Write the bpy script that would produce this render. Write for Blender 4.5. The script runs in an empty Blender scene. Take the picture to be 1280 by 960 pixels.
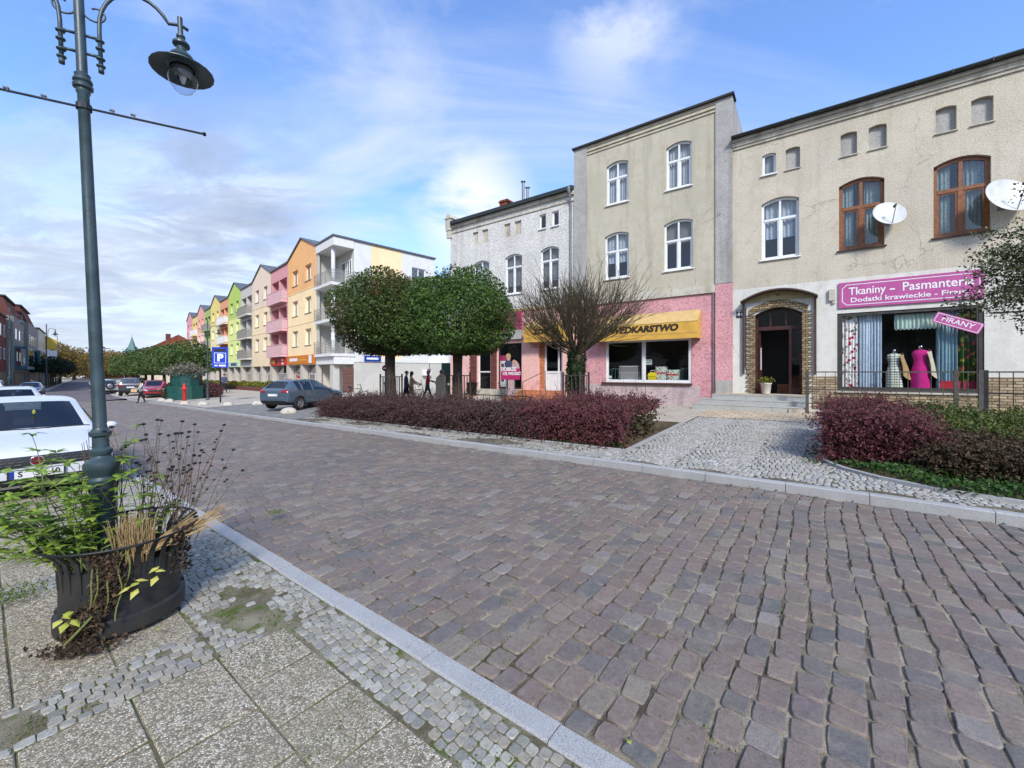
import bpy, bmesh, math, random
import numpy as np
from mathutils import Vector, Matrix

random.seed(7)
rng = np.random.default_rng(7)
SC = bpy.context.scene
COL = SC.collection
PI = math.pi
F, HZ, CX, EYE = 512.0, 465.0, 640.0, 1.8       # focal length and horizon of the 1280x960 photograph, eye height

# ------------------------------------------------------------------ mesh helpers
class MB:
    def __init__(s):
        s.v = []; s.f = []; s.mi = []
    def add(s, vs, fs, m=0, M=None):
        b = len(s.v)
        if M is not None:
            vs = [M @ Vector(p) for p in vs]
        s.v.extend([tuple(p) for p in vs])
        for f in fs:
            s.f.append(tuple(b + i for i in f)); s.mi.append(m)
        return s
    def bb(s, x0, x1, y0, y1, z0, z1, m=0, M=None):
        vs = [(x0,y0,z0),(x1,y0,z0),(x1,y1,z0),(x0,y1,z0),(x0,y0,z1),(x1,y0,z1),(x1,y1,z1),(x0,y1,z1)]
        return s.add(vs, [(0,3,2,1),(4,5,6,7),(0,1,5,4),(1,2,6,5),(2,3,7,6),(3,0,4,7)], m, M)
    def box(s, c, d, m=0, rz=0, M=None):
        T = Matrix.Translation(c) @ Matrix.Rotation(rz, 4, 'Z')
        if M is not None: T = M @ T
        return s.bb(-d[0]/2, d[0]/2, -d[1]/2, d[1]/2, -d[2]/2, d[2]/2, m, T)
    def quad(s, a, b, c, d, m=0):
        return s.add([a,b,c,d], [(0,1,2,3)], m)
    def prism(s, poly, y0, y1, m=0, M=None):
        """poly in (x, z), extruded along y"""
        n = len(poly)
        vs = [(p[0], y0, p[1]) for p in poly] + [(p[0], y1, p[1]) for p in poly]
        fs = [tuple(range(n)), tuple(range(2*n-1, n-1, -1))]
        fs += [(i, n+i, n+(i+1) % n, (i+1) % n) for i in range(n)]
        return s.add(vs, fs, m, M)
    def slab(s, poly, z0, z1, m=0, M=None):
        n = len(poly)
        vs = [(p[0], p[1], z0) for p in poly] + [(p[0], p[1], z1) for p in poly]
        fs = [tuple(range(n-1, -1, -1)), tuple(range(n, 2*n))]
        fs += [(i, (i+1) % n, n+(i+1) % n, n+i) for i in range(n)]
        return s.add(vs, fs, m, M)
    def tube(s, pts, r, n=8, m=0, M=None, cap=True):
        pts = [Vector(p) for p in pts]
        if not hasattr(r, '__len__'): r = [r]*len(pts)
        vs = []; fs = []
        up = None
        for i, p in enumerate(pts):
            t = (pts[min(i+1, len(pts)-1)] - pts[max(i-1, 0)])
            if t.length < 1e-9: t = Vector((0,0,1))
            t.normalize()
            if up is None:
                up = t.orthogonal().normalized()
            else:
                up = (up - t*up.dot(t))
                up = up.normalized() if up.length > 1e-6 else t.orthogonal().normalized()
            w = t.cross(up)
            for k in range(n):
                a = 2*PI*k/n
                vs.append(p + (up*math.cos(a) + w*math.sin(a))*r[i])
        for i in range(len(pts)-1):
            for k in range(n):
                fs.append((i*n+k, i*n+(k+1) % n, (i+1)*n+(k+1) % n, (i+1)*n+k))
        if cap:
            fs.append(tuple(range(n-1, -1, -1)))
            fs.append(tuple((len(pts)-1)*n+k for k in range(n)))
        return s.add(vs, fs, m, M)
    def lathe(s, prof, n=16, m=0, M=None, cap=True):
        vs = []; fs = []
        for r, z in prof:
            for k in range(n):
                a = 2*PI*k/n
                vs.append((r*math.cos(a), r*math.sin(a), z))
        for i in range(len(prof)-1):
            for k in range(n):
                fs.append((i*n+k, i*n+(k+1) % n, (i+1)*n+(k+1) % n, (i+1)*n+k))
        if cap:
            if prof[0][0] > 1e-4: fs.append(tuple(range(n-1, -1, -1)))
            if prof[-1][0] > 1e-4: fs.append(tuple((len(prof)-1)*n+k for k in range(n)))
        return s.add(vs, fs, m, M)
    def ellipsoid(s, c, r, n=12, k=8, m=0, M=None):
        prof = [(max(1e-5, math.sin(PI*i/k)), -math.cos(PI*i/k)) for i in range(k+1)]
        T = Matrix.Translation(c) @ Matrix.Diagonal((r[0], r[1], r[2], 1))
        if M is not None: T = M @ T
        return s.lathe(prof, n, m, T, cap=False)
    def build(s, name, mats, parent=None, smooth=False, angle=None):
        me = bpy.data.meshes.new(name)
        me.from_pydata(s.v, [], s.f)
        if not isinstance(mats, (list, tuple)): mats = [mats]
        for mt in mats: me.materials.append(mt)
        if len(mats) > 1: me.polygons.foreach_set('material_index', s.mi)
        return link(name, me, parent, smooth, angle)

def link(name, me, parent=None, smooth=False, angle=None):
    me.validate(); me.update()
    if smooth or angle:
        me.polygons.foreach_set('use_smooth', [True]*len(me.polygons))
        if angle:
            me.set_sharp_from_angle(angle=math.radians(angle))
    o = bpy.data.objects.new(name, me)
    COL.objects.link(o)
    if parent is not None: o.parent = parent
    return o

def raw(name, V, Fc, mats, parent=None, smooth=False, mi=None):
    """numpy vertex / face arrays -> object"""
    me = bpy.data.meshes.new(name)
    me.from_pydata(V.tolist() if hasattr(V, 'tolist') else V, [], Fc.tolist() if hasattr(Fc, 'tolist') else Fc)
    if not isinstance(mats, (list, tuple)): mats = [mats]
    for mt in mats: me.materials.append(mt)
    if mi is not None: me.polygons.foreach_set('material_index', mi)
    return link(name, me, parent, smooth)

def empty(name, loc=(0,0,0), rz=0):
    o = bpy.data.objects.new(name, None)
    o.empty_display_size = .2
    COL.objects.link(o)
    o.location = loc; o.rotation_euler = (0, 0, rz)
    return o

def tag(o, label=None, cat=None, group=None, kind=None):
    if label: o['label'] = label
    if cat: o['category'] = cat
    if group: o['group'] = group
    if kind: o['kind'] = kind
    return o

def thing(name, label, cat, loc=(0,0,0), rz=0, group=None):
    return tag(empty(name, loc, rz), label, cat, group)

def children(o):
    return [c for c in COL.objects if c.parent == o]

def copy_tree(o, parent=None, kids=None):
    if kids is None:
        kids = {}
        for c in COL.objects:
            if c.parent: kids.setdefault(c.parent.name, []).append(c)
    c = o.copy(); COL.objects.link(c); c.parent = parent
    for ch in kids.get(o.name, []): copy_tree(ch, c, kids)
    return c

def text_mesh(txt, size, mat, name, parent, M, depth=.004, offset=0, align='CENTER', sx=1, shear=0, spacing=1):
    cu = bpy.data.curves.new(name, 'FONT')
    cu.body = txt; cu.size = size; cu.extrude = depth; cu.offset = offset
    cu.align_x = align; cu.align_y = 'CENTER'; cu.shear = shear; cu.space_character = spacing
    cu.resolution_u = 3
    tmp = bpy.data.objects.new(name, cu); COL.objects.link(tmp)
    dg = bpy.context.evaluated_depsgraph_get()
    me = bpy.data.meshes.new_from_object(tmp.evaluated_get(dg))
    bpy.data.objects.remove(tmp); bpy.data.curves.remove(cu)
    me.transform(M @ Matrix.Diagonal((sx, 1, 1, 1)))
    me.materials.clear(); me.materials.append(mat)
    me.name = name
    o = bpy.data.objects.new(name, me); COL.objects.link(o)
    if parent is not None: o.parent = parent
    return o

# text that stands upright facing local -y
UPR = Matrix.Rotation(PI/2, 4, 'X')

# ------------------------------------------------------------------ materials
def lin(c):
    c = c/255.0
    return c/12.92 if c <= .04045 else ((c+.055)/1.055)**2.4
def S(r, g, b, k=1.0):
    return (lin(r)*k, lin(g)*k, lin(b)*k, 1.0)

class NT:
    def __init__(s, name):
        s.mat = bpy.data.materials.new(name); s.mat.use_nodes = True
        s.t = s.mat.node_tree; s.t.nodes.clear()
        s.out = s.t.nodes.new('ShaderNodeOutputMaterial')
    def n(s, typ, ins=None, **props):
        nd = s.t.nodes.new(typ)
        for k, v in props.items(): setattr(nd, k, v)
        for k, v in (ins or {}).items():
            if isinstance(v, bpy.types.NodeSocket): s.t.links.new(v, nd.inputs[k])
            else: nd.inputs[k].default_value = v
        return nd
    def link(s, a, b): s.t.links.new(a, b)
    def coord(s, kind='Object', scale=None, rot=None, loc=None):
        o = s.n('ShaderNodeTexCoord').outputs[kind]
        if scale is None and rot is None and loc is None: return o
        m = s.n('ShaderNodeMapping', {'Vector': o})
        if scale is not None: m.inputs['Scale'].default_value = scale if hasattr(scale, '__len__') else (scale,)*3
        if rot is not None: m.inputs['Rotation'].default_value = rot
        if loc is not None: m.inputs['Location'].default_value = loc
        return m.outputs[0]
    def noise(s, vec, scale, detail=4, rough=.55, dist=0):
        return s.n('ShaderNodeTexNoise', {'Vector': vec, 'Scale': scale, 'Detail': detail, 'Roughness': rough, 'Distortion': dist})
    def ramp(s, fac, stops, interp='LINEAR'):
        r = s.n('ShaderNodeValToRGB', {'Fac': fac})
        r.color_ramp.interpolation = interp
        e = r.color_ramp.elements
        while len(e) < len(stops): e.new(.5)
        for i, (p, c) in enumerate(stops):
            e[i].position = p
            e[i].color = c if hasattr(c, '__len__') else (c, c, c, 1)
        return r.outputs['Color']
    def mix(s, fac, a, b, blend='MIX'):
        m = s.n('ShaderNodeMix', data_type='RGBA', blend_type=blend)
        for k, v in ((0, fac), (6, a), (7, b)):
            if isinstance(v, bpy.types.NodeSocket): s.t.links.new(v, m.inputs[k])
            else: m.inputs[k].default_value = v
        return m.outputs[2]
    def math(s, op, a, b=None, clamp=False):
        m = s.n('ShaderNodeMath', operation=op, use_clamp=clamp)
        for k, v in ((0, a), (1, b)):
            if v is None: continue
            if isinstance(v, bpy.types.NodeSocket): s.t.links.new(v, m.inputs[k])
            else: m.inputs[k].default_value = v
        return m.outputs[0]
    def bump(s, h, strength=.3, dist=.01, normal=None):
        b = s.n('ShaderNodeBump', {'Height': h, 'Strength': strength, 'Distance': dist})
        if normal is not None: s.link(normal, b.inputs['Normal'])
        return b.outputs[0]
    def bsdf(s, color, rough=.8, metallic=0, normal=None, spec=.5, coat=0, trans=0, sheen=0, sss=0):
        p = s.n('ShaderNodeBsdfPrincipled')
        def setv(k, v):
            if isinstance(v, bpy.types.NodeSocket): s.link(v, p.inputs[k])
            else: p.inputs[k].default_value = v
        setv('Base Color', color); setv('Roughness', rough); setv('Metallic', metallic)
        setv('Specular IOR Level', spec); setv('Coat Weight', coat); setv('Transmission Weight', trans)
        if coat: p.inputs['Coat Roughness'].default_value = .04
        if normal is not None: s.link(normal, p.inputs['Normal'])
        s.link(p.outputs[0], s.out.inputs[0])
        return p

def mul(c, k): return (c[0]*k, c[1]*k, c[2]*k, 1)

def pm(name, c, c2=None, scale=4, rough=.8, bump=0, bscale=60, metallic=0, spec=.5, coat=0, var=.12, kind='Object'):
    """plain procedural material: soft colour variation, optional bump"""
    t = NT(name)
    co = t.coord(kind)
    if c2 is None: c2 = mul(c, 1-var*2)
    nz = t.noise(co, scale, 6, .6)
    col = t.ramp(nz.outputs[0], [(.3, c2), (.68, c)])
    nor = None
    if bump:
        nb = t.noise(co, bscale, 3, .6)
        nor = t.bump(nb.outputs[0], bump, .01)
    rg = t.math('ADD', t.math('MULTIPLY', nz.outputs[0], .16), rough-.08)
    t.bsdf(col, rg, metallic, nor, spec, coat)
    return t.mat

def leaf_mat(name, cols, rough=.6, trans=.25, spots=None):
    """foliage: one of several tones per leaf, a little light through it"""
    t = NT(name)
    g = t.n('ShaderNodeNewGeometry')
    k = len(cols)
    col = t.ramp(g.outputs['Random Per Island'], [((i+.0)/k, c) for i, c in enumerate(cols)], 'CONSTANT')
    nz = t.noise(t.coord('Object'), 1.3, 2)
    col = t.mix(t.ramp(nz.outputs[0], [(.35, 0.0), (.7, .45)]), col, mul(cols[-1], 1.0))
    if spots:
        ns = t.noise(t.coord('Object'), .9, 3)
        col = t.mix(t.ramp(ns.outputs[0], [(.52, 0.0), (.66, .75)]), col, spots)
    d = t.n('ShaderNodeBsdfPrincipled', {'Base Color': col, 'Roughness': rough, 'Specular IOR Level': .35})
    tr = t.n('ShaderNodeBsdfTranslucent', {'Color': col})
    mx = t.n('ShaderNodeMixShader', {0: trans, 1: d.outputs[0], 2: tr.outputs[0]})
    t.link(mx.outputs[0], t.out.inputs[0])
    return t.mat

def fres(t, ior, nor=None):
    """the same reflectance from both sides of a thin pane"""
    g = t.n('ShaderNodeNewGeometry')
    i = t.math('ADD', t.math('MULTIPLY', g.outputs['Backfacing'], 1/ior-ior), ior)
    f = t.n('ShaderNodeFresnel', {'IOR': i})
    if nor is not None: t.link(nor, f.inputs['Normal'])
    return f.outputs[0]
def glass_mat(name, tint=(.75,.8,.82,1), refl=1.0, opac=.0):
    t = NT(name)
    nz = t.noise(t.coord('Object'), .7, 2)
    nor = t.bump(nz.outputs[0], .02, .03)
    fr = fres(t, 1.6, nor)
    gl = t.n('ShaderNodeBsdfGlossy', {'Color': (refl, refl, refl, 1), 'Roughness': .015, 'Normal': nor})
    tp = t.n('ShaderNodeBsdfTransparent', {'Color': tint})
    f = t.math('MULTIPLY', fr, 1.3, True)
    f = t.math('ADD', f, opac, True)
    mx = t.n('ShaderNodeMixShader', {0: f, 1: tp.outputs[0], 2: gl.outputs[0]})
    t.link(mx.outputs[0], t.out.inputs[0])
    return t.mat

# ------------------------------------------------------------------ the street's own frame
_d0 = Vector((-.793, .609, 0)).normalized()       # along the street, away to the left
_n0 = Vector((_d0.y, -_d0.x, 0))                  # across it, towards the houses
_ST = .5
_smin = -60.0
def _theta(s):
    x = min(1, max(0, (s-42)/18.0)); x = x*x*(3-2*x)
    return .115*x
_tab = []
def _mk():
    i0 = int(-_smin/_ST)
    pos = [None]*int((520-_smin)/_ST)
    p = Vector((0,0,0)); pos[i0] = p.copy()
    for i in range(i0+1, len(pos)):
        th = _theta(_smin + (i-.5)*_ST)
        p = p + (_d0*math.cos(th) + _n0*math.sin(th))*_ST
        pos[i] = p.copy()
    p = Vector((0,0,0))
    for i in range(i0-1, -1, -1):
        p = p - _d0*_ST; pos[i] = p.copy()
    return pos
_tab = _mk()
def zr(s):
    if s <= 0: return 0.0
    if s < 60: return -.011*s
    return -.66 - .5*(1-math.exp(-(s-60)/90.0))
def cross(n):
    if n < 7.4: return 0.0
    return .12 + .33*min(1, (n-7.4)/8.6)
def W(s, n, dz=0.0, follow=True):
    f = (s-_smin)/_ST; i = int(math.floor(f)); i = max(0, min(len(_tab)-2, i)); f -= i
    p = _tab[i].lerp(_tab[i+1], f)
    th = _theta(s)
    N = _n0*math.cos(th) - _d0*math.sin(th)
    q = p + N*n
    return Vector((q.x, q.y, zr(s) + (cross(n) if follow else 0) + dz))
def heading(s):
    """rotation about z that turns local +x into the along-street direction"""
    th = _theta(s)
    v = _d0*math.cos(th) + _n0*math.sin(th)
    return math.atan2(v.y, v.x)

class Wall:
    """vertical facade frame: local x to the right as seen from the street, local y into the building"""
    def __init__(s, ox, oy, ax, ay):
        L = math.hypot(ax, ay); s.a = (ax/L, ay/L); s.o = (ox, oy)
        s.nrm = (-s.a[1], s.a[0])
        s.rz = math.atan2(s.a[1], s.a[0])
        s.D = s.nrm[0]*ox + s.nrm[1]*oy
    def uz(s, px, py, dy=0.0):
        rx = (px-CX)/F
        t = (s.D+dy)/(s.nrm[0]*rx + s.nrm[1])
        u = (t*rx-s.o[0])*s.a[0] + (t-s.o[1])*s.a[1]
        return u, EYE + (HZ-py)/F*t
    def u(s, px, dy=0.0): return s.uz(px, 0, dy)[0]
    def z(s, px, py, dy=0.0): return s.uz(px, py, dy)[1]
    def rect(s, x0, x1, y0, y1, dy=0.0):
        """pixel box measured on the photograph -> (u0, u1, z0, z1) on the wall, heights taken in the middle"""
        m = (x0+x1)/2
        return s.u(x0, dy), s.u(x1, dy), s.z(m, y1, dy), s.z(m, y0, dy)
    def pt(s, u, y, z):
        return Vector((s.o[0]+s.a[0]*u+s.nrm[0]*y, s.o[1]+s.a[1]*u+s.nrm[1]*y, z))

def arcz(u, u0, u1, z1, rise):
    c = (u0+u1)/2; h = (u1-u0)/2
    return z1 - rise*((u-c)/h)**2

def wall_sheet(mb, u0, u1, z0, z1, holes, y=0.0, reveal=.14, m=0, mr=None, seg=8):
    """facade sheet with openings; holes = (a, b, c, d, rise); adds the reveals"""
    if mr is None: mr = m
    us = sorted(set([u0, u1] + [h[0] for h in holes] + [h[1] for h in holes]))
    us = [u for u in us if u0 <= u <= u1]
    zs = sorted(set([z0, z1] + [h[2] for h in holes] + [h[3] for h in holes]))
    zs = [z for z in zs if z0 <= z <= z1]
    for i in range(len(us)-1):
        for j in range(len(zs)-1):
            cu = (us[i]+us[i+1])/2; cz = (zs[j]+zs[j+1])/2
            if any(h[0] < cu < h[1] and h[2] < cz < h[3] for h in holes): continue
            mb.quad((us[i], y, zs[j]), (us[i+1], y, zs[j]), (us[i+1], y, zs[j+1]), (us[i], y, zs[j+1]), m)
    for a, b, c, d, rise in holes:
        r = y + reveal
        zt = d-rise
        mb.quad((a, y, c), (a, y, zt), (a, r, zt), (a, r, c), mr)
        mb.quad((b, y, zt), (b, y, c), (b, r, c), (b, r, zt), mr)
        mb.quad((b, y, c), (a, y, c), (a, r, c), (b, r, c), mr)
        k = seg if rise > 0 else 1
        for i in range(k):
            p = a+(b-a)*i/k; q = a+(b-a)*(i+1)/k
            zp = arcz(p, a, b, d, rise); zq = arcz(q, a, b, d, rise)
            mb.quad((p, y, zp), (q, y, zq), (q, r, zq), (p, r, zp), mr)
            if rise > 0:
                mb.quad((p, y, zp), (q, y, zq), (q, y, d), (p, y, d), m)

def arc_bar(mb, a, b, d, rise, th, y0, y1, m=0, seg=8):
    for i in range(seg):
        p = a+(b-a)*i/seg; q = a+(b-a)*(i+1)/seg
        zp = arcz(p, a, b, d, rise); zq = arcz(q, a, b, d, rise)
        mb.add([(p,y0,zp-th),(q,y0,zq-th),(q,y0,zq),(p,y0,zp),(p,y1,zp-th),(q,y1,zq-th),(q,y1,zq),(p,y1,zp)],
               [(0,1,2,3),(1,0,4,5),(3,2,6,7),(7,6,5,4)], m)
# ------------------------------------------------------------------ ground
_ts = np.arange(len(_tab))*_ST + _smin
_tx = np.array([p.x for p in _tab]); _ty = np.array([p.y for p in _tab])
def Wv(s, n, dz=0.0, follow=True):
    s = np.asarray(s, float); n = np.asarray(n, float)
    x = np.interp(s, _ts, _tx); y = np.interp(s, _ts, _ty)
    q = np.clip((s-42)/18.0, 0, 1); th = .115*q*q*(3-2*q)
    ct, st = np.cos(th), np.sin(th)
    Nx = _n0.x*ct - _d0.x*st; Ny = _n0.y*ct - _d0.y*st
    z = np.where(s <= 0, 0.0, np.where(s < 60, -.011*s, -.66 - .5*(1-np.exp(-(np.maximum(s,60)-60)/90.0))))
    if follow:
        z = z + np.where(n < 7.4, 0.0, .12 + .33*np.clip((n-7.4)/8.6, 0, 1))
    return np.stack([x+Nx*n, y+Ny*n, z+dz], -1)

def sheet(name, s0, s1, n0, n1, dz, mat, ds=2.0, dn=1.0, follow=True, kind='structure'):
    ns = max(2, int((s1-s0)/ds)+1); nn = max(2, int((n1-n0)/dn)+1)
    ss, nv = np.meshgrid(np.linspace(s0, s1, ns), np.linspace(n0, n1, nn), indexing='ij')
    V = Wv(ss.ravel(), nv.ravel(), dz, follow)
    i, j = np.meshgrid(np.arange(ns-1), np.arange(nn-1), indexing='ij')
    a = (i*nn+j).ravel()
    Fc = np.stack([a, a+1, a+nn+1, a+nn], -1)
    # faces must look up
    o = raw(name, V, Fc[:, ::-1], mat)
    if o.data.polygons[0].normal.z < 0: o.data.flip_normals()
    if kind: o['kind'] = kind
    return o

def setts(name, cs, cn, hs, hn, rot, height, mat, ring=12, jit=.12, dz=0.0, tilt=.02, inset=.10, sq=3.2, zj=.004):
    """many rounded stones in one mesh (the paving): each a domed top with a skirt; arrays in street coordinates"""
    N = len(cs)
    q_ = {16: (-45, -9, 0, 9), 12: (-45, -8, 8), 8: (-9, 9)}[ring]
    ang = np.radians(np.array([45+90*c_+d_ for c_ in range(4) for d_ in q_], float))
    ca, sa = np.cos(ang), np.sin(ang)
    rr = (np.abs(ca)**sq + np.abs(sa)**sq)**(-1/sq)
    bx, by = rr*ca, rr*sa
    J = 1 + (rng.random((N, ring))-.5)*jit*2
    X = bx[None]*hs[:, None]*J; Y = by[None]*hn[:, None]*J
    c, s_ = np.cos(rot)[:, None], np.sin(rot)[:, None]
    def ringpts(k, z):
        xx, yy = X*k, Y*k
        S_ = cs[:, None] + xx*c - yy*s_
        N_ = cn[:, None] + xx*s_ + yy*c
        P = Wv(S_.ravel(), N_.ravel()).reshape(N, ring, 3)
        P[..., 2] += z
        return P
    tl = (rng.random((N, 2))-.5)*2*tilt
    def lift(k):
        return (X*k/np.maximum(hs[:, None], 1e-3))*tl[:, :1]*hs[:, None]*2 + (Y*k/np.maximum(hn[:, None], 1e-3))*tl[:, 1:]*hn[:, None]*2
    zz = dz + (rng.random((N, 1))-.5)*2*zj
    mind = np.minimum(hs, hn)[:, None]
    A = ringpts(1-inset*1.9, zz + lift(1-inset*1.9) + (rng.random((N, ring))-.5)*.004)
    B = ringpts(1-inset*.55, zz + lift(1) - mind*.055)
    C = ringpts(1.0, zz - height)
    V = np.concatenate([A, B, C], 1).reshape(-1, 3)
    base = (np.arange(N)*3*ring)[:, None]
    k = np.arange(ring); k2 = (k+1) % ring
    faces = []
    top = (base + k[None]).tolist()
    q1 = (base[:, :, None] + np.stack([k+ring, k2+ring, k2, k], -1)[None]).reshape(-1, 4).tolist()
    q2 = (base[:, :, None] + np.stack([k+2*ring, k2+2*ring, k2+ring, k+ring], -1)[None]).reshape(-1, 4).tolist()
    faces = top + q1 + q2
    # the street frame is left-handed seen from above (s to the left, n away): turn the faces up
    P = V[:3]
    me = bpy.data.meshes.new(name)
    me.from_pydata(V.tolist(), [], faces)
    me.materials.append(mat)
    o = link(name, me, None, False)
    if me.polygons[0].normal.z < 0: me.flip_normals()
    sm = np.ones(len(faces), bool); sm[:N] = False
    me.polygons.foreach_set('use_smooth', sm)
    o['kind'] = 'structure'
    return o

def stone_mat(name, cols, rough=.62, grain=160, wear=.35, bump=.5, dirt=None):
    t = NT(name)
    g = t.n('ShaderNodeNewGeometry')
    co = t.coord('Object')
    k = len(cols)
    col = t.ramp(g.outputs['Random Per Island'], [((i+.0)/k, c) for i, c in enumerate(cols)], 'CONSTANT')
    big = t.noise(co, 1.1, 3)
    col = t.mix(t.ramp(big.outputs[0], [(.3, 0.0), (.75, .5)]), col, cols[0])
    fine = t.noise(co, grain, 4, .7)
    col = t.mix(.75, col, t.ramp(fine.outputs[0], [(.28, .42), (.5, .95), (.72, 1.45)]), 'MULTIPLY')
    mot = t.noise(co, 34, 5, .75)
    col = t.mix(.6, col, t.ramp(mot.outputs[0], [(.3, .6), (.5, 1.0), (.72, 1.4)]), 'MULTIPLY')
    med = t.noise(co, 14, 5, .65)
    col = t.mix(t.ramp(med.outputs[0], [(.5, 0.0), (.75, wear)]), col, mul(cols[-1], 1.15))
    if dirt is not None:
        dn = t.noise(co, 2.7, 5, .6)
        col = t.mix(t.ramp(dn.outputs[0], [(.52, 0.0), (.72, .55)]), col, dirt)
    h = t.math('ADD', t.math('MULTIPLY', med.outputs[0], .8), t.math('MULTIPLY', fine.outputs[0], .35))
    nor = t.bump(h, bump, .008)
    rg = t.math('ADD', t.math('MULTIPLY', med.outputs[0], .3), rough-.15)
    t.bsdf(col, rg, 0, nor, .35)
    return t.mat

def soil_mat(name, c, moss, dry, amt=.5, bs=140):
    t = NT(name); co = t.coord('Object')
    n1 = t.noise(co, 2.2, 6, .65); n2 = t.noise(co, bs, 3, .6); n3 = t.noise(co, 5.0, 4, .6)
    col = t.mix(t.ramp(n1.outputs[0], [(.40, 0.0), (.62, 1.0)]), c, dry)
    col = t.mix(t.ramp(n3.outputs[0], [(.66-amt*.3, 0.0), (.76-amt*.2, .9)]), col, moss)
    col = t.mix(.6, col, t.ramp(n2.outputs[0], [(.3, .4), (.7, 1.5)]), 'MULTIPLY')
    t.bsdf(col, .95, 0, t.bump(n2.outputs[0], .8, .01), .2)
    return t.mat

M = {}
M['joint_road'] = soil_mat('road_joint_grit', S(92,84,72,.8), S(84,92,36,.7), S(170,158,136,.9), .14)
M['joint_moss'] = soil_mat('mossy_joint_soil', S(112,104,82,.75), S(92,112,36,.75), S(158,150,128,.85), .48)
M['joint_grey'] = soil_mat('grey_joint_sand', S(108,102,88,.7), S(92,98,52,.7), S(138,130,114,.8), .25)
M['sett'] = stone_mat('cobble_stone', [S(137,123,115,.72), S(143,127,117,.72), S(129,119,113,.72), S(147,131,119,.72), S(135,123,117,.72), S(125,121,117,.72), S(141,123,113,.72), S(121,119,111,.72), S(149,135,121,.72),
                                       S(131,119,115,.72), S(139,125,117,.72), S(145,129,119,.72), S(127,117,109,.72), S(135,121,111,.72), S(117,117,113,.72), S(153,143,127,.72), S(141,129,115,.72), S(158,150,142,.72)], .58, 150, .3, .6, dirt=S(162,150,134,.75))
M['mosaic'] = stone_mat('small_granite_sett', [S(158,154,142,.88), S(172,168,154,.88), S(148,146,140,.88), S(162,154,138,.88), S(180,178,168,.88), S(140,138,128,.88)], .7, 240, .3, .4)
M['mosaic_light'] = stone_mat('pale_granite_sett', [S(166,163,154,.88), S(180,177,168,.88), S(156,156,153,.88), S(170,162,150,.88), S(188,186,180,.88), S(148,146,140,.88)], .75, 200, .3, .4)

def granite(name, c, k=1.0, grain=170):
    t = NT(name); co = t.coord('Object')
    v = t.noise(co, grain, 2, .8)
    w = t.noise(co, 3, 5, .6)
    col = t.ramp(v.outputs[0], [(.32, mul(c, .35)), (.46, mul(c, .9)), (.6, mul(c, 1.15)), (.75, mul(c, 1.5))])
    col = t.mix(t.ramp(w.outputs[0], [(.4, 0.0), (.75, .4)]), col, mul(c, .6))
    t.bsdf(col, .72, 0, t.bump(v.outputs[0], .25, .004), .4)
    return t.mat
M['kerb'] = granite('kerb_granite', S(172,172,170,.95))
M['step_granite'] = granite('step_granite', S(176,176,170,.95), 1, 120)

def aggregate(name):
    """exposed pebble concrete"""
    t = NT(name); co = t.coord('Object')
    v = t.n('ShaderNodeTexVoronoi', {'Vector': co, 'Scale': 95.0, 'Randomness': 1.0})
    ve = t.n('ShaderNodeTexVoronoi', {'Vector': co, 'Scale': 95.0}, feature='DISTANCE_TO_EDGE')
    sep = t.n('ShaderNodeSeparateColor', {'Color': v.outputs['Color']})
    col = t.ramp(sep.outputs[0], [(0, S(124,113,95)), (.2, S(180,167,142)), (.42, S(210,199,176)), (.6, S(146,138,124)), (.8, S(226,217,198)), (1, S(164,148,124))], 'CONSTANT')
    edge = t.ramp(ve.outputs['Distance'], [(.0, 0.0), (.16, 1.0)])
    col = t.mix(edge, S(112,104,88), col)
    n1 = t.noise(co, 1.7, 5, .65)
    col = t.mix(t.ramp(n1.outputs[0], [(.38, .0), (.7, .6)]), col, S(148,139,116))
    n2 = t.noise(co, 4.5, 5, .7)
    col = t.mix(t.ramp(n2.outputs[0], [(.6, .0), (.74, .55)]), col, S(84,92,48,.7))
    t.bsdf(col, .9, 0, t.bump(t.ramp(ve.outputs['Distance'], [(0, 0.0), (.3, 1.0)]), .55, .006), .25)
    return t.mat
M['slab'] = aggregate('exposed_pebble_concrete')

def paver_mat(name, c, mortar, scale, bw=.4, rh=.2, rot=0.0, offset=.5, ms=.012, var=.25, bump=.4):
    t = NT(name)
    co = t.coord('Object', scale, (0, 0, rot))
    b = t.n('ShaderNodeTexBrick', {'Vector': co, 'Color1': mul(c, 1-var), 'Color2': mul(c, 1+var*.6), 'Mortar': mortar, 'Scale': 1.0,
                                   'Mortar Size': ms, 'Mortar Smooth': .3, 'Brick Width': bw, 'Row Height': rh}, offset=offset)
    n = t.noise(t.coord('Object'), 2.0, 6, .65)
    f = t.noise(t.coord('Object'), 90, 3)
    col = t.mix(.7, b.outputs[0], t.ramp(n.outputs[0], [(.3, .75), (.7, 1.15)]), 'MULTIPLY')
    col = t.mix(.5, col, t.ramp(f.outputs[0], [(.3, .7), (.7, 1.25)]), 'MULTIPLY')
    h = t.math('SUBTRACT', t.math('MULTIPLY', f.outputs[0], .3), b.outputs['Fac'])
    t.bsdf(col, .85, 0, t.bump(h, bump, .01), .3)
    return t.mat
RZ0 = heading(0)
M['far_setts'] = paver_mat('distant_cobbles', S(140,128,130,.72), S(110,102,98,.7), 1.0, .22, .17, -RZ0+PI/2, .5, .02)
M['plaza'] = paver_mat('pale_concrete_pavers', S(186,176,160,.95), S(140,130,116,.9), 1.0, .35, .35, -RZ0, .5, .012, .08, .2)
M['beige_slab'] = paver_mat('beige_paving_slabs', S(196,178,150,.95), S(136,124,106,.9), 1.0, .35, .35, -RZ0, .5, .014, .12, .25)
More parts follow.
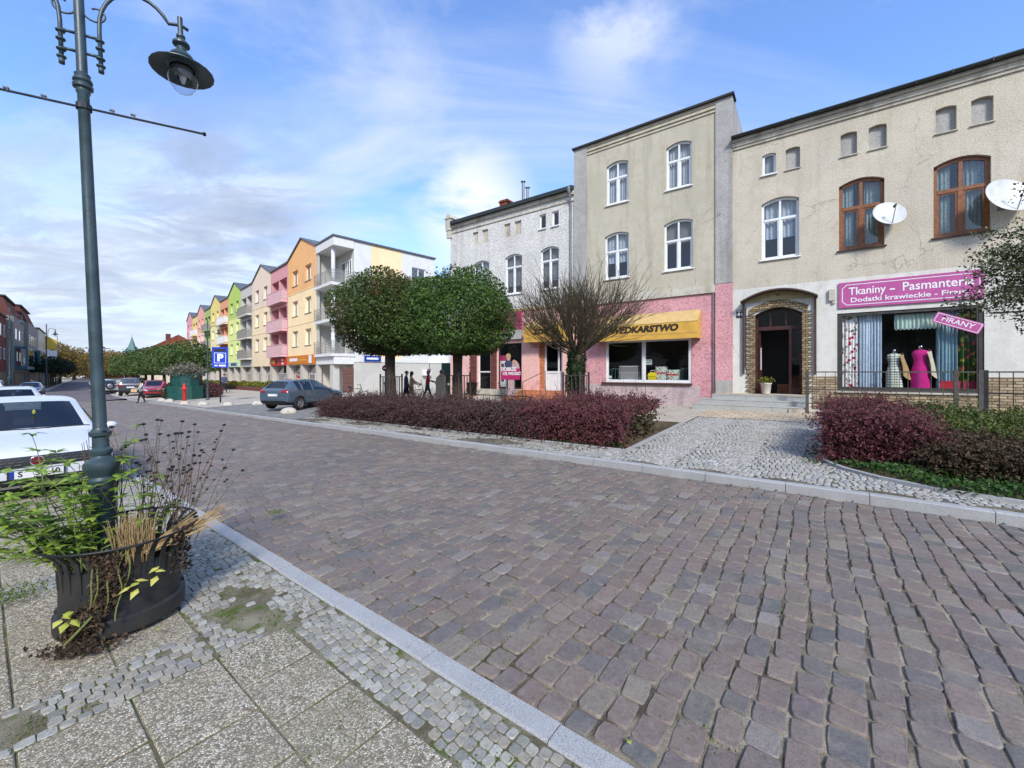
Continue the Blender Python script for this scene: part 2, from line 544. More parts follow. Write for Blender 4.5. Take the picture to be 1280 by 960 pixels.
M['bay_setts'] = paver_mat('grey_bay_setts', S(150,148,142,.95), S(104,100,92,.9), 1.0, .13, .11, -RZ0, .5, .014, .25, .5)
M['bed_soil'] = soil_mat('planting_bed_soil', S(84,70,52,.7), S(74,96,38,.7), S(120,104,78,.8), .35)
M['terrain'] = soil_mat('distant_ground', S(110,106,92,.8), S(84,96,50,.8), S(134,126,108,.8), .3, 8)

# one sheet of ground to the horizon
mb = MB(); mb.lathe([(0.001, 0), (60, 0), (400, -.2), (4000, -1.0)], 48, cap=False)
g = mb.build('ground', M['terrain']); g.location = (0, 0, -1.75); g['kind'] = 'structure'
if g.data.polygons[60].normal.z < 0: g.data.flip_normals()
sheet('terrain', -40, 330, -30, 70, -.10, M['terrain'], 4, 3)

# road bed (the grit in the joints) and the stones on it
sheet('road_bed', -30, 46, 1.8, 7.42, -.013, M['joint_road'], 2, 2, False)
sheet('road', 45.6, 330, 1.79, 7.42, -.004, M['far_setts'], 3, 2.8)
rows_s = []; 
def lay_road():
    cs=[]; cn=[]; hs=[]; hn=[]; rt=[]
    s = -14.0
    while s < 46:
        w = .158 + (rng.random()-.5)*.03
        n = 1.815 + rng.random()*.05
        off_w = .018*math.sin(s*1.7)
        first = True
        while n < 7.36:
            l = .145 + rng.random()*.12
            if first and rng.random() < .5: l *= .6
            first = False
            if n + l > 7.37: l = 7.37-n
            if l > .07:
                wob = .030*math.sin(n*1.3+s*.35) + .016*math.sin(n*3.1+s)
                cs.append(s+w/2+wob+(rng.random()-.5)*.012); cn.append(n+l/2)
                gj = .0035 + rng.random()*.0065
                hs.append(w/2-gj*.9-rng.random()*.004); hn.append(l/2-gj*.62)
                rt.append((rng.random()-.5)*.14)
            n += l
        s += w
    A = np.array
    return A(cs), A(cn), A(hs), A(hn), A(rt)
cs, cn, hs, hn, rt = lay_road()
setts('road_cobbles', cs, cn, hs, hn, rt, .035, M['sett'], 16, .06, .0, .03, .045, 9, .004)

# left pavement: moss soil, slabs, mosaic strips, kerb
sheet('left_pavement_bed', -30, 60, -14, 1.80, .0225, M['joint_moss'], 2, 1.5)
sheet('left_pavement', 12.0, 240, -14, 1.65, .030, M['plaza'], 3, 3)
def grid_setts(s0, s1, n0, n1, size, skip=None, var=.2):
    cs=[]; cn=[]; hs=[]; hn=[]; rt=[]
    s = s0
    while s < s1-.02:
        w = size*(1+(rng.random()-.5)*var)
        n = n0 + rng.random()*size*.4
        while n < n1-.03:
            l = size*(1+(rng.random()-.5)*var*1.6)
            if n+l > n1: l = n1-n
            c = (s+w/2+(rng.random()-.5)*.01, n+l/2)
            if l > .04 and not (skip and skip(*c)):
                cs.append(c[0]); cn.append(c[1]); gj=.0012+rng.random()*.0028
                hs.append(w/2-gj); hn.append(l/2-gj); rt.append((rng.random()-.5)*.12)
            n += l
        s += w
    return [np.array(x) for x in (cs, cn, hs, hn, rt)]
def patch(s, n):
    if ((s-3.5)/.42)**2 + ((n-1.26)/.2)**2 < 1.0 + .6*math.sin(s*9+n*13)+.4*math.sin(s*23-n*31): return True
    if ((s-3.28)/.2)**2 + ((n+.05)/.26)**2 < 1.0+.5*math.sin(s*17+n*21): return True
    return rng.random() < .015
parts = [grid_setts(-8, 3.05, 1.325, 1.655, .060, patch), grid_setts(3.05, 12, .93, 1.655, .062, patch), grid_setts(3.06, 3.44, -4.0, .93, .068, patch),
         grid_setts(5.2, 5.55, -4, .93, .068, patch)]
cat = [np.concatenate([p[i] for p in parts]) for i in range(5)]
setts('left_pavement_setts', *cat, .03, M['mosaic'], 12, .055, .030, .06, .06, 9, .0025)
# slabs
def lay_slabs():
    mb = MB()
    def slab(s0, s1, n0, n1):
        g = .004+random.random()*.003
        s0 += g; s1 -= g; n0 += g; n1 -= g
        z = .031 + (random.random()-.5)*.007; tx = (random.random()-.5)*.008; ty = (random.random()-.5)*.008
        P = []
        for (a, b) in ((s0,n0),(s1,n0),(s1,n1),(s0,n1)):
            p = W(a, b); zz = z + tx*(a-s0)/.4 + ty*(b-n0)/.4
            P.append((p.x, p.y, p.z+zz))
        e = .006
        Q = []
        for (a, b) in ((s0+e,n0+e),(s1-e,n0+e),(s1-e,n1-e),(s0+e,n1-e)):
            p = W(a, b); Q.append((p.x, p.y, P[len(Q)][2]))
        low = [(p[0], p[1], p[2]-.035) for p in P]
        P = [(p[0], p[1], p[2]-.005) for p in P]
        mb.add(Q+P+low, [(0,1,2,3)] + [(i,4+i,4+(i+1)%4,(i+1)%4) for i in range(4)] + [(4+i,8+i,8+(i+1)%4,4+(i+1)%4) for i in range(4)])
    n = 1.322
    k = 0
    while n > -6:
        off = (.0, .21)[k % 2]
        s = 3.05
        if off: slab(s-off, s, n-.405, n); s -= off
        while s > -4:
            slab(s-.425, s, n-.405, n); s -= .425
        n -= .405; k += 1
    n = .925; k = 0
    while n > -6:
        s = 3.45
        off = (.0, .2)[k % 2]
        for lim in (5.19, 12.0):
            if lim > 6: s = 5.56
            if off: slab(s, s+off, n-.405, n); s += off
            while s+.425 <= lim+.01:
                slab(s, s+.425, n-.405, n); s += .425
            if lim-s > .06: slab(s, lim, n-.405, n)
        n -= .405; k += 1
    return mb
o = lay_slabs().build('left_pavement_slabs', M['slab']); o['kind'] = 'structure'
if o.data.polygons[0].normal.z < 0: o.data.flip_normals()

def kerb_line(name, s0, s1, n0, n1, z0, ztop, step, mat, drop=None):
    mb = MB(); s = s0
    while s < s1:
        e = min(s+step*(.9+.2*random.random()), s1)
        k = 1 if s < 40 else 1
        zt = ztop + (random.random()-.5)*.008
        if drop: zt = drop((s+e)/2, zt)
        g = .004; c = .012
        sec = [(n0, z0), (n0, zt-c), (n0+c, zt), (n1-c, zt), (n1, zt-c), (n1, z0)]
        jn = (random.random()-.5)*.012
        A = [W(s+g, a+jn, b, False) for a, b in sec]; B = [W(e-g, a+jn, b, False) for a, b in sec]
        mb.add(A+B, [(i, i+1, 7+i, 6+i) for i in range(5)] + [(5,4,3,2,1,0), (6,7,8,9,10,11)])
        s = e
    o = mb.build(name, mat); o['kind'] = 'structure'
    bm = bmesh.new(); bm.from_mesh(o.data); bmesh.ops.recalc_face_normals(bm, faces=bm.faces); bm.to_mesh(o.data); bm.free()
    return o
kerb_line('left_kerb', -14, 120, 1.665, 1.805, -.05, .040, 1.0, M['kerb'])
def kdrop(s, z):
    if 14.6 < s < 45: return .105
    return z
kerb_line('right_kerb', -12, 200, 7.40, 7.56, -.08, .125, 1.05, M['kerb'], kdrop)
# right pavement
sheet('right_pavement_bed', -14, 46, 7.55, 17.0, -.014, M['joint_grey'], 2, 1.2)
def arcs():
    cs=[]; cn=[]; rt=[]; h1=[]; h2=[]
    wcol = 1.15; k0 = -9
    for k in range(k0, 4):
        sc = k*wcol + .5
        n = 7.45
        while n < 14.6:
            ph = rng.random()
            for j in range(14):
                a = (j+ph)/14*2-1
                s = sc + a*wcol/2
                nn = n + .34*(1-a*a) + (rng.random()-.5)*.014
                if 7.60 < nn < 14.25 and not (s > 3.3 and nn > 8.4) and not (s > 8): 
                    cs.append(s+(rng.random()-.5)*.012); cn.append(nn); rt.append(-a*.45+(rng.random()-.5)*.2)
                    h1.append(.0335+rng.random()*.004); h2.append(.0335+rng.random()*.004)
            n += .092
    return [np.array(x) for x in (cs, cn, h1, h2, rt)]
cs, cn, h1, h2, rt = arcs()
setts('right_pavement_setts', cs, cn, h1, h2, rt, .03, M['mosaic_light'], 8, .06, .0, .06, .07, 8.0, .003)
cs, cn, h1, h2, rt = grid_setts(3.3, 16.6, 7.6, 8.35, .088, lambda s, n: (math.sin(s*2.1)+math.sin(s*.7+n*6) > .45) or rng.random() < .12)
setts('verge_setts', cs, cn, h1, h2, rt, .03, M['mosaic'], 8, .06, .0, .06, .07, 8.0, .003)
sheet('beige_walkway', -14, 3.35, 14.3, 16.6, .0, M['beige_slab'], 2, .6)
sheet('parking_bay', 16.65, 27, 7.56, 11.0, -.01, M['bay_setts'], 2, .8)
sheet('plaza_pavement', 3.35, 46, 12.75, 32, .002, M['plaza'], 2, 1)
sheet('plaza_pavement', 16.65, 46, 11.0, 12.75, .002, M['plaza'], 2, 1)
sheet('far_plaza', 27, 46, 7.56, 11.0, .004, M['plaza'], 2, 1)
sheet('far_plaza', 46, 200, 7.5, 40, .004, M['plaza'], 3, 2)
sheet('planting_bed', 3.4, 16.55, 8.42, 12.7, .02, M['bed_soil'], 1, .5)
kerb_line('bed_edging', 3.4, 16.6, 8.36, 8.43, .05, .20, 1.0, M['kerb'], lambda s, z: cross(8.4)+.035)
# the end edging runs across the street
mb = MB()
def edging(mb, pts, w=.07, z=.045):
    for (a, b) in zip(pts[:-1], pts[1:]):
        p = Vector((a[0], a[1], 0)); q = Vector((b[0], b[1], 0)); d = (q-p).normalized(); t = Vector((-d.y, d.x, 0))*w/2
        A = [W(*(p+t).xy, -.05), W(*(p-t).xy, -.05), W(*(q-t).xy, -.05), W(*(q+t).xy, -.05)]
        B = [v+Vector((0,0,.05+z)) for v in A]
        mb.add(A+B, [(3,2,1,0),(4,5,6,7),(0,1,5,4),(1,2,6,5),(2,3,7,6),(3,0,4,7)])
edging(mb, [(3.36, 8.36), (3.36, 12.75)])
RB = [(.12, 15.5), (.10, 9.6), (.0, 9.15), (-.25, 8.75), (-.65, 8.4), (-1.2, 8.12), (-2.0, 7.97), (-4, 7.92), (-8, 7.92)]
edging(mb, RB)
o = mb.build('bed_edging', M['kerb']); o['kind'] = 'structure'
bm = bmesh.new(); bm.from_mesh(o.data); bmesh.ops.recalc_face_normals(bm, faces=bm.faces); bm.to_mesh(o.data); bm.free()
# soil of the right bed
mb = MB()
P = [W(a, b, .03) for a, b in RB[::-1]] + [W(-.0, 15.6, .03)] 
poly = [tuple(W(a, b, .028)) for a, b in RB] + [tuple(W(-8, 15.5, .028))]
mb.add(poly, [tuple(range(len(poly)))])
o = mb.build('planting_bed', M['bed_soil']); o['kind'] = 'structure'
if o.data.polygons[0].normal.z < 0: o.data.flip_normals()

# moss growing low in the joints (the stones hide the rest) and brown leaf litter in the far gutter
M['joint_moss_leaf'] = leaf_mat('joint_moss', [S(96,120,36,.7), S(116,138,44,.7), S(80,102,32,.65)], .9, .1)
def scatter(name, s0, s1, n0, n1, cnt, z, dz, size, mat, gate, up=.6):
    ss = s0+(s1-s0)*rng.random(cnt); nv = n0+(n1-n0)*rng.random(cnt)
    k = gate(ss, nv); ss, nv = ss[k], nv[k]
    Q = Wv(ss, nv, 0.0); Q[:, 2] += z+dz*rng.random(len(ss))
    a = rng.normal(size=(len(ss), 3)); a = a*(1-up)+np.array([0,0,1])*up; a /= np.linalg.norm(a, axis=1)[:, None]
    b = rng.normal(size=(len(ss), 3)); b -= a*(a*b).sum(1)[:, None]; b /= np.linalg.norm(b, axis=1)[:, None]; c = np.cross(a, b)
    S_ = size*(.6+.8*rng.random(len(ss)))[:, None]
    V = np.stack([Q-b*S_*.5, Q+c*S_*.32, Q+b*S_*.5, Q-c*S_*.32], 1).reshape(-1, 3)
    o = raw(name, V, np.arange(len(V)).reshape(-1, 4), mat); o['kind'] = 'stuff'; return o
scatter('joint_moss', -1, 9, 1.83, 4.2, 26000, -.012, .010, .016, M['joint_moss_leaf'], lambda s, n: (np.sin(s*2.3+n*1.7)+np.sin(s*5.1-n*3.3)+np.sin(n*9+s) - (n-1.8)*.75) > .35)
scatter('joint_moss', -2, 7, .9, 1.66, 16000, .020, .011, .013, M['joint_moss_leaf'], lambda s, n: (np.sin(s*3.3+n*2.7)+np.sin(s*7.1-n*5.3)) > .1)
scatter('joint_moss', 3.0, 3.5, -3, .95, 5000, .020, .011, .013, M['joint_moss_leaf'], lambda s, n: (np.sin(n*4.1)+np.sin(s*9-n*7.3)) > .2)
M['litter'] = leaf_mat('brown_leaf_litter', [S(132,96,62,.7), S(108,78,52,.65), S(156,118,74,.7), S(90,68,50,.6)], .85, .1)
scatter('leaf_litter', -3, 22, 7.12, 7.40, 900, .004, .012, .035, M['litter'], lambda s, n: (np.sin(s*1.9)+np.sin(s*4.7+2)+(n-7.2)*6) > .9, .75)
scatter('leaf_litter', 3.5, 15.5, 7.6, 8.4, 420, .012, .012, .04, M['litter'], lambda s, n: np.sin(s*2.9+n*4) > -.2, .75)
# ------------------------------------------------------------------ house materials
def stucco(name, c, stain, dark=None, bs=55, bump=.5, streak=.5, grain=.3):
    bs = bs*.45; streak = min(.8, streak*1.35)
    t = NT(name); co = t.coord('Object')
    st = t.coord('Object', (2.2, 2.2, .25))
    n1 = t.noise(co, .8, 7, .68); n2 = t.noise(st, 1.0, 5, .6); n3 = t.noise(co, bs, 3, .75); n4 = t.noise(co, 3.2, 8, .72)
    col = t.mix(t.ramp(n1.outputs[0], [(.36, 0.0), (.68, .8)]), c, stain)
    col = t.mix(t.ramp(n2.outputs[0], [(.5, 0.0), (.72, streak)]), col, dark or mul(stain, .7))
    col = t.mix(t.ramp(n4.outputs[0], [(.5, 0.0), (.72, .5)]), col, mul(stain, .86))
    cd = t.n('ShaderNodeVectorMath', {0: co, 1: t.n('ShaderNodeVectorMath', {0: t.noise(co, 2.5, 5, .6).outputs[1], 1: (.6, .6, .6)}, operation='MULTIPLY').outputs[0]}, operation='ADD').outputs[0]
    ck = t.n('ShaderNodeTexVoronoi', {'Vector': cd, 'Scale': .55}, feature='DISTANCE_TO_EDGE')
    cf = t.math('MULTIPLY', t.ramp(ck.outputs[0], [(.0, 1.0), (.012, 0.0)]), t.ramp(t.noise(co, .45, 3).outputs[0], [(.5, 0.0), (.6, .55)]))
    col = t.mix(cf, col, mul(dark or mul(stain, .7), .45))
    pt = t.noise(co, .38, 1, .3, .8)
    col = t.mix(t.ramp(pt.outputs[0], [(.60, 0.0), (.612, .35)]), col, mul(c, .82))
    col = t.mix(1.0, col, t.ramp(n3.outputs[0], [(.28, 1-grain*1.3), (.5, .98), (.72, 1+grain*.5)]), 'MULTIPLY')
    t.bsdf(col, .92, 0, t.bump(n3.outputs[0], bump, .025), .2)
    return t.mat
def brickm(name, c1, c2, mortar, bw=.25, rh=.075, ms=.01, bump=.6, wall=True):
    t = NT(name)
    co = t.coord('Object', None, (-PI/2, 0, 0) if wall else None)
    b = t.n('ShaderNodeTexBrick', {'Vector': co, 'Color1': c1, 'Color2': c2, 'Mortar': mortar, 'Scale': 1.0, 'Mortar Size': ms, 'Mortar Smooth': .2, 'Brick Width': bw, 'Row Height': rh, 'Bias': -.1})
    n = t.noise(t.coord('Object'), 9, 5, .65)
    col = t.mix(.8, b.outputs[0], t.ramp(n.outputs[0], [(.3, .65), (.7, 1.25)]), 'MULTIPLY')
    h = t.math('SUBTRACT', t.math('MULTIPLY', n.outputs[0], .35), b.outputs['Fac'])
    t.bsdf(col, .88, 0, t.bump(h, bump, .012), .25)
    return t.mat
M['beige'] = stucco('beige_roughcast', S(213,203,183,.9), S(202,190,168,.88), S(174,163,143,.85), 60, .6, .35)
M['beige2'] = stucco('ochre_grey_roughcast', S(206,197,176,.88), S(190,180,156,.88), S(160,150,130,.85), 70, .5, .5)
M['whitewash'] = stucco('white_limewashed_wall', S(226,224,214,.92), S(212,208,196,.9), S(188,182,168,.85), 40, .25, .3, .1)
M['grey_rough'] = stucco('coarse_grey_roughcast', S(226,223,214,.9), S(208,203,196,.88), S(172,162,154,.85), 26, 1.0, .25, .45)
M['bluegrey'] = stucco('blue_grey_render', S(178,175,168,.95), S(160,157,152,.95), S(136,132,126,.9), 60, .3, .5)
M['pink_rough'] = stucco('coarse_pink_roughcast', S(222,166,168,.9), S(206,146,150,.9), S(188,134,138,.85), 30, .9, .25, .35)
M['pink_flat'] = stucco('smooth_pink_render', S(238,192,180,.95), S(228,176,168,.95), S(210,164,156,.9), 60, .2, .25, .1)
M['plinth_pink'] = stucco('worn_pinkish_plinth', S(206,186,184,.9), S(184,162,162,.9), S(150,138,134,.8), 40, .4, .5)
M['cornice'] = stucco('stained_pale_cornice', S(206,200,184,.92), S(186,176,156,.9), S(140,122,96,.8), 60, .3, .55, .15)
M['stone_clad'] = brickm('split_stone_cladding', S(196,176,142,.9), S(142,118,92,.8), S(110,98,80,.8), .30, .085, .012, .9)
M['portal_brick'] = brickm('yellow_brown_brick', S(184,164,126,.8), S(128,102,72,.75), S(84,70,54,.7), .19, .085, .012, .8)
M['dark_brick'] = brickm('dark_red_brick', S(134,72,62,.8), S(104,54,48,.8), S(120,100,90,.7), .24, .075)
M['white_pvc'] = pm('white_window_plastic', S(236,236,234,.95), S(222,222,220,.95), 3, .35, spec=.5)
M['brown_wood'] = pm('orange_brown_window_wood', S(156,98,50,.85), S(116,66,32,.8), 9, .45, .15, 40)
M['dark_wood'] = pm('dark_red_brown_wood', S(84,44,36,.8), S(56,28,24,.8), 8, .4, .1, 40)
M['dark_frame'] = pm('dark_grey_brown_frame', S(74,70,64,.8), S(54,50,46,.8), 6, .5)
M['zinc'] = pm('grey_zinc_pipe', S(150,156,158,.8), S(118,124,126,.8), 3, .5, .05, 40, metallic=.4)
M['gutter'] = pm('dark_green_black_gutter', S(52,60,58,.7), S(34,40,40,.7), 4, .45)
M['roof_dark'] = pm('dark_roof_felt', S(62,62,60,.7), S(46,46,46,.7), 3, .8, .3, 30)
M['roof_tile'] = brickm('red_roof_tile', S(150,84,62,.8), S(122,64,48,.8), S(70,40,32,.7), .25, .3, .02, .8, False)
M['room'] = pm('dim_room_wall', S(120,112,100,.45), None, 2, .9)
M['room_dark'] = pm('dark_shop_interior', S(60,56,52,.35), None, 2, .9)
M['glass'] = glass_mat('window_glass', (.78,.82,.84,1), .9, .01)
M['shopglass'] = glass_mat('shop_window_glass', (.97,.98,.98,1), .75, .0)
M['lace'] = pm('white_lace_curtain', S(214,216,218,.9), S(176,182,190,.85), 26, .9, .3, 80)
M['drape'] = pm('cream_drape', S(206,198,178,.85), S(160,150,130,.8), 12, .9)
M['blind'] = pm('grey_roller_blind', S(150,146,142,.85), S(124,120,118,.85), 4, .85)
M['teal_drape'] = pm('pale_grey_green_drape', S(170,184,176,.85), S(120,136,132,.8), 14, .9)
M['sill_dark'] = pm('dark_brown_sill', S(82,58,48,.8), None, 6, .6)
M['dish'] = pm('pale_grey_dish_paint', S(206,206,202,.92), S(190,190,186,.9), 5, .4)
M['black_iron'] = pm('black_painted_iron', S(34,36,38,.8), S(22,23,25,.8), 8, .5, .15, 60)
M['grey_iron'] = pm('weathered_grey_brown_iron', S(92,88,84,.8), S(70,62,56,.8), 9, .6, .2, 60)
M['white_paint'] = pm('white_paint', S(238,238,236,.92), S(226,226,224,.92), 3, .5)
M['black'] = pm('matte_black', S(24,24,26,.8), None, 4, .6)
M['magenta'] = pm('magenta_board', S(196,48,112,.9), S(184,40,100,.9), 3, .5)
M['signpink'] = pm('purple_pink_board', S(190,86,150,.9), S(176,76,138,.9), 3, .55)
M['awning'] = pm('yellow_awning_fabric', S(226,178,78,.88), S(204,154,62,.86), 3, .8, .1, 60)
M['awning_top'] = pm('faded_sandy_awning_top', S(212,180,118,.9), S(190,158,100,.9), 4, .85, .1, 60)
M['letters_brown'] = pm('dark_brown_lettering', S(56,40,20,.8), None, 3, .6)
M['tymp'] = stucco('yellowish_stone', S(196,184,142,.9), S(170,156,116,.9), S(120,106,76,.8), 60, .3, .4)
M['terracotta'] = brickm('orange_step_tiles', S(206,138,100,.9), S(190,122,88,.9), S(140,96,74,.8), .3, .17, .008, .3)

def rebase(root, off):
    off = Vector(off)
    root.location = root.matrix_basis @ off
    for c in children(root): c.location = Vector(c.location) - off

def wavy(u0, u1, z0, z1, y, waves, amp, scallop=0.0, nz=3, both=False):
    n = max(6, int(waves*6)); vs = []; fs = []
    for j in range(nz+1):
        for i in range(n+1):
            f = i/n; u = u0+(u1-u0)*f
            z = z1 + (z0-z1)*j/nz
            if j == nz and scallop: z += scallop*abs(math.sin(f*waves*PI))
            vs.append((u, y+amp*math.sin(f*waves*2*PI)*(.5+.5*j/nz) + amp*.4*math.sin(f*waves*5.1+1), z))
    for j in range(nz):
        for i in range(n):
            a = j*(n+1)+i; fs.append((a, a+n+1, a+n+2, a+1))
    return MB().add(vs, fs)

def win(root, r, rise=.0, fm='white_pvc', y=.10, fw=.07, mull=(.5,), trans=.62, curtain=None, sill=None, gm='glass', label=None, name='window', rails=(), pane_y=.03):
    u0, u1, z0, z1 = r
    mb = MB(); d = .06
    zt = z1-rise
    mb.bb(u0, u0+fw, y, y+d, z0, zt+.02); mb.bb(u1-fw, u1, y, y+d, z0, zt+.02)
    mb.bb(u0+fw, u1-fw, y, y+d, z0, z0+fw)
    if rise > 0: arc_bar(mb, u0, u1, z1, rise, fw*1.15, y, y+d)
    else: mb.bb(u0+fw, u1-fw, y, y+d, z1-fw, z1)
    zb = z0+(z1-z0)*trans if trans else None
    if zb: mb.bb(u0+fw, u1-fw, y-.012, y+d-.012, zb-fw*.55, zb+fw*.55)
    for m_ in mull:
        um = u0+(u1-u0)*m_
        top = arcz(um, u0, u1, z1, rise)-fw
        if zb:
            mb.bb(um-fw*.6, um+fw*.6, y-.006, y+d-.008, z0+fw, zb-fw*.55); mb.bb(um-fw*.45, um+fw*.45, y-.006, y+d-.008, zb+fw*.55, top+.03)
        else:
            mb.bb(um-fw*.5, um+fw*.5, y-.006, y+d-.008, z0+fw, top+.03)
    # slimmer casement rims
    es = [u0+fw]+[u0+(u1-u0)*m_ for m_ in mull]+[u1-fw]
    cw = fw*.45
    for a, b in zip(es[:-1], es[1:]):
        a2 = a+(fw*.6 if a != es[0] else 0); b2 = b-(fw*.6 if b != es[-1] else 0)
        zc = (zb-fw*.55) if zb else zt-.0
        mb.bb(a2, a2+cw, y+.012, y+d-.012, z0+fw, zc); mb.bb(b2-cw, b2, y+.012, y+d-.012, z0+fw, zc)
        mb.bb(a2+cw, b2-cw, y+.012, y+d-.012, z0+fw, z0+fw+cw)
        if zb: mb.bb(a2+cw, b2-cw, y+.012, y+d-.012, zc-cw, zc)
    w = mb.build(name, M[fm], root)
    if label: w['label'] = label
    MB().quad((u0, y+pane_y, z0), (u1, y+pane_y, z0), (u1, y+pane_y, z1), (u0, y+pane_y, z1)).build('pane', M[gm], w)
    if sill:
        MB().bb(u0-.05, u1+.05, -.07, y, z0-.045, z0-.003).build('sill', M[sill], w)
    yc = y+.16
    def cur(a, b, c, e, mat, waves, amp=.025):
        o = wavy(u0+(u1-u0)*a, u0+(u1-u0)*b, z0+(z1-z0)*c, z0+(z1-z0)*e, yc, waves, amp).build('curtain', M[mat], w, True)
    if curtain == 'lace': cur(.03, .97, .03, .98, 'lace', 9)
    elif curtain == 'half': cur(.03, .97, .36, .98, 'lace', 8)
    elif curtain == 'sides': cur(.03, .30, .03, .98, 'lace', 3); cur(.70, .97, .03, .98, 'lace', 3)
    elif curtain == 'drape': cur(.04, .34, .03, .98, 'teal_drape', 4); cur(.58, .97, .03, .98, 'teal_drape', 5)
    elif curtain == 'blind': cur(.03, .97, .22, .98, 'blind', 1, .0)
    elif curtain == 'top': cur(.03, .97, .55, .98, 'blind', 1, .0)
    return w

HW = Wall(10.56, 14.58, .81, -.5865)
_rz = HW.rz
GZ = .45
uB1, uB2, uB3, uB4 = HW.u(563), HW.u(718), HW.u(916), HW.u(1430)

def house_root(name, label, u):
    return thing(name, label, 'house', (HW.o[0], HW.o[1], 0), _rz), HW

def shell(root, u0, u1, zt, y1=9.5, mat='grey_rough', rm='room', z0=-.6, floors=(), roof=None, ridge=2.0):
    mb = MB()
    mb.quad((u0, 0, z0), (u0, 0, zt), (u0, y1, zt), (u0, y1, z0)); mb.quad((u1, 0, zt), (u1, 0, z0), (u1, y1, z0), (u1, y1, zt))
    mb.quad((u1, y1, z0), (u0, y1, z0), (u0, y1, zt), (u1, y1, zt))
    mb.build('side_wall', M[mat], root)
    mb = MB()
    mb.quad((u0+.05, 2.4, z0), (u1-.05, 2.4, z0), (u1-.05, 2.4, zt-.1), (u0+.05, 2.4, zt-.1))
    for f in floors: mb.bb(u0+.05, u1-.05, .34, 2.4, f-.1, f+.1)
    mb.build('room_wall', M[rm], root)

# ================================================================== right house: drapery shop
root, _ = house_root('town_house', 'beige roughcast two storey house with dark gutter, brick arched doorway and a drapery shop window', 0)
hs = root
E1 = HW.z(916, 175)            # eaves
zsplit = .5*(HW.z(1000, 353)+HW.z(1208, 334))
R = HW.rect
attic = [(952.9,969.8,193,219),(982,1000,184.6,211),(1050.8,1071.3,165.3,190.8),(1086,1108.4,155,186),(1169.6,1195.7,132,165),(1214,1242,119.6,155)]
zA0, zA1 = [], []
ar = [R(*a) for a in attic]
za0 = sum(a[2] for a in ar)/6; za1 = sum(a[3] for a in ar)/6
ar = [(a[0], a[1], za0, za1) for a in ar]
w1 = R(951.9,998.8,246,322.5); w2 = R(1048.8,1105.6,222.5,310); w3 = R(1166.9,1239,194,293)
zb = (w2[2]+w3[2])/2; zt_ = (w2[3]+w3[3])/2
w2 = (w2[0], w2[1], zb, zt_); w3 = (w3[0], w3[1], zb, zt_)
w4 = (w3[1]+2.1, w3[1]+2.1+(w3[1]-w3[0]), zb, zt_)
a7 = [(w4[0]-.1, w4[0]+.55, za0, za1), (w4[1]-.55, w4[1]+.1, za0, za1)]
holes = [a+(.05,) for a in ar+a7] + [w1+(.16,), w2+(.17,), w3+(.17,), w4+(.17,)]
ztop = E1-.34
mb = MB(); wall_sheet(mb, uB3, uB4, zsplit, ztop, holes, 0, .16)
mb.build('wall', M['beige'], root)
door = (HW.u(943.5), HW.u(1003), 0.98, HW.z(975, 383))
shopw = (HW.u(1046.5), HW.u(1230.5), .5*(HW.z(1046,488.5)+HW.z(1228,492.5)), .5*(HW.z(1046,392.2)+HW.z(1230,380.2)))
sw2 = (shopw[1]+1.4, shopw[1]+3.4, shopw[2]+.4, shopw[3])
mb = MB(); wall_sheet(mb, uB3, uB4, -.6, zsplit, [door+(.26,), shopw+(0,), sw2+(0,)], 0, .22)
mb.build('ground_floor_wall', M['whitewash'], root)['label'] = 'whitewashed ground floor wall'
# cornice and gutter
mb = MB()
mb.bb(uB3+.003, uB4, -.05, .0, ztop-.10, ztop+.0)
mb.bb(uB3+.003, uB4, -.09, .0, ztop+.0, ztop+.16)
mb.bb(uB3+.003, uB4, -.16, .0, ztop+.16, ztop+.27)
mb.build('cornice', M['cornice'], root)
mb = MB()
gt = []
for i in range(9):
    a = PI*i/8
    gt.append((-.27-.075*math.cos(a), E1-.0-.085*math.sin(a)))
n = len(gt)
vs = [(uB3-.02, p[0], p[1]) for p in gt]+[(uB4, p[0], p[1]) for p in gt]
mb.add(vs, [(i, i+1, n+i+1, n+i) for i in range(n-1)] + [tuple(range(n))])
k = uB3+.3
while k < uB4:
    mb.bb(k-.012, k+.012, -.355, -.19, E1-.095, E1-.08); mb.bb(k-.012, k+.012, -.36, -.345, E1-.09, E1+.01); k += .8
mb.bb(uB3-.02, uB4, -.20, .0, E1-.075, E1+.0)
mb.build('gutter', M['gutter'], root)
mb = MB(); mb.quad((uB3, -.2, E1+.02), (uB4, -.2, E1+.02), (uB4, 5, E1+2.2), (uB3, 5, E1+2.2)); mb.quad((uB3, 9.5, E1+.02), (uB3, 5, E1+2.2), (uB4, 5, E1+2.2), (uB4, 9.5, E1+.02))
mb.add([(uB4, -.2, E1+.02), (uB4, 9.5, E1+.02), (uB4, 5, E1+2.2)], [(0,1,2)]); mb.add([(uB3, -.2, E1+.02), (uB3, 5, E1+2.2), (uB3, 9.5, E1+.02)], [(0,1,2)])
mb.build('roof', M['roof_dark'], root)
shell(root, uB3, uB4, E1, 9.5, 'beige', 'room', floors=(zsplit-.1, ztop-1.55))
win(root, w1, .16, 'white_pvc', .11, .075, (.5,), .66, 'half', 'white_pvc', label='white window with lace curtain')
win(root, w2, .17, 'brown_wood', .11, .10, (.5,), .60, 'drape', 'sill_dark', label='brown wooden window behind the small dish')
win(root, w3, .17, 'brown_wood', .11, .10, (.5,), .60, 'drape', 'sill_dark')
win(root, w4, .17, 'brown_wood', .11, .10, (.5,), .60, 'drape', 'sill_dark')
win(root, ar[0], .05, 'white_pvc', .07, .05, (), None, 'lace', 'white_pvc')
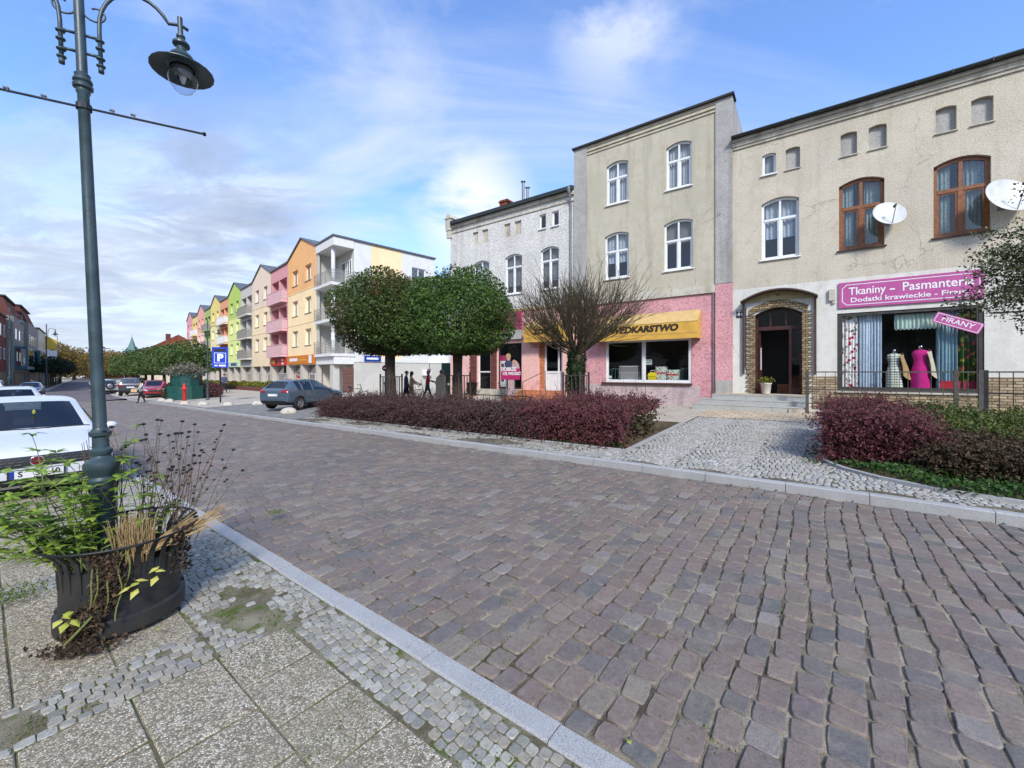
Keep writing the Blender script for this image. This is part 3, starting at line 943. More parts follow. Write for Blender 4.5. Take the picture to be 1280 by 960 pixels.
for a in ar[1:]+a7:
    MB().quad((a[0], .13, a[2]), (a[1], .13, a[2]), (a[1], .13, a[3]), (a[0], .13, a[3])).build('blind_niche', M['bluegrey'], root)
    MB().bb(a[0]-.03, a[1]+.03, -.05, .10, a[2]-.035, a[2]-.002).build('niche_sill', M['cornice'], root)
# shop window
fr = win(root, shopw, 0, 'dark_frame', .03, .10, (), None, None, None, 'shopglass', name='shop_window')
win(root, sw2, 0, 'dark_frame', .06, .08, (.5,), None, 'lace', None, 'glass', name='window')
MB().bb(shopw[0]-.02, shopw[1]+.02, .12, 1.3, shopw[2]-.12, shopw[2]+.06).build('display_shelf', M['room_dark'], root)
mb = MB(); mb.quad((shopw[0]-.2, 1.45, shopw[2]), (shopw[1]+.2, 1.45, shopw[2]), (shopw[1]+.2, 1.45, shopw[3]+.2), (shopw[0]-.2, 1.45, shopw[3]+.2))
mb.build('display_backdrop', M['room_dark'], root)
# stone cladding at the foot of the wall
zc = HW.z(1028, 470.5)
mb = MB()
ud = HW.u(1016)
mb.bb(ud, shopw[0]-.002, -.035, -.002, -.3, zc); mb.bb(shopw[0]-.002, shopw[1]+.002, -.035, -.002, -.3, shopw[2]-.06); mb.bb(shopw[1]+.002, uB4, -.035, -.002, -.3, zc)
mb.build('stone_cladding', M['stone_clad'], root)
mb = MB(); mb.bb(shopw[0]-.05, shopw[1]+.05, -.09, .03, shopw[2]-.05, shopw[2]-.002); mb.build('window_ledge', M['cornice'], root)
# portal
u0, u1, z0, z1 = door; rise = .26; zsp = z1-rise
mb = MB()
zz = z0; k = 0
while zz < zsp:
    h = .085; e = (.17, .27)[k % 2]
    h2 = min(h-.008, zsp-zz)
    mb.bb(u0-e, u0+.012, -.055, .1, zz, zz+h2); mb.bb(u1-.012, u1+e, -.055, .1, zz, zz+h2)
    zz += h; k += 1
for i in range(22):
    f0 = i/22; f1 = (i+.88)/22
    a = u0-.17+(u1-u0+.34)*f0; b = u0-.17+(u1-u0+.34)*f1
    za = arcz(a, u0-.17, u1+.17, z1+.02, rise); zb_ = arcz(b, u0-.17, u1+.17, z1+.02, rise)
    mb.add([(a,-.055,za-.03),(b,-.055,zb_-.03),(b,-.055,zb_+.21),(a,-.055,za+.21),(a,.1,za-.03),(b,.1,zb_-.03),(b,.1,zb_+.21),(a,.1,za+.21)],
           [(0,1,2,3),(1,0,4,5),(3,2,6,7),(0,3,7,4),(2,1,5,6)])
mb.build('brick_surround', M['portal_brick'], root)
mb = MB()
ca, cb = u0-.44, u1+.44; cz1 = HW.z(972, 362.5); cr = cz1-HW.z(922, 379)
arc_bar(mb, ca, cb, cz1, cr, .055, -.42, .0, 0, 16)
o = mb.build('door_canopy', M['dark_wood'], root, label := None) if False else mb.build('door_canopy', M['sill_dark'], root)
mb = MB()
n = 16
for i in range(n):
    p = ca+.05+(cb-ca-.1)*i/n; q = ca+.05+(cb-ca-.1)*(i+1)/n
    zp = arcz(p, ca, cb, cz1, cr)-.055; zq = arcz(q, ca, cb, cz1, cr)-.055
    lo_p = max(arcz(p, u0-.2, u1+.2, z1+.24, rise), cz1-cr-.03) if u0-.2 < p < u1+.2 else cz1-cr-.03
    lo_q = max(arcz(q, u0-.2, u1+.2, z1+.24, rise), cz1-cr-.03) if u0-.2 < q < u1+.2 else cz1-cr-.03
    mb.quad((p, -.03, min(lo_p, zp)), (q, -.03, min(lo_q, zq)), (q, -.03, zq), (p, -.03, zp))
mb.build('canopy_tympanum', M['tymp'], root)
for uu in (ca+.07, cb-.07):
    mb = MB(); mb.bb(uu-.035, uu+.035, -.10, -.004, z0+.75, cz1-cr+.0); mb.tube([(uu, -.36, cz1-cr-.03), (uu, -.08, cz1-cr-.45)], .022, 6)
    mb.build('canopy_bracket', M['sill_dark'], root)
text_mesh('44', .13, M['black'], 'canopy_number', root, Matrix.Translation(((ca+cb)/2, -.04, cz1-.19)) @ UPR, .004)
# door: open hall, transom, side light
mb = MB(); y = .30; fw = .09
zd = HW.z(975, 409)
mb.bb(u0, u0+fw, y, y+.09, z0, zsp+.1); mb.bb(u1-fw, u1, y, y+.09, z0, zsp+.1); arc_bar(mb, u0, u1, z1, rise, fw, y, y+.09)
mb.bb(u0+fw, u1-fw, y-.01, y+.08, zd-.07, zd+.07)
us_ = HW.u(987.5)
mb.bb(us_-.04, us_+.04, y-.005, y+.085, z0, zd-.07); mb.bb(us_+.04, u1-fw, y, y+.09, z0, z0+.22); mb.bb(us_+.04, u1-fw, y, y+.09, z0+1.25, z0+1.33)
for f in (.33, .66):
    uu = u0+(u1-u0)*f; mb.bb(uu-.025, uu+.025, y+.01, y+.07, zd+.07, z1-.08)
d = mb.build('door', M['dark_wood'], root); d['label'] = 'dark brown street door standing open'
mb = MB(); mb.quad((u0, y+.05, zd), (u1, y+.05, zd), (u1, y+.05, z1), (u0, y+.05, z1)); mb.quad((us_, y+.05, z0), (u1, y+.05, z0), (u1, y+.05, zd), (us_, y+.05, zd)); mb.build('pane', M['glass'], d)
mb = MB(); mb.bb(u0+fw+.02, u0+fw+.065, y+.09, y+.98, z0+.02, zd-.09); mb.build('door_leaf', M['dark_wood'], d)
mb = MB(); mb.bb(u0+fw+.066, u0+fw+.085, y+.12, y+.30, z0+.9, z0+1.75); mb.build('notice_sheet', M['white_paint'], d)
mb = MB(); mb.tube([(us_-.28, y+1.28, z0+.95), (us_-.38, y+1.26, z0+.95), (us_-.38, y+1.26, z0+1.22), (us_-.28, y+1.28, z0+1.22)], .014, 6); mb.build('handle', M['white_paint'], d)
mb = MB()
for a, b, c, e in (((u0-.3, .39), (u0-.3, 2.3), 0, 0), ((u1+.3, .39), (u1+.3, 2.3), 0, 0)):
    mb.quad((a[0], a[1], z0), (b[0], b[1], z0), (b[0], b[1], z1), (a[0], a[1], z1))
mb.quad((u0-.3, 1.35, z0), (us_-.05, 1.35, z0), (us_-.05, 1.35, z1), (u0-.3, 1.35, z1))
mb.bb(u0-.3, u1+.3, .25, 2.35, z0-.1, z0)
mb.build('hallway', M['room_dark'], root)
mb = MB()
for i in range(4): mb.bb(us_-.45, u1+.2, 1.0+i*.26, 1.26+i*.26, z0, z0+.17*(i+1))
mb.build('hall_stairs', M['brown_wood'], root)
# electric box on the wall, cable
mb = MB(); a = R(1036, 1044, 362, 376); mb.bb(a[0], a[1], -.09, 0, a[2], a[3]); mb.bb(a[0]+.1, a[0]+.18, -.07, 0, a[2]-.1, a[2]); mb.build('wall_box', M['cornice'], root)
mb = MB(); uu = HW.u(932.5); mb.tube([(uu, -.025, HW.z(932, 385)), (uu, -.025, HW.z(932, 458)), (uu+.1, -.025, HW.z(934, 472))], .014, 6); mb.build('wall_cable', M['black'], root)
mb = MB(); mb.tube([(shopw[1]+.15, -.02, HW.z(1232, 391.5)), (uB4, -.02, HW.z(1232, 391.5)+.02)], .012, 6); mb.build('wall_cable', M['black'], root)
rebase(root, ((uB3+uB4)/2, 0, GZ))

# shop signs
def board(name, label, cat, u0, u1, z0, z1, y, mat, border=None, th=.05):
    c = HW.pt((u0+u1)/2, y, (z0+z1)/2)
    r = thing(name, label, cat, c, _rz)
    h, w = z1-z0, u1-u0
    MB().bb(-w/2, w/2, -th, 0, -h/2, h/2).build('board', M[mat], r)
    return r, w, h
a0, a1 = HW.u(1048.6), HW.u(1229.7)
s0 = .5*(HW.z(1048.6,386.1)+HW.z(1229.7,372.5)); s1 = .5*(HW.z(1048.6,354.6)+HW.z(1229.7,336.4))
r, w_, h_ = board('shop_sign', 'long purple pink shop board reading Tkaniny - Pasmanteria over the drapery window', 'sign', a0, a1, s0, s1, -.01, 'signpink')
mb = MB()
def frame_line(mb, w, h, m, t, y, notch):
    P = [(-w/2+m+notch, -h/2+m), (w/2-m-notch, -h/2+m), (w/2-m, -h/2+m+notch), (w/2-m, h/2-m-notch), (w/2-m-notch, h/2-m), (-w/2+m+notch, h/2-m), (-w/2+m, h/2-m-notch), (-w/2+m, -h/2+m+notch)]
    for p, q in zip(P, P[1:]+P[:1]):
        d = Vector((q[0]-p[0], 0, q[1]-p[1])); d.normalize(); nn = Vector((-d.z, 0, d.x))*t/2
        a, b = Vector((p[0], y, p[1])), Vector((q[0], y, q[1]))
        mb.quad(a+nn, a-nn, b-nn, b+nn)
frame_line(mb, w_, h_, .09, .022, -.053, .12)
mb.build('border_line', M['white_paint'], r)
text_mesh('Tkaniny', .36, M['white_paint'], 'lettering', r, Matrix.Translation((-w_*.285, -.053, h_*.12)) @ UPR, .003, .004, sx=.82)
text_mesh('-', .36, M['white_paint'], 'lettering', r, Matrix.Translation((-w_*.098, -.053, h_*.12)) @ UPR, .003, .006, sx=1.3)
text_mesh('Pasmanteria', .38, M['white_paint'], 'lettering', r, Matrix.Translation((w_*.205, -.053, h_*.13)) @ UPR, .003, .004, sx=.85)
text_mesh('Dodatki krawieckie - Firany', .22, M['white_paint'], 'lettering', r, Matrix.Translation((.0, -.053, -h_*.22)) @ UPR, .003, .003, sx=1.12)
uf, zf = HW.uz(1196.5, 403.5); 
r = thing('hanging_sign', 'small tilted pink sign reading FIRANY across the corner of the drapery window', 'sign', HW.pt(uf, -.03, zf), _rz)
r.rotation_euler = (0, math.radians(25), _rz)
MB().bb(-.54, .54, -.02, 0, -.165, .165).build('board', M['signpink'], r)
mb = MB(); frame_line(mb, 1.08, .33, .035, .016, -.023, .0); mb.build('border_line', M['white_paint'], r)
text_mesh('FIRANY', .21, M['white_paint'], 'lettering', r, Matrix.Translation((0, -.023, 0)) @ UPR, .003, .002, sx=1.05)
r, w_, h_ = board('house_number_plate', 'dark blue house number plate 44 left of the arched doorway', 'sign', HW.u(920.6), HW.u(929.6), HW.z(925, 397.2), HW.z(925, 387.6), 0, 'black', th=.02)
text_mesh('44', .2, M['white_paint'], 'lettering', r, Matrix.Translation((0, -.022, -.03)) @ UPR, .002, .004)
MB().bb(-.1, .1, -.0225, -.0205, .1, .12).build('border_line', M['white_paint'], r)

def dish(label, px, py, rad, aim, dy):
    u, z = HW.uz(px, py, -dy)
    r = thing('satellite_dish', label, 'satellite dish', HW.pt(u, 0, z-rad*.5), _rz, 'satellite dishes on the beige house')
    q = Vector(aim).normalized().to_track_quat('Z', 'Y').to_matrix().to_4x4()
    C = Matrix.Translation((0, -dy, rad*.5)) @ q
    prof = [(rad*i/7, .20*rad*(i/7)**2-.2*rad) for i in range(8)]
    prof[0] = (1e-4, prof[0][1])
    mb = MB(); mb.lathe(prof, 28, 0, C, False); mb.lathe([(p[0], p[1]-.012) for p in prof[::-1]], 28, 0, C, False); mb.lathe([(rad, 0), (rad+.008, -.004), (rad, -.012)], 28, 0, C, False)
    mb.build('reflector', M['dish'], r, angle=50)
    mb = MB(); fp = C @ Vector((0, 0, rad*.85)); ed = C @ Vector((0, -rad*.95 if (C.to_3x3() @ Vector((0,-1,0))).z < 0 else rad*.95, -.02))
    mb.tube([ed, fp], .012, 6); mb.build('feed_arm', M['zinc'], r)
    mb = MB(); mb.tube([fp, fp+(C.to_3x3() @ Vector((0,0,-1)))*.12], .035, 8); mb.build('receiver', M['dark_frame'], r)
    mb = MB(); bk = C @ Vector((0, 0, -.2*rad-.01)); mb.tube([bk, (bk.x, bk.y*.4, bk.z-.05), (bk.x, 0, bk.z-.1)], .022, 6); mb.bb(bk.x-.08, bk.x+.08, -.015, 0, bk.z-.25, bk.z+.05); mb.build('wall_bracket', M['zinc'], r)
    return r
dish('small round satellite dish beside the brown wooden window', 1112, 266, .43, (.35, -1, .45), .45)
dish('large white satellite dish half behind the leafy tree at right', 1263, 243, .56, (.5, -1, .45), .45)
# ================================================================== steps, railings, flower pot
SW = Wall(HW.o[0], HW.o[1], .81, -.5865)
root = thing('stone_steps', 'grey granite steps with a tiled landing at the arched doorway', 'steps', HW.pt(HW.u(985), -.9, GZ), _rz)
off = Vector((HW.u(985), -.9, GZ))
uR = HW.u(1009, -1.42)
yl = -.72
mb = MB(); mb2 = MB()
g = .003
def step(uL, yf, yb, zt, zb):
    segs = [uL, uL+(uR-uL)*.38, uL+(uR-uL)*.72, uR]
    for a, b in zip(segs[:-1], segs[1:]):
        mb.add([(a+g,yf+.015,zb),(b-g,yf+.015,zb),(b-g,yf+.015,zt-.035),(a+g,yf+.015,zt-.035),(a+g,yf,zt-.03),(b-g,yf,zt-.03),(b-g,yf+.006,zt),(a+g,yf+.006,zt),(a+g,yb,zt),(b-g,yb,zt),(a+g,yb,zb),(b-g,yb,zb)],
               [(0,1,2,3),(3,2,5,4),(4,5,6,7),(7,6,9,8),(1,11,9,6,5,2),(0,3,4,7,8,10)])
Lf = HW.u(865, -1.42); 
step(Lf, -1.42, -1.05, GZ+.17, GZ-.2); step(Lf+.28, -1.06, -.70, GZ+.34, GZ-.2); step(Lf+.56, -.71, .0, GZ+.505, GZ-.2)
T = Matrix.Translation(-off)
mb.v = [tuple(T @ Vector(p)) for p in mb.v]
mb.build('granite_steps', M['step_granite'], root)
mb2.add([(Lf+.60, -.66, GZ+.512), (uR-.02, -.66, GZ+.512), (uR-.02, 0, GZ+.53), (Lf+.60, 0, GZ+.53)], [(0,1,2,3)])
mb2.v = [tuple(T @ Vector(p)) for p in mb2.v]
mb2.build('landing_tiles', M['beige_slab'], root)

def railing(name, label, ua, ub, y, z0, zs, mat, posts, gap, group='iron railings in front of the drapery shop', t=.014):
    r = thing(name, label, 'railing', HW.pt((ua+ub)/2, y, z0), _rz, group)
    L = ub-ua
    mb = MB()
    for z in zs: mb.bb(-L/2, L/2, -.02, .02, z-z0-.018, z-z0+.018)
    mb.build('rails', M[mat], r)
    for p in posts:
        MB().bb(p-(ua+ub)/2-.045, p-(ua+ub)/2+.045, -.045, .045, -.2, zs[0]-z0+.05).build('post', M[mat], r)
    n = int(L/gap)
    mb = MB()
    for i in range(1, n):
        x = -L/2 + L*i/n
        mb.bb(x-t/2, x+t/2, -.012, .012, zs[-1]-z0, zs[0]-z0)
    mb.build('bars', M[mat], r)
    return r
yr = -1.42
ra, rb = HW.u(1009, yr), HW.u(1226, yr)
railing('railing', 'weathered grey iron railing from the granite steps along the drapery window', ra, rb, yr, GZ, (1.80, 1.23, .78), 'grey_iron', (ra, HW.u(1195, yr), rb), .235)
rc = HW.u(1232, yr); 
railing('railing', 'black iron railing at the right edge beyond the grey railing', rc, rc+4.2, yr, GZ, (1.80, 1.22, .70), 'black_iron', (rc, rc+2.0, rc+4.2), .235)
# brick edging under the railing
r = thing('low_wall', 'low stone kerb wall under the iron railings', 'wall', HW.pt((ra+rc)/2+2, yr+.06, GZ), _rz)
MB().bb(-(rc+4.2-ra)/2-.4, (rc+4.2-ra)/2-1.2, -.09, .12, -.2, .12).build('kerb_wall', M['cornice'], r)

M['pot'] = pm('cream_ceramic', S(206,200,184,.9), None, 5, .5)
def flower_pot():
    u = HW.u(957.5, -.15); r = thing('flower_pot', 'cream flower pot with yellow flowers beside the open door', 'flower pot', HW.pt(u, -.15, GZ+.527), _rz)
    MB().lathe([(.10, 0), (.135, .02), (.17, .36), (.19, .38), (.19, .42), (.165, .42), (.15, .36)], 18).build('pot', M['pot'], r, angle=40)
    leaf_cloud('foliage', r, M['yellow_leaf'], 160, (0, 0, .52), (.30, .25, .17), .055)
    return r

# ------------------------------------------------------------------ foliage helpers
def leaf_quads(C, size, flat=.0, aspect=.62, up=None):
    """N leaf-shaped quads with random orientation about centres C; returns vertices and faces"""
    n = len(C)
    a = rng.normal(size=(n, 3)); a /= np.linalg.norm(a, axis=1)[:, None]
    if up is not None: a = a*(1-up) + np.array([0, 0, 1])*up; a /= np.linalg.norm(a, axis=1)[:, None]
    b = rng.normal(size=(n, 3)); b -= a*(a*b).sum(1)[:, None]; b /= np.linalg.norm(b, axis=1)[:, None]
    c = np.cross(a, b)
    s = size*(.6+.8*rng.random(n))[:, None]
    V = np.empty((n, 4, 3))
    bend = a*s*.18
    V[:, 0] = C - b*s*.5; V[:, 1] = C + c*s*aspect*.5 + bend; V[:, 2] = C + b*s*.55; V[:, 3] = C - c*s*aspect*.5 + bend
    Fc = np.arange(n*4).reshape(n, 4)
    return V.reshape(-1, 3), Fc

def blob_points(n, c, r, shell=.55, lump=.14, seed=None, flat_bottom=0.0):
    """points in a lumpy ellipsoid, denser near the surface"""
    g = np.random.default_rng(seed) if seed is not None else rng
    d = g.normal(size=(n, 3)); d /= np.linalg.norm(d, axis=1)[:, None]
    rad = 1 - (g.random(n)**1.6)*shell
    ph = g.random(9)*6.28
    L = np.zeros(n)
    for i in range(3):
        L += np.sin(d[:, 0]*(2.5+i*2)+ph[i*3])*np.sin(d[:, 1]*(2.7+i*2)+ph[i*3+1])*np.sin(d[:, 2]*(2.9+i*2)+ph[i*3+2])/(1+.5*i)
    rad = rad*(1+lump*L)
    P = d*rad[:, None]
    if flat_bottom: P[:, 2] = np.maximum(P[:, 2], -flat_bottom + .12*g.random(n))
    return np.array(c) + P*np.array(r)

def leaf_cloud(name, parent, mat, n, c, r, size, shell=.6, lump=.15, flat_bottom=0.0, up=None):
    P = blob_points(n, c, r, shell, lump, None, flat_bottom)
    V, Fc = leaf_quads(P, size, up=up)
    return raw(name, V, Fc, mat, parent)
M['yellow_leaf'] = leaf_mat('yellow_green_leaves', [S(150,150,50,.7), S(190,180,60,.8), S(110,120,44,.6), S(90,104,40,.6)])
flower_pot()

# ================================================================== middle house: pink ground floor
root, _ = house_root('town_house', 'three storey ochre grey house with a pink ground floor and grey blue corner strips', 0)
E2 = .5*(HW.z(718, 188)+HW.z(918, 115))
W_ = [R(758,785.3,201,254), R(832.6,864.4,177,235), R(756,786,290,346), R(830,866,274,339)]
W_ = [(a[0], a[1], .5*(W_[i//2*2][2]+W_[i//2*2+1][2]), .5*(W_[i//2*2][3]+W_[i//2*2+1][3])) for i, a in enumerate(W_)]
zp = .5*(HW.z(794.4, 375.6)+HW.z(891.8, 365.9))
band = .30
mb = MB(); wall_sheet(mb, uB2, uB3, zp+band, E2-.1, [a+(.14,) for a in W_], 0, .14); mb.build('wall', M['beige2'], root)
bw = (HW.u(757), HW.u(864), .5*(HW.z(757,478)+HW.z(864,478.5)), .5*(HW.z(757.8,426.6)+HW.z(863.7,422.8)))
mb = MB(); wall_sheet(mb, uB2, uB3, -.6, zp, [bw+(0,)], .03, .14)
mb.build('ground_floor_wall', M['pink_rough'], root)['label'] = 'coarse pink ground floor wall'
p1, p2, p3 = HW.u(734), HW.u(894.5), uB3
for a, b in ((uB2, p1), (p2, p3)): MB().bb(a+.003, b-.003, -.06, -.002, zp+.32, E2-.08).build('corner_strip', M['bluegrey'], root)
mb = MB(); mb.bb(p2, p3-.003, -.06, .026, GZ+.35, zp+.30); mb.build('corner_strip', M['pink_rough'], root)
mb = MB(); mb.bb(p2+.01, p3-.01, -.072, -.061, GZ+.36, GZ+1.02); mb.build('plinth_patch', M['bluegrey'], root)
mb = MB(); mb.bb(uB2+.003, p2, -.05, -.002, zp, zp+band); mb.build('storey_band', M['cornice'], root)
mb = MB(); mb.bb(uB2, bw[1]+.35, -.03, .028, -.4, bw[2]-.10); mb.bb(bw[1]+.35, p3-.004, -.03, .028, -.4, GZ+.34); mb.build('plinth', M['plinth_pink'], root)
mb = MB()
mb.bb(p1, p2, -.04, -.002, E2-.50, E2-.42); mb.bb(p1, p2, -.065, -.002, E2-.36, E2-.26); mb.bb(uB2, uB3, -.05, -.002, E2-.20, E2-.08); mb.build('cornice', M['beige2'], root)
mb = MB(); mb.bb(uB2-.06, uB3+.06, -.16, .5, E2-.08, E2); mb.build('parapet_cap', M['roof_dark'], root)
mb = MB(); mb.quad((uB2, .5, E2-.02), (uB3, .5, E2-.02), (uB3, 9.5, E2-.6), (uB2, 9.5, E2-.6)); mb.build('roof', M['roof_dark'], root)
shell(root, uB2+.002, uB3-.002, E2-.05, 9.5, 'bluegrey', 'room', floors=(zp+.15, 5.9, E2-.9))
for i, a in enumerate(W_):
    win(root, a, .14, 'white_pvc', .09, .075, (.5,), .62 if i < 2 else .6, ('lace', 'lace', 'half', 'top')[i], 'white_pvc')
shp = win(root, bw, 0, 'white_pvc', .06, .08, (.47,), None, None, None, 'shopglass', name='shop_window')
mb = MB(); mb.bb(bw[0]-.15, bw[1]+.03, -.12, .06, bw[2]-.09, bw[2]-.004); mb.build('window_ledge', M['sill_dark'], root)
mb = MB(); mb.bb(bw[0]-.1, bw[1]+.1, .18, 1.2, bw[2]-.1, bw[2]+.03); mb.build('display_shelf', M['room_dark'], root)
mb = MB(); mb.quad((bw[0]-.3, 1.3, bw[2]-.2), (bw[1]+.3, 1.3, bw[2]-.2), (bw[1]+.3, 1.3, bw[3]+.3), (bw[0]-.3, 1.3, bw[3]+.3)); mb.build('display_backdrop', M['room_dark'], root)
mb = MB(); ul = HW.u(891.8); mb.tube([(ul, -.03, GZ), (ul, -.03, zp)], .02, 6); mb.build('drainpipe', M['zinc'], root)
rebase(root, ((uB2+uB3)/2, 0, GZ-.05))

def awning(label, ua, ub, zt, zf, zm, zb, y0, y1, txt, tx, tsize, side='SANS'):
    r = thing('awning', label, 'awning', HW.pt((ua+ub)/2, 0, zb), _rz, 'yellow shop awnings')
    h = (ub-ua)/2
    P = [(0, zt-zb), (-y0, zt-zb-.02), (-y1, zf-zb), (-y1-.015, 0.0), (0, 0.0)]
    mb = MB()
    mb.quad((-h, 0, zt-zb), (-h, -y1, zf-zb), (h, -y1, zf-zb), (h, 0, zt-zb)); mb.build('top', M['awning_top'], r)
    mb = MB()
    n = 26
    def fz(i): return .012*math.sin(i*2.1)
    mb.quad((-h, -y1, 0), (h, -y1, 0), (h, -y1, zf-zb), (-h, -y1, zf-zb))
    for sx in (-h, h): mb.add([(sx, 0, zt-zb), (sx, -y1, zf-zb), (sx, -y1, 0), (sx, 0, 0)], [(0,1,2,3)])
    mb.build('front', M['awning'], r)
    mb = MB(); mb.bb(-h, h, -y1-.012, -y1-.002, zm-zb-.012, zm-zb+.004); mb.bb(-h, h, -y1-.012, -y1+.01, zf-zb-.012, zf-zb+.012); mb.build('seam', M['awning_top'], r)
    mb = MB()
    for sx in (-h+.02, h-.02): mb.tube([(sx, 0, .02), (sx, -y1+.03, .02)], .015, 6)
    mb.build('frame', M['zinc'], r)
    text_mesh(txt, tsize, M['letters_brown'], 'lettering', r, Matrix.Translation((tx-(ua+ub)/2, -y1-.006, (zf+zm)/2-zb)) @ UPR, .003, .022, sx=1.10, shear=.18)
    return r
Y1 = .62
za = HW.z(840, 389.5); zf = HW.z(850, 402.0, -Y1); zm = HW.z(850, 416.0, -Y1); zbm = HW.z(850, 423.0, -Y1)
awning('long yellow awning lettered WEDKARSTWO above the pet and fishing shop window', HW.u(742, -Y1), HW.u(872, -Y1), za, zf, zm, zbm, .1, Y1, 'WĘDKARSTWO', HW.u(803, -Y1), .36)

# ================================================================== left house: grey roughcast with pink shop front
root, _ = house_root('town_house', 'pale grey roughcast house with small attic windows and a pink shop front at its foot', 0)
E3 = .5*(HW.z(569, 280.5)+HW.z(716, 234))
zs3 = .5*(HW.z(650, 388)+HW.z(625, 392))
att = [(590.8,597.5,290,306),(602.8,610,287,304),(630,637.7,280,297),(643.4,651.6,276,293),(674,682.5,267,285.6),(690,698.6,264,282)]
at = [R(*a) for a in att]
za0 = sum(a[2] for a in at)/6; za1 = sum(a[3] for a in at)/6
at = [(a[0], a[1], za0, za1) for a in at]
W3 = [R(592,611.5,326,372), R(631.4,652.5,317.7,367.7), R(675.5,698.6,307.5,361)]
zl = (W3[1][2]+W3[2][2])/2; zh = sum(a[3] for a in W3)/3
W3 = [(a[0], a[1], zl, zh) for a in W3]
mb = MB(); wall_sheet(mb, uB1, uB2, zs3+.1, E3-.3, [a+(.0,) for a in at]+[a+(.16,) for a in W3], 0, .15); mb.build('wall', M['grey_rough'], root)
door3 = (HW.u(672.5), HW.u(703), GZ+.42, HW.z(688, 428))
sA = (HW.u(597), HW.u(613), GZ+.25, HW.z(605, 431)); sB = (HW.u(622), HW.u(652), GZ+.42, HW.z(637, 429))
mb = MB(); wall_sheet(mb, uB1, uB2, -.6, zs3, [door3+(0,), sA+(0,), sB+(0,)], .0, .16)
mb.build('ground_floor_wall', M['pink_flat'], root)['label'] = 'smooth pink shop front wall'
mb = MB(); mb.bb(uB1, uB2-.003, -.07, .0, zs3, zs3+.1); mb.build('storey_band', M['awning_top'], root)
mb = MB(); mb.bb(uB1, uB2, -.05, .0, E3-.60, E3-.52); mb.bb(uB1, uB2, -.12, .0, E3-.30, E3-.12); mb.build('cornice', M['cornice'], root)
mb = MB(); mb.bb(uB1+.25, uB2-.003, -.30, .05, E3-.12, E3+.06); mb.build('gutter', M['gutter'], root)
mb = MB(); mb.quad((uB1+.2, -.25, E3+.06), (uB2, -.25, E3+.06), (uB2, 4.5, E3+1.3), (uB1+.2, 4.5, E3+1.3)); mb.quad((uB1+.2, 9, E3+.06), (uB1+.2, 4.5, E3+1.3), (uB2, 4.5, E3+1.3), (uB2, 9, E3+.06)); mb.build('roof', M['roof_dark'], root)
# parapet gable at the left end
mb = MB(); mb.bb(uB1-.25, uB1+.2, -.18, 4.5, E3-.4, E3+.30); mb.prism([(uB1-.32, E3+.30), (uB1+.27, E3+.30), (uB1-.02, E3+.62)], -.22, 4.5); mb.bb(uB1-.2, uB1+.15, -.14, .0, E3-.85, E3-.4); mb.build('parapet', M['cornice'], root)
shell(root, uB1, uB2-.004, E3, 9, 'grey_rough', 'room', floors=(zs3, E3-1.6))
for i, a in enumerate(W3): win(root, a, .16, 'white_pvc', .10, .07, (.5,), .68, ('half', 'blind', 'blind')[i], 'white_pvc')
for i, a in enumerate(at):
    if i >= 4: win(root, a, 0, 'white_pvc', .08, .05, (), None, None, 'white_pvc')
    else:
        MB().quad((a[0], .10, a[2]), (a[1], .10, a[2]), (a[1], .10, a[3]), (a[0], .10, a[3])).build('blind_niche', M['cornice'], root)
mb = MB(); uu = uB2-.16; mb.tube([(uu, -.26, E3-.1), (uu, -.24, E3-.25), (uu, -.07, E3-.75), (uu, -.07, GZ)], .05, 8); mb.lathe([(.05, 0), (.10, .2), (.10, .3)], 8, 0, Matrix.Translation((uu, -.26, E3-.3))); mb.build('drainpipe', M['zinc'], root)
o = win(root, (door3[0]+.28, door3[1]-.1, door3[2], door3[3]), 0, 'white_pvc', .22, .09, (.78,), .38, None, None, 'glass', name='shop_door', label='white half glazed shop door')
mb = MB(); mb.bb(door3[0]+.37, door3[0]+.28+(door3[1]-door3[0]-.38)*.74, .235, .262, door3[2]+.1, door3[2]+(door3[3]-door3[2])*.36); mb.build('door_panel', M['white_pvc'], o)
mb = MB(); mb.bb(door3[0]-.0, door3[0]+.28, .17, .3, door3[2], door3[3]); mb.build('door_reveal', M['terracotta'], root)
mb = MB()
for i in range(3): mb.bb(HW.u(645)-.0+.25*i, HW.u(706), -1.25+.4*i, .0 if i == 2 else -.85+.4*i, -.2, GZ-.1+.17*(i+1))
mb.build('shop_steps', M['terracotta'], root)
win(root, sA, 0, 'white_pvc', .1, .06, (), .42, None, None, 'shopglass', name='shop_window')
win(root, sB, 0, 'dark_frame', .1, .05, (), None, None, None, 'shopglass', name='shop_window')
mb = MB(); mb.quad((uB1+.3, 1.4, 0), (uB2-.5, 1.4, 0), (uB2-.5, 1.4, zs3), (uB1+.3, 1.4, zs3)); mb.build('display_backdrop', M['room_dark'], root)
for px0, px1 in ((588.5, 596), (614, 621)):
    mb = MB(); a, b = HW.u(px0), HW.u(px1); zz = GZ; k = 0
    while zz < sB[3]+.1:
        e = .07 if (k % 2 and px0 < 600) else 0
        mb.bb(a-e, b, -.05, -.002, zz, zz+.118); zz += .12; k += 1
    mb.build('brick_pillar', M['dark_brick'], root)
mb = MB(); mb.bb(HW.u(584), HW.u(653.5), -.16, -.002, HW.z(640, 424.5), HW.z(640, 413)); mb.build('shutter_box', M['bluegrey'], root)
mb = MB(); mb.bb(HW.u(597), HW.u(653.5), -.06, -.002, GZ-.3, GZ+.40); mb.build('plinth', M['cornice'], root)
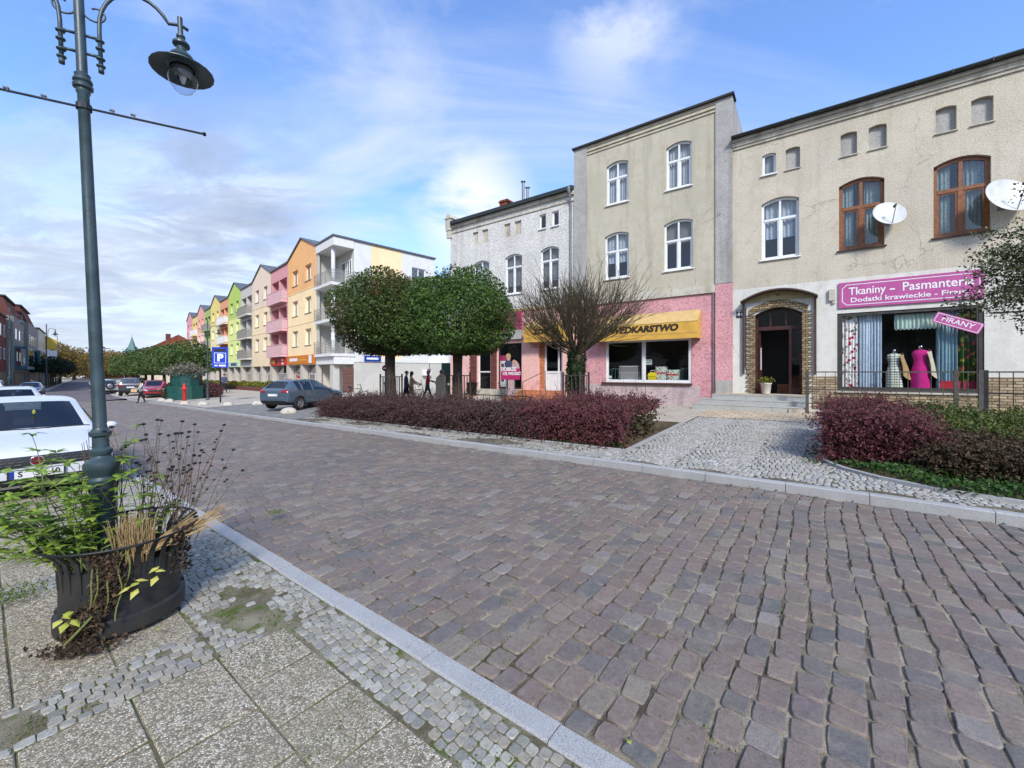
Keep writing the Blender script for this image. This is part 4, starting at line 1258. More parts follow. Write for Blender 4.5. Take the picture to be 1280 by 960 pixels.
# chimney and flues
mb = MB(); a = HW.u(632, 2.5); zc3 = HW.z(636, 250.5, 2.5); mb.bb(a-.25, a+.35, 2.2, 2.8, E3+.3, zc3); mb.bb(a-.3, a+.4, 2.15, 2.85, zc3-.15, zc3-.06); mb.build('chimney', M['roof_tile'], root)
for px, py in ((654, 226), (659.5, 233.5)):
    mb = MB(); a = HW.u(px, 2.5); zz = HW.z(px, py, 2.5); mb.tube([(a, 2.5, E3+.4), (a, 2.5, zz-.12)], .085, 10); mb.lathe([(.085, 0), (.085, .03), (.15, .05), (.15, .09), (.01, .14)], 10, 0, Matrix.Translation((a, 2.5, zz-.13)))
    mb.build('steel_flue', M['zinc'], root)
rebase(root, ((uB1+uB2)/2, 0, GZ-.1))
za = HW.z(680, 402); Y2 = .55
awning('short yellow awning lettered ZOO above the white half glazed shop door', HW.u(654.5, -Y2), HW.u(708, -Y2), HW.z(680, 401), HW.z(680, 407.5, -Y2), HW.z(680, 421.5, -Y2), HW.z(680, 427, -Y2), .1, Y2, 'ZOO', HW.u(676, -Y2), .36)
r, w_, h_ = board('shop_sign', 'magenta shop board above the brick pillars left of the ZOO awning', 'sign', HW.u(590), HW.u(652.5), HW.z(640, 412.5), HW.z(640, 391.5), -.01, 'magenta', th=.12)
# ================================================================== trees, hedges and beds
M['bark'] = pm('grey_brown_bark', S(104,92,76,.7), S(66,58,48,.7), 10, .95, .8, 24)
M['twig'] = pm('olive_brown_twigs', S(104,92,66,.75), S(76,68,50,.7), 8, .9, .3, 30)
M['globe_a'] = leaf_mat('dark_green_clipped_leaves', [S(76,100,46,0.71), S(98,122,56,0.71), S(62,84,42,0.67), S(114,134,64,0.71), S(88,108,52,0.67)], .5, .3, S(140,106,62,0.67))
M['globe_b'] = leaf_mat('mid_green_clipped_leaves', [S(78,112,48,0.71), S(102,136,56,0.71), S(62,90,42,0.67), S(120,148,66,0.71), S(88,116,52,0.67)], .5, .3)
M['far_green'] = leaf_mat('distant_green_leaves', [S(76,104,52,.75), S(96,120,60,.75), S(64,90,46,.7), S(108,124,66,.75)], .7, .2)
M['far_dark'] = leaf_mat('dark_street_tree_leaves', [S(44,66,42,.55), S(56,80,48,.55), S(38,56,38,.55)], .7, .15)
M['autumn'] = leaf_mat('yellow_autumn_leaves', [S(158,134,66,.75), S(140,122,62,.7), S(172,144,70,.75), S(120,114,60,.65), S(150,116,62,.7)], .7, .2)
M['barberry'] = leaf_mat('dark_purple_barberry_leaves', [S(98,66,68,.7), S(116,78,82,.7), S(80,58,56,.7), S(106,86,72,.7), S(124,94,104,.7), S(90,72,62,.7)], .6, .2)
M['barberry_red'] = leaf_mat('red_purple_barberry_leaves', [S(124,70,74,.72), S(142,82,88,.72), S(104,64,62,.7), S(122,92,76,.7), S(134,76,86,.72)], .6, .25)
M['barberry_in'] = leaf_mat('brown_inner_leaves', [S(96,76,60,.6), S(110,84,66,.6), S(80,66,54,.55), S(98,96,62,.55)], .8, .15)
M['brown_shrub'] = leaf_mat('brown_olive_shrub_leaves', [S(112,88,66,.6), S(96,78,54,.6), S(126,98,78,.6), S(92,92,54,.55), S(80,64,50,.55)], .7, .15)
M['green_low'] = leaf_mat('green_ground_cover', [S(62,104,42,.6), S(80,122,52,.6), S(50,88,38,.55), S(96,132,60,.6)], .5, .2)
M['green_bush'] = leaf_mat('olive_green_bush_leaves', [S(94,116,48,.6), S(114,132,58,.6), S(78,100,44,.6), S(132,142,72,.6)], .5, .2)
M['varieg'] = leaf_mat('variegated_green_cream_leaves', [S(84,104,56,.65), S(196,196,160,.75), S(70,88,50,.6), S(104,120,66,.65), S(168,172,128,.75), S(92,70,50,.6), S(60,78,42,.6)], .5, .25)
M['ivy'] = leaf_mat('dark_ivy_leaves', [S(44,66,34,.6), S(58,84,42,.6), S(36,54,30,.55), S(72,94,50,.6)], .4, .1)
M['hedge_stem'] = pm('barberry_stems', S(96,70,60,.7), None, 8, .9)

def tree_trunk(parent, pts, radii, mat='bark', limbs=()):
    mb = MB(); mb.tube(pts, radii, 12)
    t = mb.build('trunk', M[mat], parent, True)
    return t
def globe_tree(name, label, px, Y, crown_mat, cr, cz, lean=0.0, n=26000, size=.105, tr=.17, seed=1, group='clipped globe trees in the hedge bed', brown=False):
    X = (px-CX)/F*Y
    s = X*_d0.x+Y*_d0.y; nn = X*_n0.x+Y*_n0.y
    z = W(s, nn).z
    r = thing(name, label, 'tree', (X, Y, z), 0, group)
    h = cz - z
    top = h-cr[2]*.55
    tree_trunk(r, [(0,0,-.1),(0.01,0,.12),(.02,0,.5),(lean*.5,0,top*.6),(lean,.02,top),(lean*1.1,.02,h)], [tr*1.7,tr*1.15,tr,tr*.92,tr*1.05,tr*.5])
    g = random.Random(seed)
    mb = MB()
    for i in range(11):
        a = 2*PI*i/11+g.random()*.4; e = .35+.5*g.random(); L = min(cr[0], cr[1])*(.72+.2*g.random())
        p0 = Vector((lean, .02, top-.05*g.random()))
        pts = [p0]
        for k in range(1, 5):
            f = k/4
            pts.append(p0+Vector((math.cos(a)*L*f, math.sin(a)*L*f, math.sin(e)*L*f*(1.1-.45*f))) + Vector((g.random()-.5, g.random()-.5, g.random()-.5))*.12)
        mb.tube(pts, [.07,.05,.035,.022,.01], 6)
    mb.build('limbs', M['bark'], r, True)
    C = blob_points(n, (lean, 0, h), cr, .5, .20, seed, .80)
    V, Fc = leaf_quads(C, size)
    raw('crown', V, Fc, M[crown_mat], r)
    mb = MB(); P = []
    for i in range(150):
        d = Vector((g.gauss(0,1), g.gauss(0,1), g.gauss(0,.8)+.3)).normalized(); p = Vector((lean+d.x*cr[0]*.86, d.y*cr[1]*.86, h+max(-.6, d.z)*cr[2]*.86)); L = .25+.35*g.random()
        e = (d+Vector((g.gauss(0,.35), g.gauss(0,.35), .35))).normalized(); mb.tube([p, p+e*L*.5, p+e*L], [.006,.005,.003], 3, cap=False)
        for k in range(12): P.append(tuple(p+e*L*(.25+.8*g.random())+Vector((g.gauss(0,.03), g.gauss(0,.03), g.gauss(0,.03)))))
    mb.build('shoots', M['twig'], r)['kind'] = 'stuff'
    V, Fc = leaf_quads(np.array(P), size*.8); raw('shoot_leaves', V, Fc, M[crown_mat], r)
    if brown:
        C = blob_points(4200, (lean+.25, -.1, h+cr[2]*.42), (cr[0]*.62, cr[1]*.66, cr[2]*.60), .35, .3, seed+1); V, Fc = leaf_quads(C, size*.85); raw('autumn_leaves', V, Fc, M['brown_tips'], r)
    return r
M['brown_tips'] = leaf_mat('olive_brown_leaf_tips', [S(128,108,60,.72), S(108,104,54,.7), S(140,104,70,.72), S(96,106,52,.7)], .6, .3)
globe_tree('globe_tree', 'left clipped globe tree with a brownish top, before the pale apartment side wall', 489, 17.2, 'globe_a', (2.28, 2.15, 1.85), 4.0, -.05, 28000, .105, .20, 11, brown=True)
globe_tree('globe_tree', 'right clipped globe tree with an evenly green crown, before the pink shop front', 572, 15.5, 'globe_b', (2.12, 2.1, 1.75), 3.85, .0, 30000, .10, .19, 5)

def pollard():
    px, Y = 720, 13.5; X = (px-CX)/F*Y
    s = X*_d0.x+Y*_d0.y; nn = X*_n0.x+Y*_n0.y; z = W(s, nn).z
    r = thing('pollard_tree', 'leafless pollarded tree with an ivy covered trunk before the yellow awning', 'tree', (X, Y, z), 0)
    hf = 2.35-z
    tree_trunk(r, [(0,0,-.1),(0,0,.4),(0,0,hf*.6),(0,0,hf),(0,0,hf+.15)], [.24,.2,.2,.24,.12])
    g = random.Random(3)
    mb = MB()
    def grow(p, d, L, r0, depth):
        pts = [p]; rr = [r0]; q = p.copy(); dd = d.copy(); k = 5
        for i in range(k):
            dd = (dd + Vector((g.gauss(0,.07), g.gauss(0,.07), g.gauss(0,.06)+(.05 if depth else .02)))).normalized()
            q = q + dd*L/k; pts.append(q.copy()); rr.append(max(.0052, r0*(1-.78*(i+1)/k)))
        mb.tube(pts, rr, 5 if depth < 2 else 3, cap=False)
        if depth < 2:
            for j in range((9, 7)[depth]):
                i = g.choice((1,2,2,3,3,4)) if depth else g.choice((1,2,3,3,4,4))
                ax = Vector((g.gauss(0,1), g.gauss(0,1), g.gauss(0,.6)+.2)).normalized()
                nd = (dd*1.2 + ax*.62).normalized()
                grow(pts[i], nd, L*(.62+.3*g.random()) if depth == 0 else L*(.45+.3*g.random()), rr[i]*.62, depth+1)
    for i in range(34):
        a = 2*PI*i/34 + g.random()*.3; e = (.36, .56, .8, 1.1, .22, 1.3)[i % 6]+g.random()*.2
        d = Vector((math.cos(a)*math.cos(e), math.sin(a)*math.cos(e), math.sin(e)))
        grow(Vector((math.cos(a)*.1, math.sin(a)*.1, hf-.06+.2*g.random())), d, 1.42+.35*g.random(), .034, 0)
    mb.build('branches', M['twig'], r, True)
    P = []
    for i in range(2600):
        a = rng.random()*2*PI; zz = rng.random()**.8*(hf+.1); rad = .23+.05*math.sin(a*3+zz*4)+rng.random()*.07
        P.append((math.cos(a)*rad, math.sin(a)*rad, zz))
    V, Fc = leaf_quads(np.array(P), .085); raw('ivy', V, Fc, M['ivy'], r)
pollard()

def tree_guard(label, px, Y, ztop, w=.31):
    X = (px-CX)/F*Y; s = X*_d0.x+Y*_d0.y; nn = X*_n0.x+Y*_n0.y; z = W(s, nn).z
    r = thing('tree_guard', label, 'tree guard', (X, Y, z), _rz, 'iron tree guards')
    h = ztop-z
    for zz in (.25, h*.93):
        mb = MB()
        for sx, sy, ex, ey in ((-1,-1,1,-1),(1,-1,1,1),(1,1,-1,1),(-1,1,-1,-1)):
            mb.tube([(sx*w, sy*w, zz), (ex*w, ey*w, zz)], .016, 6)
        mb.build('hoop', M['grey_iron'], r)
    mb = MB()
    for k in range(5):
        f = -1+2*k/4
        for a, b in ((f*w, -w), (f*w, w), (-w, f*w), (w, f*w)):
            if abs(f) == 1 and abs(b) == w and abs(a) == w: continue
            mb.bb(a-.009, a+.009, b-.009, b+.009, .0, h*.93)
    mb.build('bars', M['grey_iron'], r)
    mb = MB()
    for a in (-w, w):
        for b in (-w, w):
            MB().bb(a-.025, a+.025, b-.025, b+.025, -.05, h).build('post', M['grey_iron'], r)
tree_guard('iron tree guard round the ivy covered trunk', 720, 13.5, 1.80)
tree_guard('iron tree guard round the left globe tree', 489, 17.2, 1.72)
tree_guard('iron tree guard round the right globe tree', 573, 15.5, 1.78)

def sprays(n, s0, s1, n0, n1, h, lean, leaf, per, length, seed, profile=None, front=.5):
    """arching twigs rising out of a hedge, with small leaves along them; street coordinates -> world"""
    g = np.random.default_rng(seed)
    ss = s0+(s1-s0)*g.random(n); nv = n0+(n1-n0)*g.random(n)
    k = g.random(n)
    nfront = int(n*front)
    nv[:nfront] = n0 + .25*g.random(nfront)**2
    hh = h*(profile(ss) if profile else 1.0)
    zs = hh*np.where(np.arange(n) < nfront, g.random(n)**.8, .75+.25*g.random(n))
    base = Wv(ss, nv); base[:, 2] += zs*.82
    d = g.normal(size=(n, 3))*np.array([.75, .75, .28]); d[:, 2] += .45
    d[:nfront, :2] += np.array([-_n0.x, -_n0.y])*.55
    d[:nfront, 2] -= .22
    d /= np.linalg.norm(d, axis=1)[:, None]
    t = (np.arange(per)+.5)/per
    L = length*(.55+.8*g.random(n))[:, None]
    P = base[:, None, :] + d[:, None, :]*(L*t[None])[:, :, None]
    P[..., 2] += (-.32*(t[None]**2)*L*np.where(np.arange(n) < nfront, 1.0, .35)[:, None])
    P += g.normal(size=P.shape)*leaf*.35
    P = P.reshape(-1, 3)
    P[:, 2] = np.maximum(P[:, 2], base[:, 2].min()-h)
    return P, base, d, L

def hedge(name, label, s0, s1, n0, n1, h, mat, n, leaf, per, length, seed, fill=9000, fillmat='barberry_in', cat='hedge', profile=None, group=None, stems=160, spikes=0):
    c = W((s0+s1)/2, (n0+n1)/2)
    r = thing(name, label, cat, c, 0, group)
    o3 = np.array(c)
    P, base, d, L = sprays(n, s0, s1, n0, n1, h, .5, leaf, per, length, seed, profile)
    V, Fc = leaf_quads(P-o3, leaf, aspect=.55)
    raw('foliage', V, Fc, M[mat], r)
    g = np.random.default_rng(seed+50)
    ss = s0+(s1-s0)*g.random(fill); nv = n0+.06+(n1-n0-.06)*g.random(fill)**1.3
    hh = h*(profile(ss) if profile else 1.0)*.86
    Q = Wv(ss, nv); Q[:, 2] += hh*g.random(fill)
    V, Fc = leaf_quads(Q-o3, leaf*1.9, aspect=.75)
    raw('inner_foliage', V, Fc, M[fillmat], r)
    mb = MB()
    for i in range(stems):
        k = int(g.integers(0, n))
        p = Vector(base[k]-o3); dd = Vector(d[k]); LL = float(L[k, 0])*1.15
        mb.tube([p-dd*.12, p+dd*LL*.5, p+dd*LL+Vector((0,0,-.05*LL))], [.006, .004, .002], 3, cap=False)
    for i in range(spikes):
        a = s0+(s1-s0)*g.random(); b = n0+(n1-n0)*g.random()
        p = W(a, b, h*(profile(np.array([a]))[0] if profile else 1)*.8)-c
        dd = Vector((g.normal()*.28, g.normal()*.28, 1)).normalized(); LL = .35+.45*g.random()
        mb.tube([p, p+dd*LL*.6+Vector((.02,0,0)), p+dd*LL], [.006, .004, .002], 3, cap=False)
    mb.build('stems', M['hedge_stem'], r)['kind'] = 'stuff'
    return r
hedge('barberry_hedge', 'long dark purple barberry hedge along the kerb', 5.6, 16.4, 8.55, 10.4, .80, 'barberry', 6700, .052, 13, .42, 21, 16000,
      profile=lambda s: .95+.07*np.sin(s*1.9)+.05*np.sin(s*4.3+1), stems=300, spikes=70)
hedge('barberry_hedge', 'reddish barberry bush at the right end of the long hedge', 3.55, 6.3, 8.6, 11.2, .98, 'barberry_red', 2900, .052, 13, .42, 31, 7000,
      profile=lambda s: 1.0+.06*np.sin(s*3.9)-.10*np.clip(4.2-s, 0, 1), stems=160, spikes=60)
def sparse(label, s, n, h, seed, group='loose twiggy barberry shoots behind the hedge'):
    c = W(s, n); r = thing('twiggy_shrub', label, 'shrub', c, 0, group)
    g = random.Random(seed); mb = MB(); P = []
    for i in range(26):
        a = g.random()*2*PI; e = 1.0+.5*g.random(); L = h*(.6+.5*g.random())
        d = Vector((math.cos(a)*math.cos(e), math.sin(a)*math.cos(e), math.sin(e)))
        pts = [Vector((0,0,.0))+d*L*k/5+Vector((math.cos(a), math.sin(a), 0))*.16*(k/5)**2 for k in range(6)]
        mb.tube(pts, [.008,.007,.006,.005,.003,.002], 3, cap=False)
        for k in range(16): P.append(tuple(pts[0].lerp(pts[-1], .35+.65*g.random())+Vector((g.gauss(0,.03), g.gauss(0,.03), g.gauss(0,.02)))))
    mb.build('stems', M['hedge_stem'], r)
    V, Fc = leaf_quads(np.array(P), .05); raw('foliage', V, Fc, M['barberry_in'], r)
sparse('tall twiggy shrub rising behind the hedge near the beige coated walker', 10.7, 10.9, 1.45, 4)
sparse('tall twiggy shrub rising behind the hedge below the left globe tree', 13.3, 10.9, 1.3, 5)
sparse('twiggy shrub rising behind the hedge before the orange steps', 8.6, 11.0, 1.25, 6)

hedge('barberry_hedge', 'rounded purple barberry shrub at the corner of the right bed', -1.45, .02, 9.35, 12.2, 1.02, 'barberry_red', 3000, .046, 12, .34, 41, 9000,
      profile=lambda s: 1.0-.25*np.clip((-s-.8)/.7, 0, 1)+.04*np.sin(s*5), stems=200, spikes=10)
hedge('low_shrub', 'low brown shrubs along the front of the right bed', -6.5, -1.2, 8.9, 10.6, .56, 'brown_shrub', 3400, .05, 11, .30, 51, 8000, cat='shrub',
      profile=lambda s: .9+.12*np.sin(s*2.7), stems=150)
hedge('green_shrub', 'loose green bushes between the purple shrub and the black railing', -6.2, -1.3, 11.0, 14.2, .66, 'green_bush', 3400, .065, 10, .40, 61, 5000, 'green_bush', cat='shrub',
      profile=lambda s: .9+.15*np.sin(s*3.1+1), stems=120)
def ground_cover(name, s0, s1, n0, n1, h, mat, n, size, seed, edge=None):
    g = np.random.default_rng(seed)
    ss = s0+(s1-s0)*g.random(n); nv = n0+(n1-n0)*g.random(n)
    if edge is not None:
        keep = edge(ss, nv); ss, nv = ss[keep], nv[keep]
    Q = Wv(ss, nv); Q[:, 2] += .03+h*g.random(len(ss))*(.6+.4*np.sin(ss*3)*np.sin(nv*5))
    V, Fc = leaf_quads(Q, size, up=.35)
    o = raw(name, V, Fc, M[mat]); o['kind'] = 'stuff'; return o
ground_cover('ground_cover', -7.5, -.2, 7.98, 9.2, .24, 'green_low', 7000, .065, 71, lambda s, n: n > 8.0+np.clip((s+1.3)*.85, 0, 2))
ground_cover('weeds', 3.5, 7.0, 8.40, 8.75, .12, 'green_low', 900, .06, 72, lambda s, n: np.sin(s*4.2)+np.sin(s*9+n*20) > -.3)
ground_cover('weeds', 9.5, 13.5, 8.42, 8.7, .06, 'green_low', 260, .05, 73, lambda s, n: np.sin(s*3.2) > .2)
ground_cover('weeds', -.2, .35, 8.9, 10.4, .08, 'green_low', 120, .06, 74)

def side_tree():
    Y = 7.1; X = 9.62
    s = X*_d0.x+Y*_d0.y; nn = X*_n0.x+Y*_n0.y; z = W(s, nn).z
    r = thing('leafy_tree', 'leafy tree with green and cream leaves reaching in at the right edge', 'tree', (X, Y, z), 0)
    h = 4.25-z
    tree_trunk(r, [(0,0,-.1),(0,0,.6),(-.03,0,1.4),(-.1,0,h-.6)], [.13,.1,.09,.06])
    g = random.Random(9); mb = MB(); P = []
    for i in range(54):
        a = g.random()*2*PI; e = g.uniform(-.5, 1.3); L = g.uniform(.9, 1.7)*(1.0 if e > 0 else .85)
        p0 = Vector((-.08, 0, h-1.15+1.1*g.random()))
        d = Vector((math.cos(a)*math.cos(e), math.sin(a)*math.cos(e), math.sin(e)))
        pts = [p0+d*L*k/5+Vector((0,0,-.30*(k/5)**2*L))+Vector((g.gauss(0,.03),g.gauss(0,.03),g.gauss(0,.03))) for k in range(6)]
        mb.tube(pts, [.022,.017,.012,.009,.006,.003], 4, cap=False)
        for k in range(190):
            f = .3+.7*g.random()**.8
            i0 = min(4, int(f*5)); q = pts[i0].lerp(pts[i0+1], f*5-i0)
            P.append(tuple(q+Vector((g.gauss(0,.10), g.gauss(0,.10), g.gauss(0,.09)))))
    mb.build('limbs', M['twig'], r)
    V, Fc = leaf_quads(np.array(P), .058, aspect=.55, up=.25); raw('crown', V, Fc, M['varieg'], r)
side_tree()
# ================================================================== street lamp and planter in the foreground
M['lamp_green'] = pm('weathered_dark_green_lamp_paint', S(66,86,92,.85), S(46,62,66,.8), 7, .42, .12, 50, spec=.5)
M['lamp_in'] = pm('grey_reflector', S(150,150,146,.8), None, 5, .4)
def clear_glass():
    t = NT('clear_lamp_bowl')
    fr = fres(t, 1.45); gl = t.n('ShaderNodeBsdfGlossy', {'Color': (1,1,1,1), 'Roughness': .02}); tp = t.n('ShaderNodeBsdfTransparent', {'Color': (.86,.89,.92,1)})
    mx = t.n('ShaderNodeMixShader', {0: t.math('MULTIPLY', fr, 1.0, True), 1: tp.outputs[0], 2: gl.outputs[0]}); t.link(mx.outputs[0], t.out.inputs[0])
    return t.mat
M['bowl'] = clear_glass()
AD = Vector((.85, .527, 0)).normalized()
ARZ = math.atan2(AD.y, AD.x)
def lamp_head(parent, x, z, n=24):
    """lantern hanging at local (x, 0, z) (z = rim height), parts as children of the arm"""
    T = Matrix.Translation((x, 0, z))
    h = MB(); h.lathe([(.018,.44),(.018,.30),(.030,.29),(.03,.275),(.022,.27),(.035,.25),(.058,.225),(.058,.21),(.034,.19),(.03,.165),(.05,.15),(.075,.125),(.088,.10),(.082,.09),(.095,.075),(.115,.045),(.205,.006),(.213,.0),(.213,-.006),(.20,-.004),(.11,.028),(.085,.02)], n, 0, T, False)
    hd = h.build('lamp_head', M['lamp_green'], parent, angle=35)
    b = MB(); b.lathe([(.106,.02),(.108,-.02),(.103,-.07),(.088,-.125),(.06,-.165),(.03,-.185),(.001,-.19)], n, 0, T, False); b.build('glass_bowl', M['bowl'], hd, True)
    k = MB(); k.lathe([(.012,.02),(.03,.0),(.03,-.04),(.012,-.10),(.001,-.105)], 10, 0, T, False); k.build('bulb', M['white_paint'], hd, True)
    f = MB(); f.lathe([(.07,.015),(.072,.012),(.045,-.055),(.043,-.055)], 16, 0, T, False); f.build('reflector', M['lamp_in'], hd, True)
    return hd
def street_lamp(label, loc, rz, double=True, tilt=None, bar=False, group='green street lamps with curved arms', detail=16, scale=1.0):
    r = thing('street_lamp', label, 'street lamp', loc, rz, group)
    mb = MB()
    mb.lathe([(.115,-.05),(.115,.05),(.09,.07),(.075,.12),(.068,.5),(.066,.93),(.078,.95),(.082,.975),(.070,.995),(.075,1.01),(.098,1.045),(.104,1.075),(.098,1.105),(.06,1.135),(.052,1.15),(.066,1.175),(.064,1.195),(.048,1.21),(.046,1.29),(.062,1.30),(.064,1.325),(.045,1.345),(.040,1.36),(.0385,1.8),(.035,3.0),(.033,3.84),(.04,3.85),(.04,3.875),(.056,3.885),(.058,3.905),(.046,3.92),(.056,3.935),(.05,3.955),(.042,3.965),(.046,3.985),(.031,4.0),(.029,4.9),(.04,4.91),(.04,4.94),(.02,4.97),(.028,5.02),(.001,5.08)], detail)
    mb.build('pole', M['lamp_green'], r, angle=35)
    for sgn in ((1, -1) if double else (1,)):
        mb = MB()
        x0 = .105*sgn
        pts = [(x0,0,4.05),(x0,0,4.36)]
        for i in range(1, 13):
            a = PI - (PI*.80)*i/12
            pts.append((sgn*(.105+.23+.23*math.cos(a)*(1.0)), 0, 4.38+.34*math.sin(a)))
        pts += [(sgn*(.60 if sgn > 0 else .70), 0, 4.60), (sgn*(.645 if sgn > 0 else .74), 0, 4.575)]
        mb.tube(pts, .0135, 8)
        for zz in (4.085, 4.14, 4.215, 4.275): mb.lathe([(.013,-.012),(.026,-.004),(.028,.004),(.013,.012)], 10, 0, Matrix.Translation((x0,0,zz)))
        mb.lathe([(.017,-.02),(.017,.02)], 8, 0, Matrix.Translation((x0,0,4.055)))
        for zz in (4.155, 4.29): mb.tube([(.02*sgn,0,zz+.0),(x0,0,zz)], .011, 6)
        # scroll
        sc = []
        for i in range(16):
            a = i/15*PI*1.7; q = .075*(1-.55*i/15); sc.append((sgn*(.09+q*math.cos(a+PI)), 0, 4.48+q*math.sin(a+PI)))
        mb.tube([(.0,0,4.52)]+sc, .007, 5)
        mb.tube([(sgn*.03,0,4.60),(sgn*.10,0,4.63),(sgn*.2,0,4.66)], .007, 5)
        arm = mb.build('arm', M['lamp_green'], r, True)
        lamp_head(arm, sgn*(.595 if sgn > 0 else .70), 4.22, 20)
    if bar:
        mb = MB(); mb.tube([(-.95,0,3.755),(.72,0,3.735)], .0085, 6); mb.lathe([(.012,-.012),(.018,0),(.012,.012)], 8, 0, Matrix.Translation((.72,0,3.735)) @ Matrix.Rotation(PI/2,4,'Y'))
        for x in (-.38,-.2,.16,.28): mb.bb(x-.006,x+.006,-.006,.006,3.74,3.765); mb.bb(x-.02,x+.008,-.008,.008,3.762,3.772)
        mb.lathe([(.045,-.02),(.045,.02)], 12, 0, Matrix.Translation((0,0,3.745)), cap=False)
        mb.build('crossbar', M['black_iron'], r)
    r.scale = (scale,)*3
    return r
lp = street_lamp('dark green street lamp with a thin crossbar standing between the two black planters', (-3.0, 3.05, .03), ARZ, True, None, True, detail=20)
lp.rotation_euler = (Matrix.Rotation(-.05, 3, 'Y') @ Matrix.Rotation(ARZ, 3, 'Z')).to_euler()

M['planter'] = pm('black_planter_plastic', S(34,38,42,.85), S(66,62,56,.7), 5, .55, .12, 50)
M['compost'] = soil_mat('dark_compost', S(52,42,34,.6), S(60,72,36,.6), S(84,70,54,.6), .1)
PC = Vector((-2.90, 3.06, .03)); FA = math.atan2(-.74, .67)
def planter(label, a0, off):
    c = PC + Vector((math.cos(a0), math.sin(a0), 0))*off
    r = thing('half_round_planter', label, 'planter', c, a0, 'black half round planters round the lamp')
    r.scale = (.82, .82, 1)
    # local +x is the bulging side
    def half(prof, mb, n=22):
        vs = []; k = len(prof)
        for i in range(n+1):
            a = -PI/2+PI*i/n
            for rr, z in prof: vs.append((rr*math.cos(a), rr*math.sin(a), z))
        fs = [(i*k+j, (i+1)*k+j, (i+1)*k+j+1, i*k+j+1) for i in range(n) for j in range(k-1)]
        mb.add(vs, fs)
        return n, k
    mb = MB()
    half([(.40,.10),(.40,.43),(.37,.43),(.37,.12)], mb)
    mb.bb(-.03,.0,-.40,.40,.02,.43)
    mb.build('body', M['planter'], r, angle=40)
    mb = MB(); half([(.36,.0),(.43,.0),(.435,.02),(.435,.10),(.41,.115),(.38,.115)], mb); mb.bb(-.02,.03,-.43,.43,.0,.11); mb.build('base_ring', M['planter'], r, angle=40)
    mb = MB()
    for i in range(15):
        a = -PI/2+PI*i/14; ca, sa = math.cos(a), math.sin(a); t = Vector((-sa, ca, 0))*.02
        p = [Vector((rr*ca, rr*sa, z)) for rr, z in ((.404,.30),(.412,.42),(.435,.51),(.485,.57),(.53,.60))]
        vs = []
        for q in p: vs += [q-t, q+t]
        for q in p: vs += [q-t-Vector((ca,sa,0))*.012, q+t-Vector((ca,sa,0))*.012]
        fs = [(2*j, 2*j+1, 2*j+3, 2*j+2) for j in range(4)]+[(10+2*j+1, 10+2*j, 10+2*j+2, 10+2*j+3) for j in range(4)]+[(2*j,2*j+2,12+2*j,10+2*j) for j in range(4)]+[(2*j+3,2*j+1,11+2*j,13+2*j) for j in range(4)]
        mb.add(vs, fs)
    mb.build('flared_slats', M['planter'], r)
    mb = MB(); pts = [(.53*math.cos(-PI/2+PI*i/30), .53*math.sin(-PI/2+PI*i/30), .605) for i in range(31)]
    pts = [(-.03,-.30,.56),(-.03,-.48,.60)]+pts+[(-.03,.48,.60),(-.03,.30,.56)]
    mb.tube(pts, .0085, 6); mb.build('wire_rim', M['black_iron'], r, True)
    mb = MB(); vs = [(0,0,.40)]+[(.375*math.cos(-PI/2+PI*i/20), .375*math.sin(-PI/2+PI*i/20), .385+.02*math.sin(i*2.3)) for i in range(21)]
    mb.add(vs, [(0,i,i+1) for i in range(1,21)]); mb.build('soil', M['compost'], r)
    return r
planter('black half round planter in front of the lamp, trailing withered plants', FA, .05)
planter('black half round planter behind the lamp, full of dry stalks', FA+PI, .05)

M['weed'] = leaf_mat('fresh_green_weed_leaves', [S(122,158,54,.72), S(150,184,66,.75), S(100,138,48,.7), S(168,192,80,.75)], .45, .35)
M['weed_stem'] = pm('green_stem', S(140,150,84,.7), None, 6, .7)
M['straw'] = pm('dry_straw', S(196,168,116,.85), S(150,120,78,.8), 12, .9)
M['dead'] = leaf_mat('withered_brown_leaves', [S(104,84,64,.65), S(84,66,52,.6), S(122,98,74,.65), S(74,60,48,.55)], .8, .15)
M['lime'] = leaf_mat('pale_lime_leaves', [S(214,216,96,.85), S(196,206,90,.8), S(226,222,120,.85)], .45, .35)
M['seed'] = pm('dark_seed_heads', S(44,34,30,.7), None, 8, .9)
M['drystem'] = pm('grey_brown_dry_stem', S(124,104,82,.75), S(92,76,60,.7), 8, .9)

